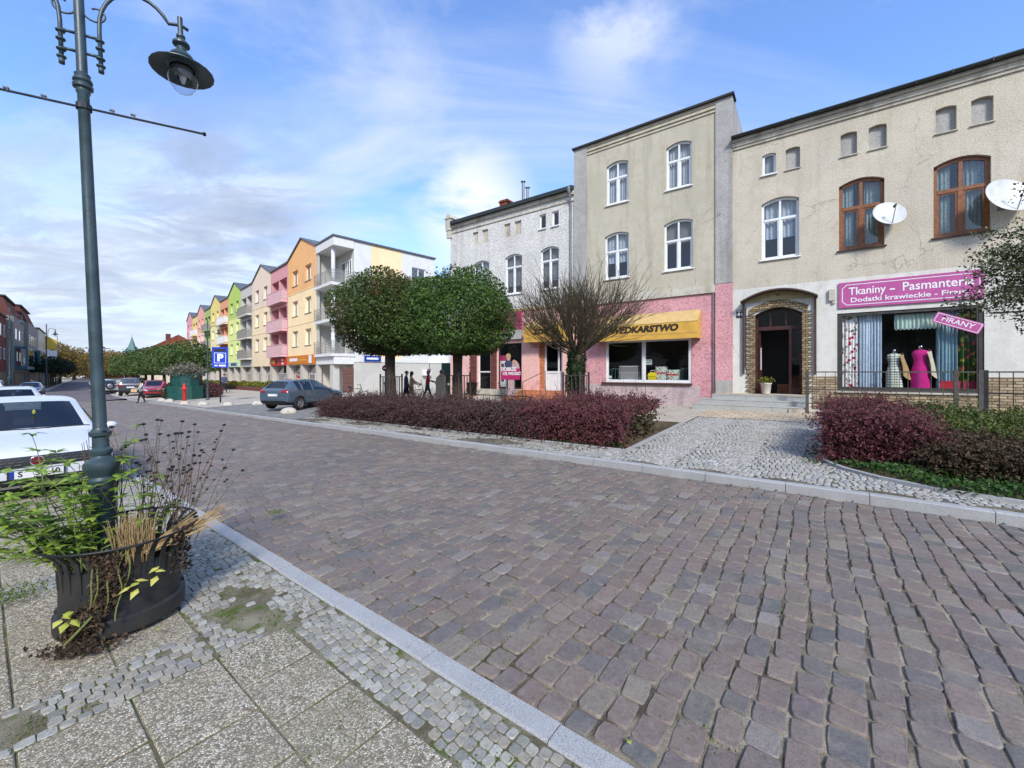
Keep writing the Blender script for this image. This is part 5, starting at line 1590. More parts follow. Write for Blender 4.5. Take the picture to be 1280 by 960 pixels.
def lanceleaf(mb, p, d, L, w):
    d = d.normalized(); side = d.cross(Vector((0,0,1)));
    if side.length < .05: side = Vector((1,0,0))
    side.normalize(); up = side.cross(d)
    m1 = p+d*L*.4+up*L*.06; e = p+d*L-Vector((0,0,L*.22))
    mb.add([p, m1+side*w-up*w*.3, e, m1-side*w-up*w*.3, m1], [(0,1,4),(1,2,4),(4,2,3),(0,4,3)])
def weed(label, base, n, spread, hgt, seed, dirv):
    r = thing('green_weed', label, 'plant', base); g = random.Random(seed)
    ms = MB(); ml = MB()
    for i in range(n):
        d = Vector((g.gauss(0,spread)+dirv[0], g.gauss(0,spread)+dirv[1], 1)).normalized(); L = hgt*(.55+.6*g.random())
        pts = [Vector((g.gauss(0,.05), g.gauss(0,.05), 0))]
        for k in range(8):
            d = (d+Vector((g.gauss(0,.08)+dirv[0]*.06, g.gauss(0,.08)+dirv[1]*.06, -.06))).normalized(); pts.append(pts[-1]+d*L/8)
        if n <= 8: ms = MB()
        ms.tube(pts, [.005-.0004*k for k in range(9)], 5, cap=False)
        if n <= 8: ms.build('stem', M['weed_stem'], r)
        for k in range(2, 9):
            a0 = g.random()*6.28
            for j in range(4+(k > 5)*3):
                a = a0+j*(PI*.5 if k <= 5 else .95)+g.gauss(0,.3)
                q = pts[k] if k < 8 else pts[8]
                lanceleaf(ml, q, Vector((math.cos(a), math.sin(a), .25+g.gauss(0,.2))), .062+.045*g.random(), .0135+.007*g.random())
    if n > 8: ms.build('stems', M['weed_stem'], r)
    ml.build('leaves', M['weed'], r)
weed('bright green leafy weed growing out of the left side of the front planter', (-3.02, 2.88, .42), 32, .30, .90, 3, (-.26, -.16))
weed('small green leafy weed beside the right of the lamp pole', (-2.80, 3.08, .42), 5, .12, .75, 8, (.02, .05))

def stalks(name, label, base, n, rad, dirv, spread, L, thick, mat, seed, heads=None, tips=0, curve=.0):
    r = thing(name, label, 'plant', base); g = random.Random(seed); mb = MB(); mh = MB()
    for i in range(n):
        a = g.random()*6.28; q = rad*math.sqrt(g.random())
        p = Vector((q*math.cos(a), q*math.sin(a), 0)); d = Vector((dirv[0]+g.gauss(0,spread), dirv[1]+g.gauss(0,spread), dirv[2])).normalized(); l = L*(.65+.5*g.random())
        pts = [p]
        for k in range(4):
            d = (d+Vector((g.gauss(0,.05), g.gauss(0,.05), g.gauss(0,.04)-curve))).normalized(); pts.append(pts[-1]+d*l/4)
        mb.tube(pts, [thick, thick*.9, thick*.8, thick*.7, thick*.5], 4, cap=False)
        if heads:
            mh.ellipsoid(pts[-1], (.016,.016,.010), 6, 4)
            for j in range(2):
                k = g.choice((2,3)); e = pts[k]+Vector((g.gauss(0,.06), g.gauss(0,.06), .05+.06*g.random()))
                mb.tube([pts[k], e], [thick*.6, thick*.4], 3, cap=False)
                if g.random() < .8: mh.ellipsoid(e, (.012,.012,.008), 6, 4)
    mb.build('stalks', M[mat], r)
    if heads: mh.build('seed_heads', M['seed'], r)['kind'] = 'stuff'
    return r, mb
stalks('dry_seed_plant', 'tall dry plant with dark seed heads in the back planter', (-2.80, 3.30, .40), 44, .20, (.20,.06,1), .22, .92, .0028, 'drystem', 12, True)
stalks('dry_grass', 'upright tuft of straw coloured grass between lamp pole and planter rim', (-2.74, 2.98, .40), 130, .10, (.0,.0,1), .09, .34, .003, 'straw', 13)
stalks('dry_stalk_bundle', 'bundle of cut straw stalks leaning out over the right of the front planter', (-2.70, 3.00, .48), 46, .07, (.75,.62,.42), .10, .50, .005, 'straw', 14, curve=.0)
stalks('dry_reed', 'reddish brown dry reeds left of the lamp pole', (-3.12, 3.16, .40), 34, .09, (-.06,.0,1), .07, .85, .0035, 'drystem', 15)
def withered():
    r = thing('withered_vine', 'withered brown vine with a few lime leaves hanging down the front planter', 'plant', (-2.62, 2.72, .03)); g = random.Random(22)
    O = Vector((-2.62, 2.72, .03))
    out = Vector((math.cos(FA), math.sin(FA), 0)); tan = Vector((-out.y, out.x, 0))
    def on(a, rr, z): return Vector((PC.x+.05*out.x, PC.y+.05*out.y, .03))+out*math.cos(a)*rr*.82+tan*math.sin(a)*rr*.82+Vector((0,0,z))-O
    P = []
    for i in range(1300):
        f = g.random(); z = .60-.58*f**.9; a = -.28+.20*math.sin(f*5)-.12*f+g.gauss(0,.07+.10*(1-abs(f-.75))*.6)
        P.append(tuple(on(a, .47+.05*g.random()-.03*f, max(.0, z))))
    for i in range(240):
        P.append(tuple(on(-.45+g.gauss(0,.22), .50+.14*g.random(), .012+.03*g.random())))
    for i in range(160): P.append(tuple(on(.95+g.gauss(0,.14), .47+.05*g.random(), .62-.35*g.random())))
    V, Fc = leaf_quads(np.array(P), .034); raw('dead_leaves', V, Fc, M['dead'], r)
    mb = MB()
    for k in range(5):
        a0 = .02+g.gauss(0,.12); w0 = g.random()*6; e = g.uniform(.28, .5); b0 = g.uniform(-.03, -.006)
        pts = [on(a0+b0*i+.05*math.sin(w0+i*.45), .50+.012*math.sin(i*.6+w0), .61-e*(i/14)**1.1) for i in range(15)]
        MB().tube(pts, .0042, 5).build('stem', M['weed_stem'], r)
    pts = [on(-.25-.08*i, .475+.012*i, .24-.04*i) for i in range(6)]; MB().tube(pts, .007, 5).build('stem', M['weed_stem'], r)
    ml = MB()
    for a, z in ((-.72,.22),(-.66,.24),(-.78,.19),(-.70,.17),(-.62,.19),(.16,.36),(.22,.34),(.12,.33),(.20,.30),(.42,.38),(.50,.40),(.46,.34)):
        q = on(a, .49, z); d = out*.5+tan*g.gauss(0,.7)+Vector((0,0,-.3+g.random()*.5)); lanceleaf(ml, q, d, .075, .026)
    ml.build('lime_leaves', M['lime'], r)
withered()
def small_leaf(label, px, py, mat, size, z=.045):
    t = (EYE-z)*F/(py-HZ); X = (px-CX)/F*t
    r = MB(); g = random.Random(int(px*7)); 
    a = g.random()*6.28
    lanceleaf(r, Vector((0,0,.012)), Vector((math.cos(a), math.sin(a), .05)), size, size*.28)
    o = r.build('fallen_leaf', M[mat]); o.location = (X, t, z); tag(o, label, 'leaf', None)
small_leaf('yellow fallen leaf on the cobbles by the near kerb', 789, 934, 'lime', .045, .02)
small_leaf('pale green fallen leaf on the setts right of the front planter', 193, 790, 'lime', .05)
moss = [(12, 742, 26, .12), (38, 690, 22, .12), (230, 660, 10, .06), (345, 640, 8, .05)]
M['moss'] = leaf_mat('green_moss', [S(104,128,44,.7), S(124,146,52,.7), S(86,110,38,.65)], .9, .1)
Q = []
for px, py, n, sp in moss:
    t = (EYE-.04)*F/(py-HZ); X = (px-CX)/F*t
    for i in range(n*22): Q.append((X+rng.normal()*sp, t+rng.normal()*sp, .034+rng.random()*.012))
V, Fc = leaf_quads(np.array(Q), .018, up=.6); o = raw('moss', V, Fc, M['moss']); o['kind'] = 'stuff'
# ================================================================== cars
from mathutils.bvhtree import BVHTree
def paint(name, c, flake=.0):
    t = NT(name); nz = t.noise(t.coord('Object'), 1.5, 4)
    dz = t.noise(t.coord('Object'), 9, 5, .7)
    col = t.mix(t.ramp(nz.outputs[0], [(.3, 0.0), (.75, .25)]), c, mul(c, .8))
    t.bsdf(col, t.math('ADD', t.math('MULTIPLY', dz.outputs[0], .14), .22), flake, None, .5, .8)
    return t.mat
M['car_white'] = paint('white_car_paint', S(236,238,240,.78)); M['car_grey'] = paint('blue_grey_car_paint', S(84,104,120,.75), .1)
M['car_red'] = paint('red_car_paint', S(160,36,44,.85)); M['car_silver'] = paint('silver_car_paint', S(190,194,196,.9), .3)
M['car_navy'] = paint('dark_blue_car_paint', S(40,52,78,.8)); M['car_dark'] = paint('dark_grey_car_paint', S(62,66,70,.8), .1)
M['car_black'] = paint('black_car_paint', S(32,34,36,.8))
M['tyre'] = pm('black_tyre_rubber', S(34,34,34,.8), None, 9, .85)
M['rim'] = pm('silver_wheel_rim', S(172,174,176,.9), S(140,142,144,.8), 6, .35, metallic=.6)
M['trim'] = pm('black_plastic_trim', S(30,31,33,.8), None, 9, .55)
M['chrome'] = pm('bright_chrome', S(220,222,224), None, 4, .15, metallic=1.0)
M['tail'] = pm('red_tail_lamp', S(150,20,26,.9), None, 5, .2, coat=.5)
M['lamp_lens'] = pm('clear_headlamp_lens', S(196,202,206,.9), S(120,126,132,.8), 14, .12, coat=.8)
M['plate_white'] = pm('white_number_plate', S(232,232,228,.92), None, 4, .4)
M['eu_blue'] = pm('blue_plate_band', S(20,60,160,.9), None, 4, .4)
M['badge_red'] = pm('dark_red_badge', S(130,24,36,.9), None, 4, .3)
M['car_inside'] = pm('dark_car_interior', S(40,40,42,.5), None, 4, .9)
def carglass():
    t = NT('tinted_car_glass'); fr = fres(t, 1.55); gl = t.n('ShaderNodeBsdfGlossy', {'Color': (1,1,1,1), 'Roughness': .02}); tp = t.n('ShaderNodeBsdfTransparent', {'Color': (.34,.40,.41,1)})
    mx = t.n('ShaderNodeMixShader', {0: t.math('ADD', t.math('MULTIPLY', fr, 1.0), .03, True), 1: tp.outputs[0], 2: gl.outputs[0]}); t.link(mx.outputs[0], t.out.inputs[0]); return t.mat
M['carglass'] = carglass()

HATCH = [(2.12,.30,.56,.60,.52,.48),(2.06,.22,.66,.72,.74,.68),(1.92,.19,.72,.80,.84,.76),(1.6,.18,.78,.87,.885,.80),(1.15,.18,.85,.95,.895,.80),(.98,.18,.87,1.0,.895,.74),
         (.2,.18,.91,1.41,.90,.60),(.06,.18,.915,1.445,.90,.60),(-.36,.18,.925,1.48,.90,.605),(-.44,.18,.93,1.482,.90,.605),(-1.05,.18,.95,1.455,.895,.59),(-1.13,.19,.955,1.45,.89,.585),(-1.40,.20,.965,1.41,.88,.565),(-1.56,.21,.975,1.36,.87,.555),(-1.93,.26,.985,1.03,.85,.70),(-2.03,.32,.86,.93,.78,.70)]
SUV = [(2.1,.40,.74,.80,.62,.56),(2.05,.32,.84,.90,.80,.72),(1.9,.28,.92,.99,.86,.78),(1.5,.26,.98,1.05,.89,.82),(1.05,.26,1.02,1.11,.90,.82),(.92,.26,1.04,1.15,.90,.76),
       (.25,.26,1.06,1.62,.90,.66),(.1,.26,1.06,1.66,.90,.66),(-.36,.26,1.07,1.70,.90,.665),(-.44,.26,1.07,1.70,.90,.665),(-1.15,.26,1.08,1.68,.90,.66),(-1.25,.27,1.08,1.675,.895,.66),(-1.70,.28,1.08,1.64,.88,.65),(-1.88,.30,1.08,1.60,.86,.645),(-2.02,.34,1.08,1.14,.84,.80),(-2.08,.42,1.0,1.04,.78,.72)]
SEDAN = [(2.2,.30,.56,.60,.54,.48),(2.14,.22,.66,.72,.74,.68),(2.0,.19,.72,.79,.83,.76),(1.65,.18,.77,.86,.87,.80),(1.15,.18,.84,.93,.88,.80),(.98,.18,.86,.97,.88,.74),
         (.25,.18,.89,1.36,.88,.58),(.1,.18,.895,1.40,.88,.585),(-.36,.18,.905,1.43,.88,.59),(-.44,.18,.905,1.43,.88,.59),(-1.0,.18,.92,1.39,.88,.575),(-1.08,.19,.925,1.38,.88,.57),(-1.3,.20,.93,1.29,.875,.555),(-1.66,.21,.94,1.02,.86,.66),(-2.1,.26,.93,.99,.80,.68),(-2.2,.32,.84,.88,.72,.64)]

def loft(st, zs=1.0):
    V = []; k = 8
    for x, zl, zb, zt, hw, ht in st:
        half = [(0, zl), (hw*.80, zl), (hw*.96, zl+.10), (hw*1.0, zl+(zb-zl)*.5), (hw*.985, zb), (ht*1.0+.02*0, zt-.055), (ht*.84, zt-.006), (0, zt+.012)]
        ring = [(x, y, z) for y, z in half] + [(x, -y, z) for y, z in half[-2:0:-1]]
        V.append(ring)
    n = len(V[0]); fs = []; mi = []
    greenhouse0, greenhouse1 = 5, 14
    for i in range(len(V)-1):
        for j in range(n):
            f = (i*n+j, (i+1)*n+j, (i+1)*n+(j+1) % n, i*n+(j+1) % n)
            fs.append(f)
            jj = j if j < 7 else n-1-j
            m = 0
            if greenhouse0 <= i < greenhouse1-1 or i == greenhouse1-1:
                if i in (5,) and jj == 6: m = 1                                   # windscreen
                if i == 13 and jj == 6: m = 1                                   # rear window
                if i in (5,6,7,9,11,12) and jj == 4 and i not in (5, 12): m = 1
                if i in (5, 11) and jj == 4: m = 1
            if jj == 0 or jj == 1: m = 2
            mi.append(m)
    fs.append(tuple(range(n))); mi.append(0)
    fs.append(tuple((len(V)-1)*n+j for j in range(n-1, -1, -1))); mi.append(0)
    return [p for r in V for p in r], fs, mi

_carcache = {}
def car_body(st, wx, wr, key):
    if key in _carcache: return _carcache[key]
    v, f, mi = loft(st)
    me = bpy.data.meshes.new('tmp'); me.from_pydata(v, [], f)
    for i in range(3): me.materials.append(M['trim'])
    me.polygons.foreach_set('material_index', mi); me.update()
    bm = bmesh.new(); bm.from_mesh(me); bmesh.ops.recalc_face_normals(bm, faces=bm.faces)
    cl = bm.edges.layers.float.get('crease_edge') or bm.edges.layers.float.new('crease_edge')
    for e in bm.edges:
        ms = {fc.material_index for fc in e.link_faces}
        if 1 in ms and len(ms) > 1: e[cl] = .8
    vl = bm.verts.layers.float.get('crease_vert') or bm.verts.layers.float.new('crease_vert')
    for q in bm.verts:
        k1 = sum(1 for fc in q.link_faces if fc.material_index == 1)
        if k1 == 1: q[vl] = .62
    bm.to_mesh(me); bm.free()
    o = bpy.data.objects.new('tmp', me); COL.objects.link(o)
    s = o.modifiers.new('s', 'SUBSURF'); s.levels = 2; s.render_levels = 2
    cut = MB()
    for x in wx:
        for sy in (1, -1):
            T = Matrix.Translation((x, sy*.86, wr+.0)) @ Matrix.Rotation(PI/2, 4, 'X')
            cut.lathe([(wr+.045, -.24), (wr+.045, .24)], 24, 0, T)
    c = cut.build('tmpcut', M['trim'])
    bm = bmesh.new(); bm.from_mesh(c.data); bmesh.ops.recalc_face_normals(bm, faces=bm.faces)
    for fc in bm.faces: fc.material_index = 0
    bm.to_mesh(c.data); bm.free()
    b = o.modifiers.new('b', 'BOOLEAN'); b.operation = 'DIFFERENCE'; b.object = c; b.solver = 'EXACT'
    dg = bpy.context.evaluated_depsgraph_get(); dg.update()
    ev = bpy.data.meshes.new_from_object(o.evaluated_get(dg))
    bpy.data.objects.remove(o); bpy.data.objects.remove(c)
    out = []
    V = [tuple(p.co) for p in ev.vertices]
    polys = [(tuple(p.vertices), p.material_index) for p in ev.polygons]
    bvh = BVHTree.FromPolygons(V, [p[0] for p in polys])
    _carcache[key] = (V, polys, bvh)
    return _carcache[key]

def sub_mesh(V, polys, sel):
    idx = {}; vs = []; fs = []
    for p, m in polys:
        if not sel(p, m): continue
        f = []
        for i in p:
            if i not in idx: idx[i] = len(vs); vs.append(V[i])
            f.append(idx[i])
        fs.append(tuple(f))
    return vs, fs

def decal(bvh, side, quad, off=.006, nu=8, nv=5, thick=.012):
    """a patch that follows the body: quad corners (a, z) seen from front/rear (a = y) or the sides (a = x)"""
    mb = MB(); G = []
    for j in range(nv+1):
        for i in range(nu+1):
            u, v = i/nu, j/nv
            a = (quad[0][0]*(1-u)+quad[1][0]*u)*(1-v)+(quad[3][0]*(1-u)+quad[2][0]*u)*v
            z = (quad[0][1]*(1-u)+quad[1][1]*u)*(1-v)+(quad[3][1]*(1-u)+quad[2][1]*u)*v
            if side in ('front', 'rear'):
                sx = 1 if side == 'front' else -1; o = Vector((4*sx, a, z)); d = Vector((-sx, 0, 0))
            else:
                sy = 1 if side == 'left' else -1; o = Vector((a, 4*sy, z)); d = Vector((0, -sy, 0))
            h, nn, _, _ = bvh.ray_cast(o, d)
            if h is None: h = o + d*2.0; nn = -d
            if nn.dot(d) > 0: nn = -nn
            G.append((h + (nn*.5-d*.5)*off))
    n = nu+1
    mb.add(G, [(j*n+i, j*n+i+1, (j+1)*n+i+1, (j+1)*n+i) for j in range(nv) for i in range(nu)])
    return mb

def seam(bvh, mode, pts, r=.0035, n=10):
    mb = MB(); P = []
    for a, b in zip(pts[:-1], pts[1:]):
        for i in range(n):
            f = i/(n-1); u, v = a[0]+(b[0]-a[0])*f, a[1]+(b[1]-a[1])*f
            if mode == 'top': o, d = Vector((u, v, 4)), Vector((0,0,-1))
            elif mode == 'front': o, d = Vector((4, u, v)), Vector((-1,0,0))
            elif mode == 'rear': o, d = Vector((-4, u, v)), Vector((1,0,0))
            else:
                sy = 1 if mode == 'left' else -1; o, d = Vector((u, 4*sy, v)), Vector((0,-sy,0))
            h, nn, _, _ = bvh.ray_cast(o, d)
            if h is not None: P.append(h)
    if len(P) > 1: mb.tube(P, r, 4, cap=False)
    return mb

def wheel(parent, x, sy, hw, wr, spokes=5, dark=False):
    T = Matrix.Translation((x, sy*(hw-.115), wr)) @ Matrix.Rotation(-sy*PI/2, 4, 'X')
    mb = MB(); mb.lathe([(wr*.64,-.09),(wr*.93,-.10),(wr,-.07),(wr,.07),(wr*.93,.10),(wr*.68,.098),(wr*.64,.085)], 28, 0, T, False)
    t = mb.build('wheel', M['tyre'], parent, angle=40)
    mb = MB(); mb.lathe([(wr*.655,.092),(wr*.62,.09),(wr*.58,.05),(wr*.56,-.05),(.02,-.05)], 24, 0, T, False)
    mb.lathe([(wr*.2,.03),(wr*.2,.075),(.001,.08)], 12, 0, T, False)
    for i in range(spokes):
        R = T @ Matrix.Rotation(2*PI*i/spokes, 4, 'Z')
        mb.add([(wr*.12,-.04,.07),(wr*.62,-.028,.082),(wr*.62,.028,.082),(wr*.12,.04,.07),(wr*.12,-.04,.03),(wr*.62,-.028,.04),(wr*.62,.028,.04),(wr*.12,.04,.03)], [(0,1,2,3),(0,4,5,1),(3,2,6,7)], 0, R)
    mb.build('rim', M['rim'], t, angle=40)

def make_car(label, st, key, col, loc, rz, wx=(1.30, -1.28), wr=.315, group='cars parked along the cobbled street', front=True, rear=True, plate=None, rails=False, spare=False, scale=1.0, tilt=0.0, cat='car', lod=1):
    r = thing('parked_car', label, cat, loc, rz, group)
    V, polys, bvh = car_body(st, wx, wr, key)
    hw = max(s[4] for s in st)
    vs, fs = sub_mesh(V, polys, lambda p, m: m == 0); b = MB().add(vs, fs).build('body', M[col], r, angle=50)
    vs, fs = sub_mesh(V, polys, lambda p, m: m == 2); MB().add(vs, fs).build('underside', M['trim'], r, angle=50)
    def cen(p): 
        c = Vector((0,0,0))
        for i in p: c += Vector(V[i])
        return c/len(p)
    xw = st[6][0]-.02; xr = st[13][0]+.05
    for nm, sel in (('windscreen', lambda c: c.x > -.2 and abs(c.y) < hw*.66 and c.z > 1.0 and c.x > xw-.05 and True), ('rear_window', lambda c: c.x < xr+.0), ('side_window', lambda c: True)):
        pass
    def kind(p):
        c = cen(p)
        n = (Vector(V[p[1]])-Vector(V[p[0]])).cross(Vector(V[p[2]])-Vector(V[p[0]]))
        if n.length: n.normalize()
        if abs(n.y) > .6: return 'l' if c.y > 0 else 'r'
        return 'w' if c.x > 0 else 'b'
    for nm, k in (('windscreen', 'w'), ('rear_window', 'b'), ('side_windows', 'l'), ('side_windows', 'r')):
        vs, fs = sub_mesh(V, polys, lambda p, m: m == 1 and kind(p) == k)
        if fs: MB().add(vs, fs).build(nm, M['carglass'], r, True)
    # cabin
    mb = MB(); zb = st[8][2]
    mb.bb(-1.5, .75, -hw*.78, hw*.78, .5, zb-.06)
    for sx, sy in ((.0,.36),(.0,-.36),(-.9,.36),(-.9,-.36)):
        mb.bb(sx-.3, sx-.14, sy-.22, sy+.22, .8, zb+.24); mb.bb(sx-.27, sx-.17, sy-.12, sy+.12, zb+.24, zb+.40)
    mb.build('seats', M['car_inside'], r)
    for x in wx:
        for sy in (1, -1): wheel(r, x, sy, hw+.01, wr)
    zb = st[3][2]
    if lod and front:
        z0 = st[1][2]
        for sy in (1, -1):
            decal(bvh, 'front', [(sy*.56, z0-.085), (sy*.80, z0-.03), (sy*.84, z0+.085), (sy*.60, z0+.03)], .010).build('headlight', M['lamp_lens'], r, True)
        decal(bvh, 'front', [(-.50, z0-.15), (.50, z0-.15), (.54, z0-.0), (-.54, z0-.0)], .006, 12, 4).build('grille', M['trim'], r, True)
        decal(bvh, 'front', [(-.62, st[1][1]+.06), (.62, st[1][1]+.06), (.66, st[1][1]+.17), (-.66, st[1][1]+.17)], .006, 12, 3).build('air_intake', M['trim'], r, True)
    if lod and rear:
        zr_ = st[14][2]
        for sy in (1, -1):
            decal(bvh, 'rear', [(sy*.46, zr_-.16), (sy*.80, zr_-.13), (sy*.80, zr_+.0), (sy*.48, zr_-.03)], .008).build('tail_light', M['tail'], r, True)
        decal(bvh, 'rear', [(-.60, st[14][1]+.05), (.60, st[14][1]+.05), (.62, st[14][1]+.20), (-.62, st[14][1]+.20)], .006, 10, 3).build('rear_bumper_trim', M['trim'], r, True)
        x_, n_, _, _ = bvh.ray_cast(Vector((-4, 0, zr_-.26)), Vector((1, 0, 0)))
        MB().bb(x_.x-.014, x_.x+.01, -.26, .26, zr_-.32, zr_-.21).build('number_plate', M['plate_white'], r)
    zbl = st[8][2]
    for side in ('left', 'right'):
        for x0, x1 in ((.92, .98), (-.40, -.40), (-1.02, -.86)):
            seam(bvh, side, [(x0, zbl-.06), (x1, .34)]).build('door_seam', M['trim'], r)
        sy = 1 if side == 'left' else -1
        for x in (-.22, -1.02):
            h, nn, _, _ = bvh.ray_cast(Vector((x, 4*sy, zbl-.13)), Vector((0,-sy,0)))
            if h is not None: MB().box((x, h.y+sy*.012, zbl-.13), (.16, .03, .028)).build('door_handle', M[col], r)
        seam(bvh, side, [(1.0, zbl-.005), (-1.35, zbl+.015)], .010, 16).build('window_trim', M['trim'], r)
    if front:
        seam(bvh, 'top', [(st[1][0]-.06, -hw*.70), (st[4][0]-.02, -hw*.83), (st[5][0]+.02, -hw*.78)], .004).build('bonnet_seam', M['trim'], r); seam(bvh, 'top', [(st[1][0]-.06, hw*.70), (st[4][0]-.02, hw*.83), (st[5][0]+.02, hw*.78)], .004).build('bonnet_seam', M['trim'], r)
        seam(bvh, 'top', [(st[5][0]-.015, -hw*.74), (st[5][0]+.03, 0), (st[5][0]-.015, hw*.74)], .016, 12).build('scuttle', M['trim'], r)
    if rear:
        seam(bvh, 'rear', [(-hw*.80, .52), (hw*.80, .52)], .004, 16).build('tailgate_seam', M['trim'], r); seam(bvh, 'rear', [(-hw*.82, st[14][2]-.03), (-hw*.80, .52)], .004).build('tailgate_seam', M['trim'], r); seam(bvh, 'rear', [(hw*.82, st[14][2]-.03), (hw*.80, .52)], .004).build('tailgate_seam', M['trim'], r)
    for sy in (1, -1):
        mb = MB(); mb.ellipsoid((st[5][0]-.30, sy*(hw+.075), st[5][2]+.07), (.07,.105,.07), 10, 6); mb.bb(st[5][0]-.31, st[5][0]-.26, min(sy*(hw-.05), sy*(hw+.03)), max(sy*(hw-.05), sy*(hw+.03)), st[5][2]+.0, st[5][2]+.05)
        mb.build('mirror', M[col], r, True)
    if rails:
        for sy in (1, -1):
            mb = MB(); zt = st[8][3]; hy = st[8][5]*.86*sy
            mb.tube([(.1, hy, zt-.06), (.05, hy, zt+.04), (-.5, hy, zt+.07), (-1.4, hy, zt+.03), (-1.5, hy, zt-.06)], .016, 6); mb.build('roof_rail', M['trim'], r, True)
    if spare:
        T = Matrix.Translation((st[14][0]-.12, -.12, 1.0)) @ Matrix.Rotation(-PI/2, 4, 'Y')
        mb = MB(); mb.lathe([(.16,-.09),(.33,-.1),(.36,-.05),(.36,.05),(.33,.1),(.2,.1)], 24, 0, T, False); t = mb.build('spare_wheel', M['tyre'], r, angle=40)
        mb = MB(); mb.lathe([(.24,.095),(.22,.11),(.001,.12)], 20, 0, T, False); mb.build('spare_wheel_cover', M['rim'], t, angle=40)
    r.scale = (scale,)*3
    return r, bvh, b

def at_street(px, Y):
    X = (px-CX)/F*Y
    return X, Y
# 1: white car nose to us behind the lamp
def sn(X, Y):
    return X*_d0.x+Y*_d0.y, X*_n0.x+Y*_n0.y
_p = W(11.25, .52, 0)
car1, bvh, body = make_car('white hatchback parked nose towards us at the left edge, just behind the lamp', HATCH, 'h', 'car_white', (_p.x, _p.y, _p.z-.0), heading(11)+PI, rear=False)
for o in children(car1):
    if o.name.startswith(('grille', 'air_intake')): bpy.data.objects.remove(o)
mb = decal(bvh, 'front', [(-.54, .55), (.54, .55), (.60, .70), (-.60, .70)], .006, 18, 5); gr = mb.build('grille', M['trim'], car1, True)
mb = MB()
for j in range(3):
    for i in range(-6, 7):
        if abs(i) < 2: continue
        y = i*.088+(.03 if j % 2 else 0); z = .595+.038*j
        h, n_, _, _ = bvh.ray_cast(Vector((4, y, z)), Vector((-1, 0, 0)))
        if h: mb.box((h.x+.012, y, z), (.012, .062, .010))
mb.build('chrome_bars', M['chrome'], gr)
h, n_, _, _ = bvh.ray_cast(Vector((4, 0, .63)), Vector((-1, 0, 0)))
T = Matrix.Translation((h.x+.024, 0, .632)) @ Matrix.Rotation(PI/2, 4, 'Y')
mb = MB(); mb.lathe([(.060,.0),(.074,.004),(.078,.012),(.070,.018),(.060,.014)], 26, 0, T, False); bd = mb.build('badge', M['chrome'], car1, True)
mb = MB(); mb.lathe([(.001,.016),(.061,.013)], 26, 0, T, False); mb.build('badge_field', M['badge_red'], bd)
text_mesh('FIAT', .05, M['chrome'], 'badge_lettering', bd, Matrix.Translation((h.x+.046, 0, .632)) @ Matrix.Rotation(PI/2, 4, 'Z') @ UPR, .002, .001, sx=.8)
h, n_, _, _ = bvh.ray_cast(Vector((4, 0, .47)), Vector((-1, 0, 0)))
xp = h.x+.012
decal(bvh, 'front', [(-.74, .25), (.74, .25), (.76, .40), (-.76, .40)], .006, 16, 3).build('air_intake', M['trim'], car1, True)
decal(bvh, 'front', [(-.72, .275), (.72, .275), (.74, .305), (-.74, .305)], .022, 16, 2).build('chrome_strip', M['chrome'], car1, True)
mb = MB(); mb.bb(xp-.02, xp+.012, -.28, .28, .395, .525); mb.build('plate_holder', M['trim'], car1)
mb = MB(); mb.bb(xp+.012, xp+.02, -.26, .26, .405, .517); pl = mb.build('number_plate', M['plate_white'], car1)
MB().bb(xp+.0205, xp+.022, -.26, -.215, .407, .515).build('blue_band', M['eu_blue'], pl)
text_mesh('S    SK 10', .105, M['black'], 'plate_lettering', pl, Matrix.Translation((xp+.023, .02, .461)) @ Matrix.Rotation(PI/2, 4, 'Z') @ UPR, .001, .002, sx=.98)
mb = MB(); mb.tube([(1.02, -.1, .985), (.72, .55, 1.10)], .010, 5); mb.tube([(1.02, .2, .985), (.82, -.5, 1.06)], .010, 5); mb.build('wiper', M['trim'], car1)
mb = MB(); mb.ellipsoid((.62, .05, 1.25), (.012,.02,.04), 8, 6); mb.build('air_freshener', M['lime'], car1)

def park(label, st, key, col, px, Y, zg, rz, **k):
    X = (px-CX)/F*Y
    return make_car(label, st, key, col, (X, Y, zg), rz, **k)
def gnd(px, Y):
    s, n = sn((px-CX)/F*Y, Y); 
    # undo the bend for the height only
    return zr(s) + .0
_p = W(30.3, 1.0, .0); make_car('white estate car with roof rails seen from behind, second in the left row', HATCH, 'h', 'car_white', _p, heading(30), front=False, rails=True)
_p = W(63.0, -.6, .03); make_car('white car far down the left kerb, seen from behind', SUV, 's', 'car_white', _p, heading(64), front=False, wr=.34)
_p = W(63.5, 1.75, .0); make_car('dark blue car far down the left kerb, facing us', HATCH, 'h', 'car_navy', _p, heading(64)+PI, rear=False)
# grey hatchback in the bay
rzg = math.atan2(.97, .25)
p = Vector((-10.2, 19.7, 0)) + Vector((.25,.97,0)).normalized()*1.28 + Vector((-.97,.25,0)).normalized()*.86
s_, n_ = sn(p.x, p.y)
g1, bvh, b = make_car('blue grey hatchback parked in the bay at the end of the purple hedge', HATCH, 'h', 'car_grey', (p.x, p.y, W(s_, n_).z+.0), rzg, front=False)
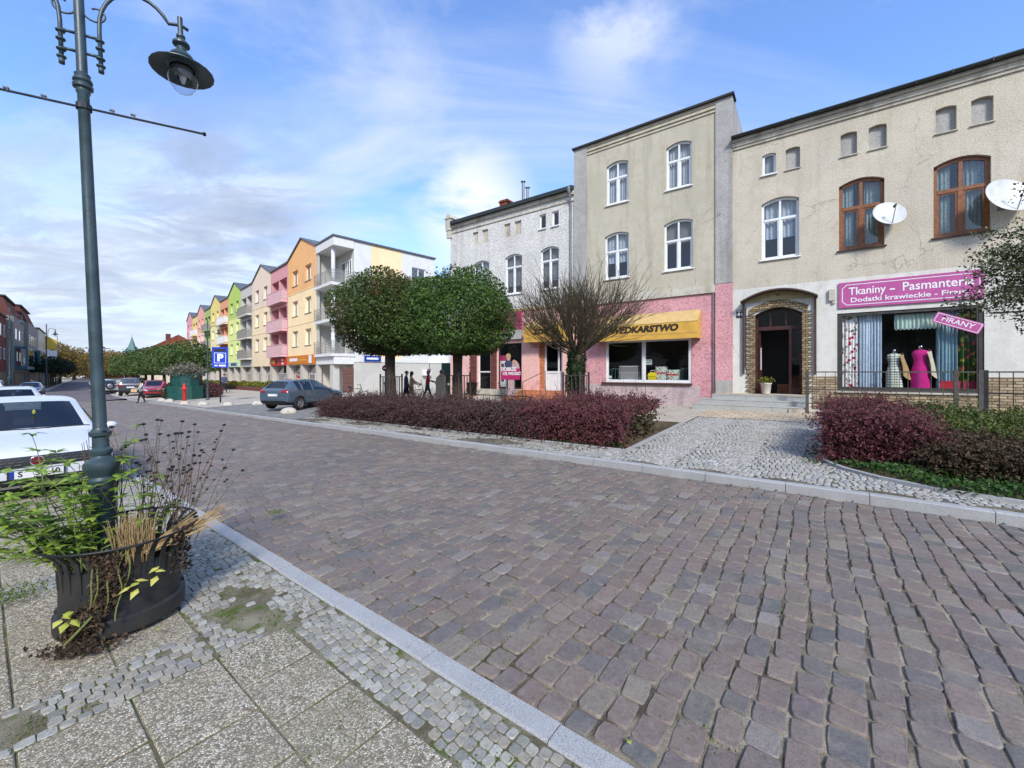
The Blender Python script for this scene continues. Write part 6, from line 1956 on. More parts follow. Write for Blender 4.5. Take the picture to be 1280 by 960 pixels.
# right row far off
make_car('red saloon in the right bay, facing us behind the woman in pink', SEDAN, 'd', 'car_red', W(45.5, 9.1, .0), heading(45)+PI-.12, rear=False)
make_car('silver off roader with a spare wheel on its tail, far on the right', SUV, 's', 'car_silver', W(63.5, 7.0, .0), heading(63)+.12, front=False, spare=True, wr=.34)
make_car('dark grey car beside the silver off roader with a blue roof', SUV, 's', 'car_dark', W(53.0, 8.8, .0), heading(53)-.25, front=False, wr=.34)
make_car('dark car parked beyond the silver off roader', HATCH, 'h', 'car_black', W(72.5, 6.9, .0), heading(72)+.08, front=False)
make_car('pale car far off in the right row, beyond the dark one', HATCH, 'h', 'car_silver', W(82.5, 6.9, .0), heading(82)+.08, front=False)
make_car('small white car farthest off in the right row', HATCH, 'h', 'car_white', W(96.5, 6.9, .0), heading(96)+.08, front=False)
# ================================================================== people
M['skin'] = pm('skin', S(214,168,144,.85), S(200,150,126,.85), 6, .6)
M['hair_dark'] = pm('dark_hair', S(52,40,34,.8), None, 20, .8); M['hair_grey'] = pm('grey_hair', S(150,144,138,.85), None, 20, .8)
def cloth(name, c): return pm(name, c, mul(c, .72), 9, .9, .25, 70)
M['c_black'] = cloth('black_cloth', S(38,40,48,.8)); M['c_navy'] = cloth('navy_cloth', S(70,78,108,.9)); M['c_beige'] = cloth('beige_cloth', S(222,204,176,.95)); M['c_tan'] = cloth('tan_cloth', S(214,180,140,.95))
M['c_red'] = cloth('red_cloth', S(176,44,56,.85)); M['c_pink'] = cloth('pink_cloth', S(226,84,130,.9)); M['c_teal'] = cloth('dark_green_cloth', S(42,70,70,.8)); M['c_grey'] = cloth('grey_white_cloth', S(196,194,188,.88))
M['c_white'] = cloth('white_cloth', S(236,232,230,.92)); M['shoe'] = cloth('dark_shoe_leather', S(44,38,36,.8)); M['c_cream'] = cloth('cream_trousers', S(214,196,164,.95))

def person(label, loc, rz, h=1.70, jacket='c_black', pants='c_black', hair='hair_dark', stride=.0, arms=((.1,.0),(.1,.0)), hat=None, hair_len=0.0, coat=None, lean=0.0, bike=False, group=None, belly=1.0):
    """x right, y forward; arms = (swing forward, elbow bend) for right, left"""
    r = thing('person', label, 'person', loc, rz, group)
    k = h/1.72
    E = []; V = []; R = []
    def v(p, rad, par=None):
        V.append((p[0]*k, p[1]*k, p[2]*k)); R.append(rad*k)
        if par is not None: E.append((par, len(V)-1))
        return len(V)-1
    ly = lean
    pel = v((0, 0, .95), .135*belly); sp = v((0, .02+ly*.3, 1.15), .125*belly, pel); ch = v((0, .02+ly*.8, 1.33), .135*belly, sp); nk = v((0, .01+ly, 1.46), .06, ch)
    hd0 = v((0, .03+ly*1.1, 1.53), .062, nk); hd1 = v((0, .045+ly*1.15, 1.61), .082, hd0); hd2 = v((0, .035+ly*1.15, 1.685), .065, hd1)
    hands = []
    for i, sx in enumerate((1, -1)):
        sw, eb = arms[i]
        sh = v((sx*.17, .0+ly, 1.40), .062, ch)
        el = (sx*.215, ly+.27*math.sin(sw), 1.40-.28*math.cos(sw)); e = v(el, .045, sh)
        a2 = sw+eb
        wr_ = (sx*.22, el[1]+.25*math.sin(a2), el[2]-.25*math.cos(a2)); w_ = v(wr_, .032, e)
        ha = (sx*.215, wr_[1]+.08*math.sin(a2), wr_[2]-.08*math.cos(a2)); hv = v(ha, .030, w_); hands.append((Vector(wr_)*k, Vector(ha)*k, sx))
        hip = v((sx*.095, 0, .90), .095, pel)
        st = stride*sx
        kn = v((sx*.10, .5*st+abs(st)*.12, .49), .062, hip)
        ank = (sx*.10, st*.98-(.05 if st < 0 else 0), .09+(.06 if st < -.1 else 0)); an = v(ank, .042, kn)
        v((sx*.115, ank[1]+.13, ank[2]-.045), .036, an)
    me = bpy.data.meshes.new('p'); me.from_pydata(V, E, [])
    o = bpy.data.objects.new('p', me); COL.objects.link(o)
    m = o.modifiers.new('sk', 'SKIN'); m.use_smooth_shade = True
    for i, sv in enumerate(me.skin_vertices[0].data):
        sv.radius = (R[i]*1.05, R[i]*.9); sv.use_root = (i == 0)
    o.modifiers.new('ss', 'SUBSURF').levels = 1
    dg = bpy.context.evaluated_depsgraph_get(); dg.update()
    b = bpy.data.meshes.new_from_object(o.evaluated_get(dg)); bpy.data.objects.remove(o)
    vs = [tuple(q.co) for q in b.vertices]; fs = [tuple(p.vertices) for p in b.polygons]
    mb = MB()
    def zone(c):
        if c.z > 1.475*k: return 0
        for w0, h0, sx in hands:
            if (c-h0).length < .075*k or (c-w0).length < .03*k: return 0
        if c.z < .10*k: return 3
        if c.z > .93*k: return 1
        for w0, h0, sx in hands:
            if abs(c.x) > .165*k and c.z > .6*k: return 1
        return 2
    for f in fs: pass
    mb.v = vs
    for f in fs:
        c = sum((Vector(vs[i]) for i in f), Vector((0,0,0)))/len(f)
        mb.f.append(f); mb.mi.append(zone(c))
    # fingers, nose and ears rooted in the body
    for w0, h0, sx in hands:
        d = (h0-w0).normalized(); t = Vector((0,1,0)) if abs(d.y) < .8 else Vector((0,0,1)); t = (t-d*t.dot(d)).normalized()
        for q in range(4):
            p = h0+t*(q-1.5)*.017*k; L = (.065,.075,.07,.055)[q]*k
            mb.tube([p, p+d*L*.5, p+d*L+Vector((-sx*.012*k,0,0))], [.009*k,.0085*k,.006*k], 5, 0)
        p = h0-d*.02*k+t*.02*k; mb.tube([p, p+t*.03*k+d*.03*k, p+t*.035*k+d*.055*k], [.010*k,.009*k,.007*k], 5, 0)
    hy = (.045+ly*1.15)*k
    mb.ellipsoid((0, hy+.083*k, 1.60*k), (.012*k,.018*k,.02*k), 6, 4, 0)
    for sx in (1, -1): mb.ellipsoid((sx*.078*k, hy-.005*k, 1.60*k), (.012*k,.02*k,.03*k), 6, 4, 0)
    mb.build('body', [M['skin'], M[jacket], M[pants], M['shoe']], r, True)
    mb = MB()
    for sx in (1, -1): mb.ellipsoid((sx*.03*k, hy+.068*k, 1.622*k), (.011*k,.008*k,.006*k), 6, 4)
    mb.ellipsoid((0, hy+.070*k, 1.553*k), (.022*k,.006*k,.005*k), 6, 4)
    mb.build('face', M['hair_dark'], r)
    mb = MB(); 
    prof = []
    mb.ellipsoid((0, hy-.018*k, (1.645-.02*hair_len)*k), (.092*k,.096*k,(.082+.05*hair_len)*k), 14, 8)
    if hair_len > .5: mb.ellipsoid((0, hy-.06*k, 1.52*k), (.085*k,.06*k,.13*k), 12, 8)
    mb.build('hair', M[hair], r, True)
    if hat:
        mb = MB(); mb.lathe([(.14*k,1.66*k),(.10*k,1.675*k),(.098*k,1.73*k),(.07*k,1.765*k),(.001,1.77*k)], 14, 0, Matrix.Translation((0, hy, 0)), False); mb.build('hat', M[hat], r, True)
    if coat:
        mb = MB(); vs = []; n = 20
        for z, rx, ry in ((1.46,.09,.085),(1.42,.17,.12),(1.36,.235,.15),(1.2,.235,.165),(1.0,.225,.18),(.8,.25,.20),(.55,.275,.23)):
            for i in range(n):
                a = 2*PI*i/n; w_ = 1+.04*math.sin(a*5+z*3)
                vs.append((rx*math.cos(a)*w_*k, (ry*math.sin(a)*w_+.01+ly*(z-.9))*k, z*k))
        mb.add(vs, [(j*n+i, j*n+(i+1) % n, (j+1)*n+(i+1) % n, (j+1)*n+i) for j in range(6) for i in range(n)])
        mb.lathe([(.10*k,1.40*k),(.125*k,1.45*k),(.11*k,1.52*k),(.08*k,1.50*k)], 14, 0, Matrix.Translation((0, -.02*k, 0)), False)
        mb.build('coat', M[coat], r, True)
    return r
def bag(label, loc, mat, w=.32, h=.36, d=.10, rz=0, name='shopping_bag'):
    r = thing(name, label, 'bag', loc, rz)
    mb = MB(); mb.add([(-w/2,-d/2,0),(w/2,-d/2,0),(w/2*.94,-d/3,h),(-w/2*.94,-d/3,h),(-w/2,d/2,0),(w/2,d/2,0),(w/2*.94,d/3,h),(-w/2*.94,d/3,h)], [(0,1,2,3),(5,4,7,6),(1,5,6,2),(4,0,3,7),(3,2,6,7),(4,5,1,0)]); mb.build('sack', M[mat], r)
    mb = MB(); mb.tube([(-w*.25,0,h),(-w*.2,0,h+.12),(w*.2,0,h+.12),(w*.25,0,h)], .008, 5); mb.build('handle', M[mat], r)
    return r
def place(px, Y):
    """ground point under a pixel column at a distance"""
    X = (px-CX)/F*Y; s, n = sn(X, Y)
    return X, Y
def gz(X, Y):
    s, n = sn(X, Y)
    # invert the gentle bend: move n back by the bend's drift
    if s > 45: n -= .115*(s-50) if s > 50 else 0
    return zr(s)+cross(n)
X, Y = place(176.5, 29.3); person('woman in a pale grey jacket and dark trousers walking on the cobbled street', (X, Y, gz(X, Y)-.02), 2.6, 1.62, 'c_grey', 'c_black', 'hair_dark', .16, ((.3,.3),(.5,1.1)), hair_len=.4)
bag('tan handbag held by the woman in the pale grey jacket', (X-.30, Y-.22, gz(X, Y)+.80), 'c_tan', .34, .22, .12, .4, 'handbag')
X, Y = place(205.5, 30.6); person('woman in a pink top and dark trousers beside the red saloon, carrying a white bag', (X, Y, gz(X, Y)-.08), 1.9, 1.66, 'c_pink', 'c_black', 'hair_dark', .2, ((.2,.6),(.3,.4)), hair_len=1.0)
bag('large white bag held by the woman in pink', (X+.30, Y-.30, gz(X, Y)+.50), 'c_white', .52, .40, .14, -.6)
X, Y = place(280.5, 36.5); cy = (X, Y)
person('man in dark clothes pushing a bicycle past the coloured apartment houses', (X, Y, gz(X, Y)), 3.5, 1.76, 'c_navy', 'c_black', 'hair_dark', .18, ((.4,.5),(.4,.5)))
X, Y = place(507.5, 19.6); person('dark jacketed walker with black trousers beside the left globe tree', (X, Y, gz(X, Y)), -1.15, 1.72, 'c_navy', 'c_black', 'hair_grey', .2, ((.2,.1),(-.1,.2)))
X, Y = place(514, 20.6); person('walker in a tan jacket and cream trousers next to the dark jacketed one', (X, Y, gz(X, Y)), -1.2, 1.66, 'c_tan', 'c_cream', 'hair_dark', .2, ((.7,.5),(.5,.6)), hair_len=.6)
X, Y = place(534, 22.0); person('walker in a red jacket, dark green trousers and a cap behind the hedge', (X, Y, gz(X, Y)), -1.45, 1.72, 'c_red', 'c_teal', 'hair_dark', .26, ((.3,1.1),(.2,1.0)), hat='c_tan', lean=.05)
X, Y = place(552, 17.6); person('woman in a long beige hooded coat seen from behind, beside the right globe tree', (X, Y, gz(X, Y)), .1, 1.74, 'c_beige', 'c_beige', 'hair_grey', .12, ((.05,.05),(.05,.1)), coat='c_beige')
bag('dark shopping bag held by the woman in the beige coat', (X+.34, Y-.05, gz(X, Y)+.28), 'c_black', .26, .40, .14, .1)

def bicycle(label, loc, rz, group='bicycles'):
    r = thing('bicycle', label, 'bicycle', loc, rz, group)
    for x in (-.52, .52):
        T = Matrix.Translation((x, 0, .34)) @ Matrix.Rotation(PI/2, 4, 'X')
        mb = MB(); pts = [(.33*math.cos(2*PI*i/24), .33*math.sin(2*PI*i/24), 0) for i in range(25)]
        mb.tube(pts, .016, 6, 0, T)
        w_ = mb.build('wheel', M['tyre'], r, True)
        mb = MB()
        for i in range(12): mb.tube([(0,0,0), (.32*math.cos(PI*i/6), .32*math.sin(PI*i/6), 0)], .002, 3, 0, T)
        mb.build('spokes', M['zinc'], w_)
    mb = MB()
    for a, b in (((-.52,0,.34),(-.12,0,.32)),((-.52,0,.34),(-.18,0,.80)),((-.12,0,.32),(-.2,0,.86)),((-.12,0,.32),(.36,0,.74)),((-.18,0,.80),(.34,0,.82)),((.52,0,.34),(.32,0,.98))): mb.tube([a, b], .016, 6)
    mb.build('frame', M['c_black'], r, True)
    mb = MB(); mb.tube([(.18,-.26,1.02),(.30,-.2,1.04),(.32,0,1.0),(.30,.2,1.04),(.18,.26,1.02)], .012, 6); mb.build('handlebar', M['zinc'], r, True)
    mb = MB(); mb.ellipsoid((-.22,0,.90), (.14,.08,.035), 10, 6); mb.build('saddle', M['c_black'], r, True)
    return r
bicycle('bicycle pushed by the man in dark clothes', (cy[0]-.42, cy[1]-.1, gz(*cy)), -2.3)
X, Y = place(519, 19.4); bicycle('bicycle wheeled along by the walker in the tan jacket', (X, Y, gz(X, Y)), .35)
# ================================================================== coloured apartment houses
AW = Wall(-14.31, 33.0, .709, -.705)
def apt_mat(name, c, k=1.0):
    c = tuple(.88*c[i]+.12*.8 for i in range(3))
    return stucco(name, mul(c, k), mul(c, k*.93), mul(c, k*.8), 90, .15, .2, .06)
AC = {n: apt_mat('apt_'+n, c) for n, c in dict(orange=S(236,170,92), cream=S(248,216,160), pink=S(212,138,138), pinkl=S(222,170,170), beige=S(230,204,176), sand=S(244,216,168),
      greybay=S(196,188,178), green=S(176,200,64), lime=S(226,232,130), orangeb=S(226,150,98), taupe=S(206,184,160), yellow=S(232,206,106), yellowl=S(244,226,160), greenb=S(158,180,84),
      salmon=S(234,160,136), salmonl=S(244,190,176), yellowb=S(232,200,110), rose=S(222,146,150), rosel=S(238,178,180), white=S(216,214,208), pale=S(186,181,170), stone=S(206,196,182)).items()}
M['apt_frame'] = M['white_pvc']; M['shop_stone'] = pm('pale_stone_pillar', S(206,196,182,.9), None, 4, .8)
M['aptroof'] = pm('grey_metal_roof', S(108,110,112,.8), S(86,88,92,.8), 3, .5)
M['rail_grey'] = pm('grey_balcony_rail', S(152,148,140,.85), None, 5, .6); M['rail_pink'] = pm('pinkish_balcony_panel', S(212,176,178,.9), None, 5, .7); M['rail_white'] = pm('white_balcony_panel', S(226,224,222,.9), None, 5, .7)
M['aptglass'] = glass_mat('apartment_glass', (.45,.5,.54,1), 1.0, .12)
M['orange_sign'] = pm('orange_shop_board', S(224,128,30,.92), None, 3, .5); M['red_sign'] = pm('red_shop_board', S(214,52,40,.9), None, 3, .5); M['mint_sign'] = pm('pale_mint_board', S(206,228,214,.92), None, 3, .5)
ROWS = [(10.12, 11.58), (7.18, 8.64), (4.26, 5.74)]
EAVE, PEAK = 12.75, 14.25
APTG = 'coloured apartment houses along the square'
def apt_root(label, u0, u1):
    s_, n_ = sn(*AW.pt((u0+u1)/2, 0, 0).xy)
    n_ -= .115*max(0, s_-50)
    z = zr(s_)+.45
    r = thing('apartment_house', label, 'apartment house', AW.pt((u0+u1)/2, 0, z), AW.rz, APTG)
    return r, Matrix.Translation((-(u0+u1)/2, 0, -z)), z
class OB(MB):
    """mesh builder in wall coordinates, shifted to the house's own base on build"""
    def __init__(s, T): super().__init__(); s.T = T
    def build(s, *a, **k):
        s.v = [tuple(s.T @ Vector(p)) for p in s.v]; return super().build(*a, **k)
def apt_window(r, T, a, b, c, d, y=.20, fm='white_pvc', mull=True, name='window'):
    mb = OB(T); f = .07
    mb.bb(a, a+f, y, y+.06, c, d); mb.bb(b-f, b, y, y+.06, c, d); mb.bb(a+f, b-f, y, y+.06, c, c+f); mb.bb(a+f, b-f, y, y+.06, d-f, d)
    if mull: m_ = (a+b)/2; mb.bb(m_-f*.6, m_+f*.6, y-.008, y+.055, c+f, d-f)
    w = mb.build(name, M[fm], r)
    mb = OB(T); mb.quad((a, y+.03, c), (b, y+.03, c), (b, y+.03, d), (a, y+.03, d)); mb.build('pane', M['aptglass'], w)
    return w
def backs(r, T, u0, u1, zt, col):
    mb = OB(T)
    mb.quad((u0, 0, -2.2), (u0, 0, zt), (u0, 10, zt), (u0, 10, -2.2)); mb.quad((u1, 0, zt), (u1, 0, -2.2), (u1, 10, -2.2), (u1, 10, zt)); mb.quad((u1, 10, -2.2), (u0, 10, -2.2), (u0, 10, zt), (u1, 10, zt))
    mb.build('side_wall', col, r)
    mb = OB(T); mb.quad((u0+.02, 1.9, -2), (u1-.02, 1.9, -2), (u1-.02, 1.9, zt-.05), (u0+.02, 1.9, zt-.05)); mb.build('room_wall', M['room'], r)
def shopfront(r, T, u0, u1, n, zt, col):
    """pillars with glazing between them at street level"""
    w = (u1-u0)/n
    for i in range(n):
        a, b = u0+w*i+.28, u0+w*(i+1)-.28
        mb = OB(T); f = .08; y = .55; c, d = -.05, zt
        mb.bb(a, a+f, y, y+.06, c, d); mb.bb(b-f, b, y, y+.06, c, d); mb.bb(a+f, b-f, y, y+.06, zt-.85, zt-.77); mb.bb(a+f, b-f, y, y+.06, c, c+.35); mb.bb((a+b)/2-.04, (a+b)/2+.04, y+.001, y+.055, c+.35, zt-.85)
        s_ = mb.build('shop_window', M['white_pvc'], r)
        mb = OB(T); mb.quad((a, y+.03, c), (b, y+.03, c), (b, y+.03, d), (a, y+.03, d)); mb.build('pane', M['aptglass'], s_)
def gable_house(label, u0, u1, top, low, sign=None):
    r, T, z0 = apt_root(label, u0, u1); uc = (u0+u1)/2
    zs = 9.35
    holes = []
    for c, d in ROWS:
        for k in (-1, 1): holes.append((uc+k*1.75-.78, uc+k*1.75+.78, c, d, 0))
    mb = OB(T); wall_sheet(mb, u0, u1, zs, EAVE, holes[:2], 0, .24)
    mb.add([(u0, 0, EAVE), (u1, 0, EAVE), (uc, 0, PEAK)], [(0,1,2)]); mb.build('upper_wall', AC[top], r)
    mb = OB(T); wall_sheet(mb, u0, u1, 2.45, zs, holes[2:], .0, .24); mb.build('wall', AC[low], r)
    w = (u1-u0)/2
    sh = [(u0+w*i+.28, u0+w*(i+1)-.28, -.05, 2.45, 0) for i in range(2)]
    mb = OB(T); wall_sheet(mb, u0, u1, -2.2, 2.45, sh, .0, .5); mb.build('shop_pillars', M['shop_stone'], r)
    shopfront(r, T, u0, u1, 2, 2.45, low)
    for a, b, c, d, _ in holes:
        apt_window(r, T, a, b, c, d)
        mb = OB(T); mb.bb(a-.06, b+.06, -.06, .18, c-.06, c-.004); mb.build('sill', M['rail_grey'], r)
    for zz in (6.3, 9.36): 
        mb = OB(T); mb.bb(u0, u1, -.03, -.003, zz-.03, zz+.03); mb.build('string_course', AC[low], r)
    mb = OB(T)
    for a, b in ((u0-.12, uc), (u1+.12, uc)):
        p = [(a, -.12, EAVE-.02), (b, -.12, PEAK+.05), (b, 10, PEAK+.05), (a, 10, EAVE-.02)]
        mb.add(p+[(q[0], q[1], q[2]+.12) for q in p], [(3,2,1,0),(4,5,6,7),(0,1,5,4),(1,2,6,5),(2,3,7,6),(3,0,4,7)])
    mb.build('roof', M['aptroof'], r)
    backs(r, T, u0+.01, u1-.01, EAVE-.02, AC[low])
    return r, T
def balcony_house(label, u0, u1, col, low, rail):
    r, T, z0 = apt_root(label, u0, u1); uc = (u0+u1)/2
    holes = [(u0+.35, u1-.35, z, z+2.35, 0) for z in (9.08, 6.15, 3.55)]
    mb = OB(T); wall_sheet(mb, u0, u1, 2.45, EAVE, holes, 0, 1.3); mb.build('wall', AC[col], r)
    w = (u1-u0)/2
    sh = [(u0+.5, u1-.5, -.05, 2.45, 0)]
    mb = OB(T); wall_sheet(mb, u0, u1, -2.2, 2.45, sh, 0, .5); mb.build('shop_pillars', M['shop_stone'], r)
    shopfront(r, T, u0+.2, u1-.2, 1, 2.45, low)
    for a, b, c, d, _ in holes:
        mb = OB(T); mb.bb(uc-.09, uc+.09, .0, 1.3, c, d); mb.build('balcony_divider', AC[col], r)
        mb = OB(T); wall_sheet(mb, a, b, c, d, [(a+.5, a+1.3, c+.05, d-.2, 0), (uc+.4, uc+1.9, c+.05, d-.2, 0)], 1.3, .1); mb.build('balcony_wall', AC[low], r)
        apt_window(r, T, a+.5, a+1.3, c+.05, d-.2, 1.36, mull=False, name='balcony_door'); apt_window(r, T, uc+.4, uc+1.9, c+.05, d-.2, 1.36, name='balcony_door')
        mb = OB(T); mb.bb(a-.1, b+.1, -.55, -.003, c-.20, c-.02); mb.build('balcony_slab', AC[low], r)
        mb = OB(T)
        for x in np.arange(a-.05, b+.06, .11): mb.bb(x-.014, x+.014, -.53, -.50, c-.02, c+1.0)
        mb.bb(a-.1, b+.1, -.54, -.49, c+1.0, c+1.06)
        for q0, q1 in ((a-.02, uc-.06), (uc+.06, b+.02)): mb.bb(q0, q1, -.515, -.505, c+.06, c+.92)
        for x in (a-.08, b+.08): mb.bb(x-.02, x+.02, -.53, .0, c+1.0, c+1.05); mb.bb(x-.006, x+.006, -.50, .0, c+.06, c+.92)
        mb.build('balcony_railing', M[rail], r)
    mb = OB(T); mb.bb(u0-.02, u1+.02, -.14, 10, EAVE, EAVE+.14); mb.build('roof', M['aptroof'], r)
    backs(r, T, u0+.01, u1-.01, EAVE-.02, AC[low])
    return r, T
us = [-3.8]
for w_ in (7.75, 5.85)*5 + (7.75,): us.append(us[-1]-w_)
spec = [('g', 'orange gabled apartment house over cream, next to the corner balconies', 'orange', 'cream'), ('b', 'pink apartment bay with three pinkish balconies', 'pink', 'pinkl', 'rail_pink'),
        ('g', 'beige gabled apartment house over sandy yellow, left of the pink bay', 'beige', 'sand'), ('b', 'grey apartment bay with grey railed balconies', 'greybay', 'stone', 'rail_grey'),
        ('g', 'bright green gabled apartment house over lime', 'green', 'lime'), ('b', 'orange topped apartment bay with white balconies', 'orangeb', 'taupe', 'rail_white'),
        ('g', 'yellow gabled apartment house behind the blue parking sign', 'yellow', 'yellowl'), ('b', 'olive green apartment bay far down the row', 'greenb', 'greenb', 'rail_grey'),
        ('g', 'salmon gabled apartment house far down the row', 'salmon', 'salmonl'), ('b', 'narrow yellow apartment bay near the far end of the row', 'yellowb', 'yellowl', 'rail_white'),
        ('g', 'rose pink gabled apartment house at the far end of the row', 'rose', 'rosel')]
roots = []
for i, sp in enumerate(spec):
    if sp[0] == 'g': roots.append(gable_house(sp[1], us[i+1], us[i], sp[2], sp[3]))
    else: roots.append(balcony_house(sp[1], us[i+1], us[i], sp[2], sp[3], sp[4]))
# the end house with corner balconies and the long pale side wall
r, T, z0 = apt_root('pale end apartment house with open corner balconies and an orange striped side wall', -3.8, 0)
SL = 9.6
def SIDE(mb, fn):
    """build on the side wall: local u runs along +y from the corner"""
    t = MB(); fn(t)
    R = Matrix(((0,-1,0,0),(1,0,0,0),(0,0,1,0),(0,0,0,1)))
    b = len(mb.v); mb.v += [tuple(R @ Vector(p)) for p in t.v]; mb.f += [tuple(b+i for i in f) for f in t.f]; mb.mi += t.mi
CUT = 1.6
mb = OB(T)
wn = (7.1, 8.6, 10.15, 11.55)
SIDE(mb, lambda t: wall_sheet(t, CUT, 3.13, 2.75, EAVE, [], 0, .2)); SIDE(mb, lambda t: wall_sheet(t, 6.05, SL, 2.75, EAVE, [wn+(0,), (7.1, 8.6, 7.2, 8.6, 0), (7.1, 8.6, 4.3, 5.7, 0)], 0, .2))
mb.build('wall', AC['white'], r)
mb = OB(T); SIDE(mb, lambda t: wall_sheet(t, 3.13, 6.05, 2.75, EAVE, [], 0, .2)); mb.build('wall', AC['cream'], r)['label'] = 'cream orange stripe of the side wall'
for c, d in ((10.15,11.55),(7.2,8.6),(4.3,5.7)):
    t = MB(); f = .07
    a, b = 7.1, 8.6
    t.bb(a, a+f, .12, .18, c, d); t.bb(b-f, b, .12, .18, c, d); t.bb(a+f, b-f, .12, .18, c, c+f); t.bb(a+f, b-f, .12, .18, d-f, d); t.bb(7.8, 7.9, .115, .175, c+f, d-f)
    mb = OB(T); SIDE(mb, lambda q: q.add(t.v, t.f)); w_ = mb.build('window', M['white_pvc'], r)
    mb = OB(T); SIDE(mb, lambda q: q.quad((a,.15,c),(b,.15,c),(b,.15,d),(a,.15,d))); mb.build('pane', M['aptglass'], w_)
mb = OB(T); SIDE(mb, lambda t: wall_sheet(t, CUT+.0, SL+6, -2, 2.65, [], .0, .2)); mb.build('ground_floor_wall', AC['pale'], r)
mb = OB(T); SIDE(mb, lambda t: t.bb(CUT, SL+6, -.05, -.003, 2.65, 2.95)); mb.bb(-3.8, .05, -.05, -.003, 2.45, 3.3); SIDE(mb, lambda t: t.bb(-.0, CUT, -.05, -.003, 2.45, 3.3)); mb.build('white_band', AC['white'], r)
mb = OB(T); SIDE(mb, lambda t: wall_sheet(t, SL, SL+6, 2.95, 4.2, [], .0, .2)); mb.build('annex_wall', AC['white'], r)
# loggias
mb = OB(T)
mb.quad((-3.8, 0, 3.3), (-3.8, 0, EAVE), (-3.8, CUT, EAVE), (-3.8, CUT, 3.3)); mb.quad((-3.8, CUT, 3.3), (0, CUT, 3.3), (0, CUT, EAVE), (-3.8, CUT, EAVE)); mb.bb(-3.8, -3.45, .0, .12, 3.3, EAVE-.7)
mb.build('balcony_wall', AC['pale'], r)
for z in (9.05, 6.1, 3.3):
    mb = OB(T); mb.bb(-3.6, .12, -.3, CUT, z-.22, z); mb.build('balcony_slab', AC['white'], r)
    mb = OB(T)
    for k in range(8):
        zz = z+.12+k*.125; mb.bb(-3.6, .12, -.30, -.275, zz-.022, zz+.022); mb.bb(.095, .12, -.275, CUT, zz-.022, zz+.022)
    for a, b in ((-3.58,-.29),(-2.3,-.29),(-1.1,-.29),(.105,-.29),(.105,.6),(.105,CUT-.05)): mb.bb(a-.02, a+.02, b-.02, b+.02, z, z+1.06)
    mb.build('balcony_railing', M['rail_grey'], r)
    apt_window(r, T, -2.4, -1.5, z+.05, z+2.2, CUT-.07, mull=False, name='balcony_door'); apt_window(r, T, -1.2, -.3, z+.9, z+2.2, CUT-.07, name='window')
mb = OB(T); mb.lathe([(.16, 2.4), (.16, EAVE-.7)], 14, 0, Matrix.Translation((-.75, .2, 0)), False); mb.build('column', AC['white'], r)
mb = OB(T); mb.bb(-3.8, .05, -.1, CUT, EAVE-.7, EAVE-.02); mb.build('balcony_roof', AC['white'], r)
mb = OB(T); mb.bb(-3.85, .15, -.18, SL+.1, EAVE, EAVE+.13); mb.build('roof', M['aptroof'], r)
mb = OB(T); mb.quad((0, SL, -2), (-3.8, SL, -2), (-3.8, SL, EAVE), (0, SL, EAVE)); mb.build('side_wall', AC['pale'], r)
# ground floor passage
mb = OB(T); mb.bb(-.95, -.35, .02, .55, -.5, 2.45); mb.bb(-3.8, -3.5, .0, .3, -.5, 2.45); mb.build('pillar', AC['pale'], r)
mb = OB(T); mb.quad((-3.8, CUT, -1), (0, CUT, -1), (0, CUT, 2.45), (-3.8, CUT, 2.45)); mb.quad((-3.8, 0, -1), (-3.8, CUT, -1), (-3.8, CUT, 2.45), (-3.8, 0, 2.45)); mb.bb(-3.8, .0, .0, CUT, 2.45, 2.55); mb.build('passage_wall', AC['stone'], r)
mb = OB(T); mb.bb(-.05, .02, CUT-.9, CUT-.02, 0, 2.2); mb.build('door', M['dark_brick'], r)
def apt_board(label, u0, u1, z0, z1, mat, extra=None, y=-.02):
    r = thing('shop_sign', label, 'sign', AW.pt((u0+u1)/2, y, (z0+z1)/2), AW.rz)
    w, h = u1-u0, z1-z0
    MB().bb(-w/2, w/2, -.10, 0, -h/2, h/2).build('board', M[mat], r)
    for (a, b, c, d, m_) in extra or []:
        MB().bb(w*a, w*b, -.112, -.102, h*c, h*d).build('lettering_strip', M[m_], r)
    return r
apt_board('orange shop board on the orange gabled house', us[1]+.1, us[0]-.1, 2.55, 3.35, 'orange_sign', [(-.40,-.10,-.16,.20,'white_paint'), (-.05,.22,-.12,.02,'awning'), (.30,.39,-.42,.42,'white_paint')])
apt_board('dark red shop board with a bright red patch under the pink balconies', us[2]+.3, us[1]-.3, 2.5, 3.2, 'red_sign', [(-.42,-.18,-.2,.25,'awning'), (-.15,-.05,-.3,.3,'black'), (.25,.36,.1,.4,'white_paint'), (.25,.36,-.4,-.1,'white_paint')])
apt_board('pale mint shop board under the green gabled house', us[5]+.2, us[4]-.8, 2.5, 3.2, 'mint_sign', [(-.18,.32,-.25,.28,'lamp_green')])
u_, z_ = 0, 0
r = thing('wall_sign', 'small dark blue board on the white band of the pale side wall', 'sign', AW.pt(.10, 3.2, 2.95), AW.rz+PI/2)
MB().bb(-.75, .75, -.05, 0, -.24, .24).build('board', M['eu_blue'], r); MB().bb(-.55, .5, -.056, -.051, -.08, .08).build('lettering_strip', M['white_paint'], r)
r = thing('air_conditioner', 'white air conditioner unit on the grey side wall behind the red jacketed walker', 'air conditioner', AW.pt(.02, 8.6, 1.75), AW.rz+PI/2)
MB().bb(-.42, .42, -.32, 0, -.28, .28).build('casing', M['white_paint'], r); MB().lathe([(.22,.0),(.22,.012),(.001,.015)], 20, 0, Matrix.Translation((.08,-.322,0)) @ Matrix.Rotation(PI/2,4,'X'), False).build('fan_grille', M['trim'], r)
MB().bb(-.36,-.30,-.3,.0,-.4,-.28).build('bracket', M['zinc'], r)
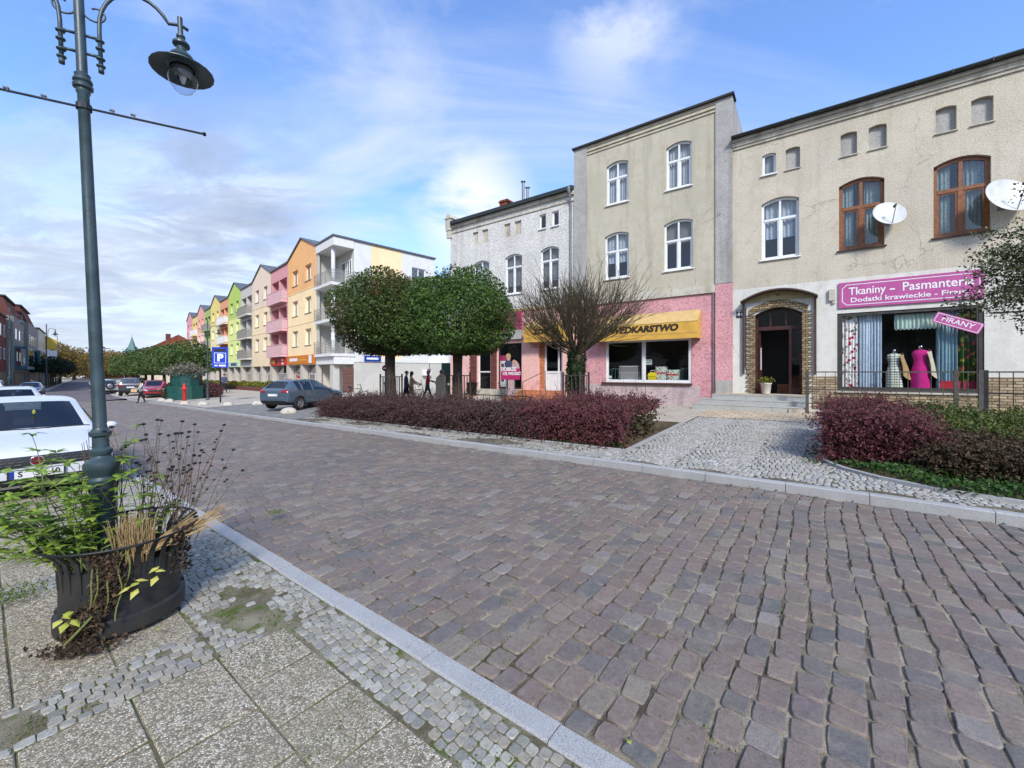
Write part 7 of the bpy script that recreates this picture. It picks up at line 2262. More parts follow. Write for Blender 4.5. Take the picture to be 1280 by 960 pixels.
# flower boxes and low bushes along the shops
for i in range(9):
    u_ = -8.5-i*4.7
    p = AW.pt(u_, -2.2, 0); s_, n_ = sn(p.x, p.y); zz = zr(s_)+.43-.0
    r = thing('flower_bed', 'low brown edged bed with a yellow green bush before the apartment shops', 'flower bed', (p.x, p.y, zz), AW.rz, 'beds before the apartment shops')
    MB().bb(-2.2, 2.2, -.5, .5, -.3, .38).build('edging', M['dark_brick'], r)
    C = np.concatenate([blob_points(700, (-1.1, 0, .60), (.75, .42, .36), .5, .15), blob_points(700, (1.0, 0, .56), (.8, .42, .32), .5, .15)])
    V, Fc = leaf_quads(C, .13); raw('foliage', V, Fc, M['yellow_leaf'], r)

# ================================================================== far end of the street
M['brick_red'] = brickm('far_red_brick', S(140,66,58,.8), S(120,56,50,.8), S(110,80,72,.7)); M['grey_panel'] = stucco('grey_brown_concrete_panel', S(156,152,144,.9), S(140,136,128,.9), None, 20, .2)
M['teal'] = pm('teal_facade_panel', S(44,104,124,.85), None, 3, .5); M['far_cream'] = stucco('far_cream_render', S(222,212,190,.9), S(206,196,176,.9), None, 20, .2)
M['far_glass'] = glass_mat('far_bay_glass', (.6,.66,.68,1), 1.0, .25); M['dark_shop'] = pm('dark_shop_front', S(70,52,54,.7), S(46,40,46,.7), 1.2, .5)
M['yellow_cloth'] = pm('yellow_banner_cloth', S(226,192,74,.9), None, 4, .8)
FS = 70.0
def far_house(label, s0, s1, nf, zt, col, attic=None, bay=None, rows=3, depth=10, cat='house', win_mat='aptglass', name='town_house', group='buildings down the left side'):
    p = W(s0, nf); rz = heading(s0)
    r = thing(name, label, cat, (p.x, p.y, zr(s0)), rz, group)
    L = s1-s0
    # local x along the street away from us, local y to the houses' back = -n ; keep right handed: y negative is away from the road
    mb = MB()
    h = zt-(0 if not attic else 2.6)
    mb.bb(0, L, 0, depth, -1, h); mb.build('wall', M[col], r)
    if attic:
        mb = MB(); mb.add([(0,.1,h),(L,.1,h),(L,depth,h),(0,depth,h),(.0,1.0,zt),(L,1.0,zt),(L,depth,zt),(0,depth,zt)], [(0,1,5,4),(1,2,6,5),(2,3,7,6),(3,0,4,7),(4,5,6,7)]); mb.build('attic', M[attic], r)
    mb = MB(); mb.bb(-.15, L+.15, .7 if attic else -.15, depth, zt, zt+.2); mb.build('roof', M['roof_dark'], r)
    n = max(2, int(L/3.2))
    for j in range(rows):
        for i in range(n):
            x = L*(i+.5)/n; z = 4.2+j*3.0
            if z+1.6 > h: continue
            mb = MB(); mb.bb(x-.65, x+.65, -.05, .0-.004, z, z+1.5); w_ = mb.build('window', M['white_pvc'], r)
            mb = MB(); mb.quad((x-.56, -.054, z+.08), (x+.56, -.054, z+.08), (x+.56, -.054, z+1.42), (x-.56, -.054, z+1.42)); mb.build('pane', M[win_mat], w_)
    # windows in the end wall that faces us
    for j in range(rows):
        for y in ((2.2,) if depth < 8 else (2.0, 5.0)):
            z = 4.2+j*3.0
            if z+1.6 > h: continue
            mb = MB(); mb.bb(-.05, -.004, y-.6, y+.6, z, z+1.5); w_ = mb.build('window', M['white_pvc'], r)
            mb = MB(); mb.quad((-.054, y+.5, z+.08), (-.054, y-.5, z+.08), (-.054, y-.5, z+1.42), (-.054, y+.5, z+1.42)); mb.build('pane', M[win_mat], w_)
    mb = MB(); mb.bb(.3, L-.3, -.08, -.004, -.4, 2.5); mb.build('shop_front', M['dark_shop'], r)
    if bay:
        mb = MB(); mb.bb(1.0, L-1.0, -1.2, -.004, 3.0, 6.2); mb.build('bay', M['teal'], r)
        mb = MB(); mb.bb(1.6, L-1.6, -1.25, -1.2, 3.4, 5.9); mb.bb(.95, 1.0, -1.0, -.2, 3.4, 5.9); mb.build('bay_glazing', M['far_glass'], r)
    return r
def left_row(*a, **k):
    r = far_house(*a, **k)
    # mirror to the left side of the road: the facade looks across the street (towards +n)
    return r
# local +x is along the street; +y (left of it) points away from the road on the left side
far_house('dark red brick house at the left edge of the view', 74, 88, -2.0, 9.8, 'brick_red')
far_house('grey concrete house with a red brick attic and a teal glazed bay', 88.5, 101, -1.4, 12.9, 'grey_panel', 'brick_red', True)
far_house('second grey house with a red brick attic, beyond the first', 102, 116, -1.0, 13.2, 'grey_panel', 'brick_red', True)
far_house('cream house with a low tower beyond the grey houses', 117, 134, -.8, 10.8, 'far_cream')
far_house('small pale house far down the left side', 136, 160, -.6, 8.2, 'far_cream', rows=2)
p = W(133, 1.0); r = thing('banner', 'yellow and white banner hanging high in front of the cream house', 'banner', p, heading(133)+PI/2)
MB().tube([(0,0,0),(0,0,10.6)], .06, 6).build('pole', M['zinc'], r)
MB().add([(0.05,0,7.6),(2.2,0,7.6),(2.2,0,10.8),(0.05,0,9.6)], [(0,1,2,3),(3,2,1,0)]).build('cloth', M['yellow_cloth'], r); MB().add([(0.05,.01,5.6),(2.0,.01,5.6),(2.0,.01,7.4),(0.05,.01,7.4)], [(0,1,2,3),(3,2,1,0)]).build('lower_cloth', M['white_paint'], r)

def far_tree(label, s, n, hz, cr, mat, cnt, size, seed, trunk=.16, group=None, name='street_tree', flat=0, lump=.2):
    c = W(s, n); r = thing(name, label, 'tree', c, 0, group)
    tree_trunk(r, [(0,0,-.2),(0,0,hz*.4),(0,0,hz)], [trunk*1.3, trunk, trunk*.6])
    C = blob_points(cnt, (0,0,hz), cr, .55, lump, seed, flat); V, Fc = leaf_quads(C, size); raw('crown', V, Fc, M[mat], r)
    return r
GR = 'green trees in a row along the right side of the square'
for i, (s, n) in enumerate(((52.5, 12.6), (58, 12.2), (63.5, 12.0), (69, 11.4), (75, 11.2), (81.5, 10.8), (88, 10.6))):
    far_tree('round green street tree in the row beside the parked cars, with a dense even crown', s, n, 3.25, (3.0, 3.0, 1.8), 'far_green', 5200, .26, 100+i, .16, GR, flat=.75)
for i, (s, n, h, c) in enumerate(((150, -1, 5.6, (6.2, 6.2, 4.4)), (190, 9.0, 5.4, (7, 7, 4.2)), (172, -7, 6, (7, 7, 4.6)), (215, 2, 5.6, (8, 8, 4.2)))):
    far_tree('yellow and brown autumn tree at the far end of the street', s, n, h, c, 'autumn', 9500, .42, 200+i, .4, 'autumn trees closing the street', 'autumn_tree')
for i in range(7):
    far_tree('low dark green street tree at the far left kerb', 104+i*7.5, 1.0, 3.6, (2.6, 2.6, 1.6), 'far_dark', 1500, .34, 300+i, .12, 'dark trees at the far left kerb', flat=.6)
for i, (s, n, h, c) in enumerate(((230, -22, 8, (14, 14, 8)), (250, 26, 7, (14, 14, 7)), (205, 24, 6, (9, 9, 6)), (170, 30, 6.5, (9, 9, 6.5)), (240, 8, 6, (12, 12, 6)))):
    far_tree('dark green tree in the distance behind the street', s, n, h, c, 'far_dark', 2600, .8, 400+i, .5, 'dark trees in the distance', 'distant_tree')
# church spire
X, Y = place(165, 190); r = thing('church_tower', 'green pointed church spire rising above the row of green trees', 'church', (X, Y, -1.2), .3)
MB().bb(-1.8, 1.8, -1.8, 1.8, 0, 12.4).build('tower', M['brick_red'], r)
M['verdigris'] = pm('green_copper', S(104,138,128,.85), S(82,114,108,.8), 2, .6)
MB().lathe([(2.7, 12.4), (2.1, 13.3), (1.2, 15.4), (.5, 17.8), (.08, 19.4), (.03, 20.6)], 8).build('spire', M['verdigris'], r)
# red roofed house behind the trees
X, Y = place(216, 92); r = thing('far_house', 'low house with a red tiled roof behind the green street trees', 'house', (X, Y, -1), AW.rz)
MB().bb(-9, 9, -5, 5, 0, 7.2).build('wall', M['far_cream'], r); MB().prism([(-5.4, 7.2), (5.4, 7.2), (0, 10.6)], -9.4, 9.4, 0, Matrix.Rotation(-PI/2, 4, 'Z')).build('roof', M['roof_tile'], r)
for x in (-6, -2, 2, 6):
    w_ = MB().bb(x-.6, x+.6, -5.06, -5.004, 3.8, 5.2).build('window', M['white_pvc'], r); MB().bb(x-.5, x+.5, -5.075, -5.062, 3.9, 5.1).build('pane', M['aptglass'], w_)
MB().bb(-.5, .5, -1.2, -.4, 9.2, 11.3).build('chimney', M['brick_red'], r)
X, Y = place(128, 175)
for i, (px, Y, w, h, col) in enumerate(((118, 205, 16, 8.5, 'far_cream'), (132, 185, 12, 7.0, 'brick_red'), (80, 215, 14, 9.0, 'far_cream'))):
    X, _ = place(px, Y); r = thing('far_house', ('pale house closing the far end of the street', 'small red house at the far end of the street, right of the lamp pole', 'pale house among the autumn trees at the far left')[i], 'house', (X, Y, -1.3), .75)
    MB().bb(-w/2, w/2, -4, 4, 0, h-2.5).build('wall', M[col], r); MB().prism([(-4.5, h-2.5), (4.5, h-2.5), (0, h)], -w/2-.3, w/2+.3, 0, Matrix.Rotation(-PI/2, 4, 'Z')).build('roof', M['roof_tile'], r)
    for k in range(3):
        x = -w/2+w*(k+.5)/3; w_ = MB().bb(x-.6, x+.6, -4.06, -4.004, h*.3, h*.3+1.4).build('window', M['white_pvc'], r); MB().bb(x-.5, x+.5, -4.075, -4.062, h*.3+.1, h*.3+1.3).build('pane', M['aptglass'], w_)

# the houses on our own side of the street: they shade the near pavement and show in the shop windows
far_house('pale house on the near side of the street, behind the viewer', -2, 11, -10.5, 8.0, 'far_cream', rows=2, group='houses on the near side of the street')
far_house('grey house on the near side of the street, right of the pale one', -15, -2.2, -10.5, 8.6, 'grey_panel', rows=2, group='houses on the near side of the street')
far_house('brick house on the near side of the street, farthest right', -30, -15.2, -10.5, 7.8, 'brick_red', rows=2, group='houses on the near side of the street')
far_house('pale house on the near side of the street, left of the viewer', 11.2, 30, -10.5, 8.0, 'far_cream', rows=1, group='houses on the near side of the street')
far_house('grey house on the near side of the street, between the pale and the red one', 30.2, 52, -9.5, 7.6, 'grey_panel', rows=1, group='houses on the near side of the street')
far_house('red brick house on the near side of the street, before the far left row', 52.2, 73, -7.5, 7.6, 'brick_red', rows=1, group='houses on the near side of the street')
# ================================================================== street furniture farther off
def lamp_at(label, px, Y, ztop_y, rz, double):
    X, _ = place(px, Y); z = gz(X, Y)
    sc = (EYE+(HZ-ztop_y)/F*Y - z)/4.6
    return street_lamp(label, (X, Y, z), rz, double, None, False, 'green street lamps with curved arms', 10, sc)
lamp_at('slim street lamp behind the parking sign, before the coloured houses', 259.5, 29.0, 409, ARZ+.3, False)
lamp_at('street lamp behind the hedge, left of the left globe tree trunk', 482, 21.5, 395, ARZ+PI, False)
lamp_at('street lamp at the far left kerb before the grey houses', 12, 40, 395, ARZ-.4, False)
lamp_at('smaller street lamp farther down the left side, by the cream house', 58, 66, 412, ARZ-.4, False)
X, Y = place(482, 21.45); r = thing('round_sign', 'small round red sign on the lamp left of the globe tree', 'sign', (X, Y-.06, 2.0), .1)
MB().lathe([(.16,.0),(.16,.02),(.001,.02)], 18, 0, Matrix.Rotation(PI/2,4,'X')).build('disc', M['tail'], r); MB().bb(-.09,.09,-.026,-.021,-.03,.03).build('bar', M['white_paint'], r)
# parking sign
X, Y = place(275.5, 26.0); zb = gz(X, Y)
r = thing('parking_sign', 'blue parking sign with a white P on a dark post', 'sign', (X, Y, zb), math.atan2(-X, Y)*0+.42)
def zpx(y, Y): return EYE+(HZ-y)/F*Y
MB().tube([(0,0,-.1),(0,0,zpx(437,Y)-zb)], .045, 8).build('post', M['black_iron'], r)
w, z0, z1 = .43, zpx(459.5,Y)-zb, zpx(434,Y)-zb
M['sign_blue'] = pm('blue_road_sign', S(16,64,186,.95), S(12,54,166,.95), 3, .4)
MB().bb(-w, w, -.09, -.05, z0, z1).build('panel', M['sign_blue'], r)
h = z1-z0
MB().bb(-w*.72, w*.72, -.097, -.092, z0+h*.78, z0+h*.92).build('display_strip', M['black'], r)
mb = MB(); zc = z0+h*.47; ww = w*.72; hh = h*.255
for a, b, c, d in ((-ww,ww,-hh,-hh+.025),(-ww,ww,hh-.025,hh),(-ww,-ww+.025,-hh+.025,hh-.025),(ww-.025,ww,-hh+.025,hh-.025)): mb.bb(a, b, -.096, -.091, zc+c, zc+d)
mb.build('border_line', M['white_paint'], r)
text_mesh('P', .62, M['white_paint'], 'lettering', r, Matrix.Translation((0,-.094,zc)) @ UPR, .004, .03)
MB().bb(-w*.7, -w*.3, -.096, -.091, z0+h*.07, z0+h*.13).build('text_strip', M['white_paint'], r); MB().bb(-w*.15, w*.7, -.096, -.091, z0+h*.06, z0+h*.14).build('text_strip', M['white_paint'], r)
# red hydrant post, green container with plants
X, Y = place(230.5, 27.5); zb = gz(X, Y); r = thing('hydrant', 'red hydrant post standing before the green container', 'hydrant', (X, Y, zb-.05), .3)
k = (zpx(480, Y)-zb+.1)
mb = MB(); mb.lathe([(.13,0),(.13,.06),(.10,.08),(.095,k*.68),(.13,k*.70),(.13,k*.76),(.10,k*.8),(.10,k*.9),(.06,k*.98),(.001,k)], 16); M['hyd'] = pm('red_hydrant_paint', S(206,44,38,.9), S(170,34,30,.85), 6, .45); mb.build('body', M['hyd'], r, angle=40)
mb = MB(); mb.tube([(-.18,0,k*.73),(.18,0,k*.73)], .05, 10); mb.tube([(0,-.17,k*.62),(0,0,k*.62)], .045, 10); mb.build('outlets', M['hyd'], r, angle=40)
X, Y = place(233, 30.5); zb = gz(X, Y); r = thing('green_container', 'dark green slatted container topped with dry grey plants', 'container', (X, Y, zb-.1), .6)
M['cont_green'] = pm('dark_green_painted_metal', S(22,84,74,.85), S(16,64,58,.8), 5, .5)
mb = MB(); mb.lathe([(1.25,0),(1.25,1.05),(1.15,1.08)], 10, cap=True); mb.build('lower_tier', M['cont_green'], r, angle=20)
mb = MB(); mb.lathe([(.95,1.06),(.95,1.95),(.88,1.98)], 10); mb.build('upper_tier', M['cont_green'], r, angle=20)
M['grey_leaf'] = leaf_mat('grey_green_dry_leaves', [S(140,138,120,.7), S(112,116,96,.65), S(96,104,76,.6), S(160,152,134,.7)], .8, .2)
leaf_cloud('top_plants', r, M['grey_leaf'], 1500, (0,0,2.15), (1.25,1.25,.62), .16, .6, .2); leaf_cloud('ring_plants', r, M['brown_shrub'], 1600, (-.95,-.1,.6), (.42,.5,.75), .12, .6, .2)
for px, Y, lab in ((252, 31.0, 'dark clipped bush left of the slim street lamp'), (265, 31.5, 'dark red clipped bush right of the slim street lamp')):
    X, _ = place(px, Y); zb = gz(X, Y); r = thing('clipped_bush', lab, 'shrub', (X, Y, zb), 0); leaf_cloud('foliage', r, M['barberry_red' if px > 260 else 'brown_shrub'], 1300, (0,0,.55), (.75,.7,.62), .13, .5, .1)
    MB().tube([(0,0,-.1),(0,0,.5)], .05, 5).build('stem', M['bark'], r)
# low concrete parking stops
def stop(px, py, sc, lab):
    t = 24
    for _ in range(12):
        X = (px-CX)/F*t; z = gz(X, t); t = (EYE-z)*F/(py-HZ)
    X = (px-CX)/F*t
    r = MB(); g = random.Random(px)
    r.lathe([(.42,-.02),(.40,.08),(.30,.19),(.16,.25),(.001,.27)], 12, 0, Matrix.Diagonal((sc*1.1, sc*.8, sc, 1)))
    r.v = [(p[0]+g.gauss(0,.012), p[1]+g.gauss(0,.012), p[2]+g.gauss(0,.008)) for p in r.v]
    o = r.build('parking_stop', M['cornice'], None, True); o.location = (X, t, gz(X, t)-.02); o.rotation_euler = (0,0,heading(20)); tag(o, lab, 'parking stop', 'low pale concrete stops along the parking bay')
stop(361, 516, 1.0, 'low pale concrete stop behind the blue grey hatchback'); stop(322, 505.5, .85, 'low concrete stop in the paving between the car and the parking sign')
stop(285, 506.5, .8, 'low concrete stop at the foot of the parking sign'); stop(254, 506, .85, 'low concrete stop right of the red hydrant'); stop(231, 505, .8, 'low concrete stop directly before the red hydrant')
stop(212, 502, .8, 'low concrete stop before the red saloon, beside the kerb'); stop(203, 501, .8, 'low concrete stop at the feet of the woman in pink'); stop(150, 492.5, 1.0, 'low concrete stop by the silver off roader')

# ================================================================== shop displays
def in_wall(px, py, dy): 
    return HW.uz(px, py, dy)
def wthing(name, label, cat, u, y, z, group=None): return thing(name, label, cat, HW.pt(u, y, z), _rz, group)
M['magenta_cloth'] = cloth('magenta_cloth', S(206,26,132,.95)); M['tan_fur'] = cloth('tan_woollen_cloth', S(190,160,110,.9)); M['cream_cloth'] = cloth('cream_cloth', S(222,212,184,.92)); M['mint'] = cloth('pale_mint_lace', S(196,220,208,.92)); M['bluewhite'] = cloth('pale_blue_sheer', S(206,222,234,.95)); M['bluegreen'] = cloth('blue_grey_sheer', S(150,184,196,.9))
def floral(name, base, a, b, sc=9):
    t = NT(name); co = t.coord('Object')
    v = t.n('ShaderNodeTexVoronoi', {'Vector': co, 'Scale': sc}); sep = t.n('ShaderNodeSeparateColor', {'Color': v.outputs['Color']})
    nz = t.noise(co, sc*2.5, 3)
    col = t.ramp(sep.outputs[0], [(0, a), (.35, b), (.6, a), (.85, b)], 'CONSTANT')
    m_ = t.ramp(t.math('ADD', v.outputs['Distance'], t.math('MULTIPLY', nz.outputs[0], .35)), [(.50, 1.0), (.62, 0.0)])
    col = t.mix(m_, base, col); t.bsdf(col, .9, 0, None, .2); return t.mat
M['floral_red'] = floral('white_curtain_with_red_flowers', S(236,234,230,.95), S(176,24,60,.9), S(110,130,110,.8), 8); M['floral_green'] = floral('green_floral_curtain', S(64,96,40,.75), S(214,80,90,.9), S(190,190,70,.8), 7)
def check():
    t = NT('white_checked_cloth'); b = t.n('ShaderNodeTexBrick', {'Vector': t.coord('Object', 1, (-PI/2,0,0)), 'Color1': S(222,226,214,.95), 'Color2': S(212,218,204,.95), 'Mortar': S(110,120,100,.8), 'Scale': 1.0, 'Mortar Size': .012, 'Brick Width': .11, 'Row Height': .085}, offset=0.0); t.bsdf(b.outputs[0], .9); return t.mat
M['check'] = check()
zs0 = shopw[2]+.06
def curtain(label, px0, px1, mat, y, waves, z1=None, z0=None, group=None, scal=0.0, amp=.05, name='curtain'):
    a, b = HW.u(px0, y), HW.u(px1, y); zt = z1 if z1 is not None else shopw[3]-.05; zb = z0 if z0 is not None else zs0
    r = wthing(name, label, 'curtain', (a+b)/2, y, zb, group)
    o = wavy(-(b-a)/2, (b-a)/2, 0, zt-zb, 0, waves, amp, scal, 6 if scal == 0 else 4); o.build('cloth', M[mat], r, True)
    MB().tube([(-(b-a)/2, 0, zt-zb+.01), ((b-a)/2, 0, zt-zb+.01)], .015, 6).build('rail', M['zinc'], r)
curtain('white curtain printed with red flowers at the left of the drapery window', 1050, 1072, 'floral_red', .24, 5)
curtain('sheer pale curtain in the drapery window, next to the red flowered one', 1073, 1102, 'bluewhite', .26, 8)
curtain('blue grey sheer curtain right of the magenta dress', 1170, 1197, 'bluegreen', .28, 6)
curtain('green curtain with a floral print at the right of the drapery window', 1198, 1226, 'floral_green', .24, 4)
zv = HW.z(1150, 392, .24); zv0 = HW.z(1150, 409.5, .24)
curtain('scalloped mint lace valance hanging at the top of the drapery window', 1118, 1176, 'mint', .24, 11, zv, zv0, None, -.06, .03, 'lace_valance')
def mannequin(label, px, y, dress, jacket, side, seed):
    u = HW.u(px, y); r = wthing('mannequin', label, 'mannequin', u, y, zs0)
    H = HW.z(px, 432 if jacket == 'cream_cloth' else 437, y)-zs0
    k = H/1.5
    def shape(mb, pts, n=20, ph=0, fl=0):
        vs = []
        for z, rx, ry in pts:
            for i in range(n):
                a = 2*PI*i/n; w_ = 1+fl*math.sin(a*6+ph)*(1 if z < .8 else 0)
                vs.append((rx*math.cos(a)*w_*k, ry*math.sin(a)*w_*k, z*k))
        mb.add(vs, [(j*n+i, j*n+(i+1) % n, (j+1)*n+(i+1) % n, (j+1)*n+i) for j in range(len(pts)-1) for i in range(n)])
    mb = MB(); shape(mb, [(.02,.25,.2),(.35,.235,.19),(.62,.225,.18),(.78,.20,.16),(.95,.155,.12),(1.08,.18,.14),(1.2,.215,.16),(1.3,.20,.13),(1.36,.10,.08)], 20, 0, .05); mb.build('dress', M[dress], r, True)
    mb = MB(); mb.lathe([(.06,1.34),(.055,1.42),(.075,1.45),(.07,1.49),(.001,1.5)], 12, 0, Matrix.Diagonal((k,k,k,1))); mb.build('neck', M['chrome'], r, True)
    mb = MB(); g = random.Random(seed); vs = []; n = 10
    for j in range(8):
        f = j/7
        for i in range(n):
            q = i/(n-1); a = -PI*.55*side*0+(-.9+1.9*q)
            x = side*(.12+.22*math.sin(q*PI)*(.6+.6*f)+.10*f); yy = -.20*math.cos(q*PI)*(1-.1*f)-.04
            vs.append((k*(x+.03*math.sin(q*9+f*3)), k*yy, k*(1.33-1.0*f*(.75+.25*math.sin(q*PI))-.05*math.cos(q*5))))
    mb.add(vs, [(j*n+i, j*n+i+1, (j+1)*n+i+1, (j+1)*n+i) for j in range(7) for i in range(n-1)]); mb.build('jacket', M[jacket], r, True)
mannequin('mannequin in a white checked dress with a tan jacket draped over it', 1117.5, .48, 'check', 'tan_fur', 1, 4)
mannequin('mannequin in a magenta dress with a cream jacket draped over it', 1150.5, .42, 'magenta_cloth', 'cream_cloth', 1, 5)
M['red_box'] = pm('red_box', S(196,30,50,.9), None, 5, .6); M['pink_box'] = pm('pink_red_box', S(206,40,90,.9), None, 5, .6)
for px, w_, mat, lab in ((1184.5, .40, 'red_box', 'red box on the floor of the drapery window under the blue grey curtain'), (1208, .42, 'pink_box', 'pinkish red box under the green floral curtain')):
    u = HW.u(px, .35); r = wthing('box', lab, 'box', u, .32, zs0)
    MB().bb(-w_/2, w_/2, -.1, .1, 0, .27).build('carton', M[mat], r); MB().bb(-w_/2-.01, w_/2+.01, -.11, .11, .27, .31).build('lid', M[mat], r)
# pet and fishing shop window
zf0 = bw[2]+.03
def cage(label, px, w, h, mat, y=.42, colr='white_paint', rnd=False):
    u = HW.u(px, y); r = wthing('pet_cage', label, 'pet cage', u, y, zf0, 'cages and tanks in the pet shop window')
    mb = MB(); mb.bb(-w/2, w/2, -.16, .16, 0, .10); mb.build('tray', M[mat], r)
    mb = MB()
    n = int(w/.045)
    if rnd:
        for i in range(14):
            a = 2*PI*i/14; mb.tube([(w/2*math.cos(a)*.9, .16*math.sin(a), .1), (w/2*math.cos(a), .17*math.sin(a), h*.7), (w/4*math.cos(a), .1*math.sin(a), h*.95), (0,0,h)], .005, 4)
    else:
        for i in range(n+1):
            x = -w/2+w*i/n; mb.bb(x-.004, x+.004, -.16, -.152, .1, h); mb.bb(x-.004, x+.004, .152, .16, .1, h)
        for z in (.1+.5*(h-.1), h-.01):
            for yy in (-.16, .15): mb.bb(-w/2, w/2, yy, yy+.012, z-.006, z+.006)
        mb.bb(-w/2, w/2, -.16, .16, h, h+.01)
    mb.build('wires', M[colr], r)
    return r
M['tank_teal'] = pm('teal_plastic', S(110,150,146,.85), None, 6, .5); M['yellow_tin'] = pm('yellow_plastic', S(232,212,40,.95), None, 6, .5); M['box_green'] = floral('green_white_box_print', S(206,216,204,.92), S(60,130,90,.8), S(176,60,56,.85), 14)
cage('teal round wire cage at the left of the pet shop window', 769, .75, .62, 'tank_teal', colr='tank_teal', rnd=True)
cage('white wire cage standing on a white tray in the pet shop window', 787, .85, .70, 'white_paint')
cage('round teal cage at the right end of the pet shop window', 857, .62, .62, 'tank_teal', colr='tank_teal', rnd=True)
u = HW.u(816, .35); r = wthing('yellow_carrier', 'yellow plastic pet carrier in the middle of the pet shop window', 'carrier', u, .35, zf0)
MB().lathe([(.22,0),(.26,.22),(.27,.24)], 4, 0, Matrix.Diagonal((1,.6,1,1)) @ Matrix.Rotation(PI/4,4,'Z')).build('base', M['yellow_tin'], r); MB().lathe([(.28,.25),(.24,.38),(.08,.42)], 4, 0, Matrix.Diagonal((1,.6,1,1)) @ Matrix.Rotation(PI/4,4,'Z')).build('lid', M['yellow_tin'], r); MB().tube([(-.1,0,.42),(-.08,0,.50),(.08,0,.50),(.1,0,.42)], .012, 6).build('handle', M['white_paint'], r)
for px, z, lab in ((827, 0, 'lower printed carton of the stack right of the yellow carrier'), (827, .34, 'upper printed carton with a red stripe, on the stack right of the yellow carrier'), (842, 0, 'lower printed carton left of the round teal cage'), (842, .27, 'upper printed carton left of the round teal cage')):
    u = HW.u(px, .4); r = wthing('carton', lab, 'carton', u, .4, zf0+z, 'printed cartons in the pet shop window')
    hh = .33 if px == 827 else .26
    MB().bb(-.22, .22, -.12, .12, 0, hh).build('box', M['box_green'], r); MB().bb(-.221, .221, -.123, -.1205, .02, .08).build('stripe', M['red_box'], r)
u = HW.u(811, .3); r = wthing('hanging_notice', 'pale round edged notice hanging behind the pet shop window bar', 'notice', u, .2, HW.z(811, 452.5, .2)); mb = MB(); mb.bb(-.17,.17,0,.012,-.12,.12); mb.build('card', M['mint'], r); MB().bb(-.1,.1,-.004,-.001,-.05,.05).build('print', M['box_green'], r)
u = HW.u(762, .3); r = wthing('price_cards', 'two small white cards at the left corner of the pet shop window', 'card', u, .25, zf0); MB().bb(-.12,.12,0,.01,.02,.12).build('card', M['white_paint'], r); MB().bb(-.12,.12,0,.01,.16,.26).build('card', M['white_paint'], r)
# optician's advertising stand before the left house
px, dy = 638, -1.1
u = HW.u(px, dy); r = wthing('advertising_stand', 'pink advertising stand with two cut out figures reading DOBRZE CIE WIDZIEC', 'advertising stand', u, dy, GZ-.12)
zt = HW.z(638, 441, dy)-GZ+.12; zm = HW.z(638, 468, dy)-GZ+.12; zb_ = HW.z(638, 474, dy)-GZ+.12
MB().bb(-.60, .60, -.03, .0, HW.z(638,474.5,dy)-GZ+.12, HW.z(638,460.5,dy)-GZ+.12).build('panel', M['magenta'], r)
z1_ = HW.z(638,460.5,dy)-GZ+.12
mb = MB(); mb.prism([(-.33,z1_),(.10,z1_),(.13,z1_+.32),(.02,z1_+.40),(-.24,z1_+.40),(-.36,z1_+.28)], -.025, -.005); mb.build('figure_shirt', M['c_navy'], r)
mb = MB(); mb.prism([(-.11+.13*math.cos(2*PI*i/14), z1_+.55+.17*math.sin(2*PI*i/14)) for i in range(14)], -.024, -.006); mb.prism([(.24+.11*math.cos(2*PI*i/14), z1_+.30+.14*math.sin(2*PI*i/14)) for i in range(14)], -.026, -.006); mb.build('figure_face', M['skin'], r)
mb = MB(); mb.prism([(.10,z1_),(.58,z1_),(.52,z1_+.22),(.36,z1_+.40),(.12,z1_+.2)], -.0245, -.0055); mb.build('figure_dress', M['rail_pink'], r)
mb = MB(); mb.prism([(-.11+.15*math.cos(PI*i/8), z1_+.60+.17*math.sin(PI*i/8)) for i in range(9)], -.03, -.0245); mb.build('figure_hair', M['awning_top'], r)
text_mesh('DOBRZE', .25, M['white_paint'], 'lettering', r, Matrix.Translation((-.10,-.034,z1_-.05)) @ UPR, .003, .012)
text_mesh('CIĘ WIDZIEĆ', .19, M['white_paint'], 'lettering', r, Matrix.Translation((.10,-.034,z1_-.27)) @ UPR, .003, .008)
mb = MB()
for x in (-.25, .25): mb.tube([(x,0,0),(x,0,z1_-.35)], .02, 6)
mb.tube([(-.3,.0,.02),(.3,0,.02)], .02, 6); mb.build('frame', M['zinc'], r); MB().bb(-.14,.22,-.02,-.004,.12,z1_-.42).build('lower_panel', M['rail_pink'], r)
u = HW.u(629, .3); r = wthing('poster_strip', 'tall white and pink poster in the window beside the brick pillar', 'poster', u, .25, sB[2]+.1)
MB().bb(-.2,.2,0,.01,0,1.75).build('sheet', M['white_paint'], r)
MB().bb(-.2,.2,-.004,-.001,1.45,1.75).build('pink_print', M['magenta'], r)
for z in (.3, .7, 1.1): MB().bb(-.1,.1,-.004,-.001,z,z+.2).build('pink_print', M['dark_brick'], r)
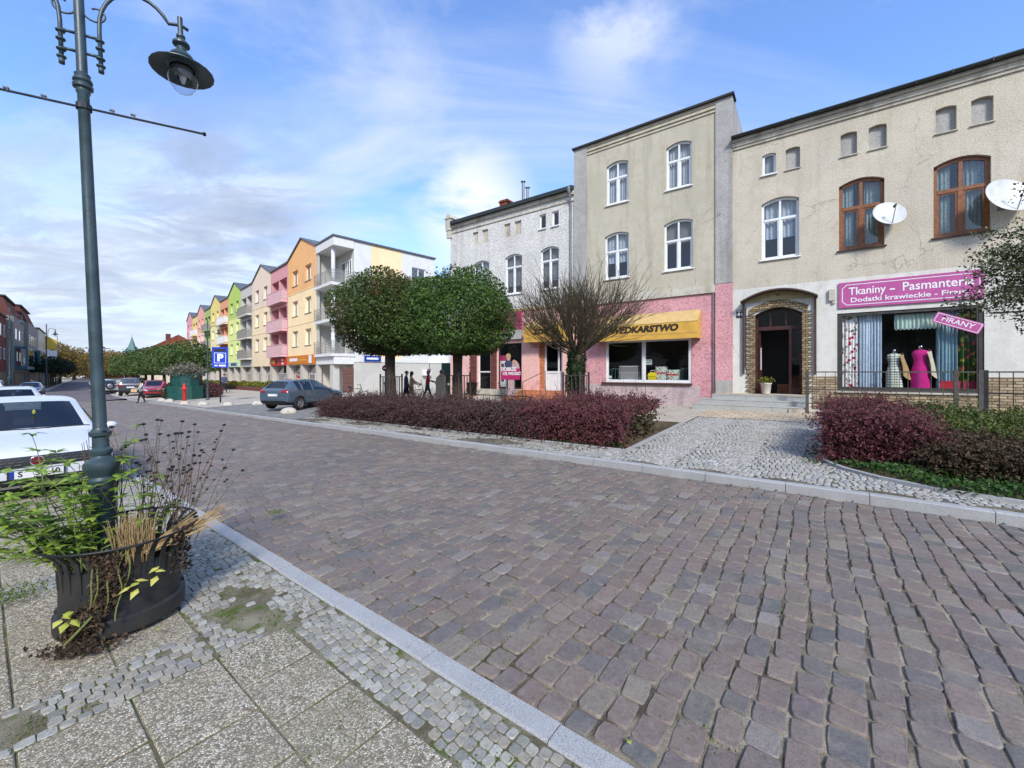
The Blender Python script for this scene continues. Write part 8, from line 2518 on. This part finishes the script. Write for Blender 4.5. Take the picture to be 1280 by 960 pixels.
# stair handrail, bin, bicycle stand before the left house
ua = HW.u(653, -1.3); r = wthing('handrail', 'sloping iron handrail by the orange shop steps', 'handrail', ua, -1.3, GZ-.1)
MB().tube([(0,0,0),(0,0,.95),(.65,1.1,1.5),(.65,1.1,.5)], .022, 6).build('rail', M['grey_iron'], r, True)
X, Y = place(590, 16.8); r = thing('litter_bin', 'dark grey litter bin on a post behind the hedge, left of the advertising stand', 'litter bin', (X, Y, gz(X, Y)), _rz)
zt = EYE-(478-HZ)/F*Y-gz(X, Y)
MB().tube([(0,0,0),(0,0,zt)], .03, 6).build('post', M['black_iron'], r); MB().lathe([(.17,zt-.5),(.22,zt-.02),(.24,zt),(.20,zt),(.15,zt-.45)], 14).build('bin', M['dark_frame'], r, angle=40)
X, Y = place(612, 15.6); z = gz(X, Y)
r = thing('bicycle_stand', 'low black iron bicycle stand behind the hedge before the left house', 'bicycle stand', (X, Y, z), _rz)
mb = MB()
for i in range(13):
    x = -1.8+3.6*i/12; mb.tube([(x,0,0),(x,0,.72)], .011, 5)
mb.tube([(-1.9,0,.74),(1.9,0,.74)], .018, 6); mb.tube([(-1.9,0,.1),(1.9,0,.1)], .014, 6); mb.build('bars', M['black_iron'], r)
MB().tube([(-1.9,0,-.1),(-1.9,0,.74)], .025, 6).build('post', M['black_iron'], r); MB().tube([(1.9,0,-.1),(1.9,0,.74)], .025, 6).build('post', M['black_iron'], r)
# white market awning between the houses
X, Y = place(571, 27.5); z = gz(X, Y)
r = thing('market_stall', 'white roofed market stall with a dark green back, left of the grey roughcast house', 'market stall', (X, Y, z), -.15)
MB().add([(-1.55,-1.2,2.45),(1.55,-1.2,2.45),(1.55,1.4,2.95),(-1.55,1.4,2.95),(-1.55,-1.2,2.15),(1.55,-1.2,2.15)], [(0,1,2,3),(4,5,1,0)]).build('canopy', M['white_paint'], r)
mb = MB(); mb.bb(-1.5, 1.5, 1.3, 1.36, 0, 2.7); mb.build('back_panel', M['cont_green'], r)
for x in (-1.5, 1.5):
    MB().tube([(x,-1.15,0),(x,-1.15,2.42)], .03, 6).build('post', M['zinc'], r)
MB().bb(-1.3, 1.3, -.6, .3, .7, .82).build('counter', M['cornice'], r)
X, Y = place(558, 46); r = far_tree('green bushy tree behind the white market stall', *sn(X, Y), 4.2, (3.5,3.5,3.0), 'green_bush', 2600, .3, 77, .2, None, 'garden_tree')
# background shapes between the end apartment house and the left house
X, Y = place(575, 44); r = thing('garden_wall', 'pale rendered wall closing the gap behind the market stall', 'wall', (X, Y, gz(X, Y)), AW.rz+PI/2)
MB().bb(-9, 9, 0, .3, -.5, 2.6).build('wall_face', AC['pale'], r); MB().bb(-9.1, 9.1, -.06, .36, 2.6, 2.72).build('coping', M['roof_tile'], r)
X, Y = place(443, 22.0); z = gz(X, Y)
bicycle('bicycle leaning near the passage under the corner balconies', (X, Y, z), .6)
# distant walkers at the far left kerb and before the apartment shops
def walker(label, s, n, jacket, pants, rz): 
    p = W(s, n); person(label, p, rz, 1.7, jacket, pants, 'hair_dark', .15)
walker('distant person in red standing before the apartment shop windows', 33.5, 15.6, 'c_red', 'c_black', 2.2)
walker('distant dark dressed person on the far left pavement', 78, .9, 'c_black', 'c_black', 2.4)
walker('distant person in a pale top on the far left pavement, behind the dark dressed one', 84, .6, 'c_grey', 'c_navy', -.8)
walker('distant person in a blue jacket farthest along the left pavement', 90, .9, 'c_navy', 'c_black', 2.4)
# ------------------------------------------------------------------ camera, light, sky
cam = bpy.data.cameras.new('camera'); co = bpy.data.objects.new('camera', cam); COL.objects.link(co)
cam.sensor_width = 36.0; cam.lens = F/1280*36.0; cam.clip_start = .05; cam.clip_end = 6000
cam.shift_y = -(480-HZ)/1280
co.location = (0, 0, EYE); co.rotation_euler = (PI/2, 0, 0)
SC.camera = co
SUN_EL, SUN_AZ = math.radians(38), math.radians(170)     # azimuth clockwise from +y (north)
sd = Vector((math.sin(SUN_AZ)*math.cos(SUN_EL), math.cos(SUN_AZ)*math.cos(SUN_EL), math.sin(SUN_EL)))
sl = bpy.data.lights.new('sun', 'SUN'); sl.energy = 2.2; sl.angle = math.radians(11); sl.color = (1, .95, .87)
so = bpy.data.objects.new('sun', sl); COL.objects.link(so)
so.rotation_euler = (-sd).to_track_quat('-Z', 'Y').to_euler()
so.location = (0, -5, 30)

w = bpy.data.worlds.new('World'); SC.world = w; w.use_nodes = True
nt = w.node_tree; nt.nodes.clear()
def N(typ, ins=None, **props):
    nd = nt.nodes.new(typ)
    for k, v in props.items(): setattr(nd, k, v)
    for k, v in (ins or {}).items():
        if isinstance(v, bpy.types.NodeSocket): nt.links.new(v, nd.inputs[k])
        else: nd.inputs[k].default_value = v
    return nd
def MA(op, a, b=None, clamp=False):
    nd = nt.nodes.new('ShaderNodeMath'); nd.operation = op; nd.use_clamp = clamp
    for k, v in ((0, a), (1, b)):
        if v is None: continue
        if isinstance(v, bpy.types.NodeSocket): nt.links.new(v, nd.inputs[k])
        else: nd.inputs[k].default_value = v
    return nd.outputs[0]
def RAMP(fac, stops):
    r = N('ShaderNodeValToRGB', {'Fac': fac}); e = r.color_ramp.elements
    while len(e) < len(stops): e.new(.5)
    for i, (p, c) in enumerate(stops):
        e[i].position = p; e[i].color = c if hasattr(c, '__len__') else (c, c, c, 1)
    return r.outputs[0]
def MIX(f, a, b, blend='MIX'):
    m = N('ShaderNodeMix', None, data_type='RGBA', blend_type=blend)
    for k, v in ((0, f), (6, a), (7, b)):
        if isinstance(v, bpy.types.NodeSocket): nt.links.new(v, m.inputs[k])
        else: m.inputs[k].default_value = v
    return m.outputs[2]
sky = N('ShaderNodeTexSky', None, sky_type='NISHITA')
sky.sun_disc = False; sky.sun_elevation = SUN_EL; sky.sun_rotation = SUN_AZ
sky.air_density = 1.0; sky.dust_density = .6; sky.ozone_density = 2.2
tc = N('ShaderNodeTexCoord').outputs['Generated']
sep = N('ShaderNodeSeparateXYZ', {0: tc})
x, y, z = sep.outputs
# cloud layers: directions projected onto flat layers overhead
zz = MA('ADD', MA('MAXIMUM', z, 0.0), .16)
pl = N('ShaderNodeCombineXYZ', {0: MA('DIVIDE', x, zz), 1: MA('DIVIDE', y, zz), 2: 0.0}).outputs[0]
def layer(scale, rot, loc, nscale, detail, rough, dist):
    m = N('ShaderNodeMapping', {'Vector': pl, 'Scale': scale, 'Rotation': (0, 0, rot), 'Location': loc})
    return N('ShaderNodeTexNoise', {'Vector': m.outputs[0], 'Scale': nscale, 'Detail': detail, 'Roughness': rough, 'Distortion': dist}).outputs[0]
def around(px, py, r0, r1):
    """1 near a direction, falling to 0"""
    v = Vector(((px-CX)/F, 1, (HZ-py)/F)).normalized()
    d = N('ShaderNodeVectorMath', {0: tc, 1: tuple(v)}, operation='DOT_PRODUCT').outputs['Value']
    return RAMP(MA('MULTIPLY', MA('ARCCOSINE', d), 1/PI), [(r0/180, 1.0), (r1/180, 0.0)])
SKYK = __import__('math').pow(1, 1)
wisp = layer((.55, 1.5, 1), -.6, (1.3, .4, 0), 1.2, 8, .62, .7)
puff = layer((1, 1, 1), .3, (4.2, 1.7, 0), 1.5, 9, .58, .3)
puff2 = layer((1, 1.5, 1), -.7, (1.2, 3.7, 0), 2.3, 9, .62, .5)
bank = layer((.7, 1.1, 1), -.45, (2.1, 7.3, 0), .9, 8, .6, .5)
hor = RAMP(z, [(0, .97), (.10, .80), (.26, .30), (.42, .0)])
blue = MIX(1.0, sky.outputs[0], (.92, 1.20, 1.62, 1), 'MULTIPLY')
WHITE = (3.85, 4.25, 4.85, 1)
GREY = (1.75, 2.15, 3.0, 1)
left = RAMP(MA('ADD', x, MA('MULTIPLY', z, .25)), [(-.75+1 if False else 0, 1.0), (.55, 0.0)])
leftm = RAMP(MA('ADD', MA('MULTIPLY', x, -.8), .25), [(.1, 0.0), (.75, 1.0)])
c = MIX(hor, MIX(.06, blue, WHITE), WHITE)
veil = layer((.35, .8, 1), -.9, (5.3, 2.2, 0), 1.0, 6, .6, 1.2)
c = MIX(RAMP(veil, [(.46, 0.0), (.74, .42)]), c, WHITE)
c = MIX(RAMP(wisp, [(.50, 0.0), (.74, .60)]), c, WHITE)
dens = MA('ADD', bank, MA('MULTIPLY', leftm, .24))
c = MIX(RAMP(dens, [(.60, 0.0), (.80, .85)]), c, WHITE)
# darker undersides of the bank on the left and the puffs low over the roofs
gm = MA('MULTIPLY', RAMP(puff2, [(.40, 0.0), (.50, .55), (.72, 1.0)]), MA('MAXIMUM', around(265, 260, 6, 15), MA('MULTIPLY', around(70, 330, 4, 13), .8)))
c = MIX(MA('MULTIPLY', gm, .85), c, GREY)
pm_ = MA('MULTIPLY', RAMP(puff, [(.42, 0.0), (.52, 1.0)]), MA('MAXIMUM', around(590, 260, 3, 9), MA('MULTIPLY', around(775, 15, 3, 9), .6)))
c = MIX(MA('MULTIPLY', pm_, .9), c, (4.9, 5.1, 5.5, 1))
bg = N('ShaderNodeBackground', {'Color': c, 'Strength': .115})
ow = N('ShaderNodeOutputWorld', {'Surface': bg.outputs[0]})
vs = SC.view_settings
vs.view_transform = 'Standard'; vs.look = 'None'; vs.exposure = 0.92; vs.gamma = 1.0; vs.use_curve_mapping = False
SC.cycles.max_bounces = 6; SC.cycles.transparent_max_bounces = 12; SC.cycles.diffuse_bounces = 3
SC.cycles.use_denoising = True
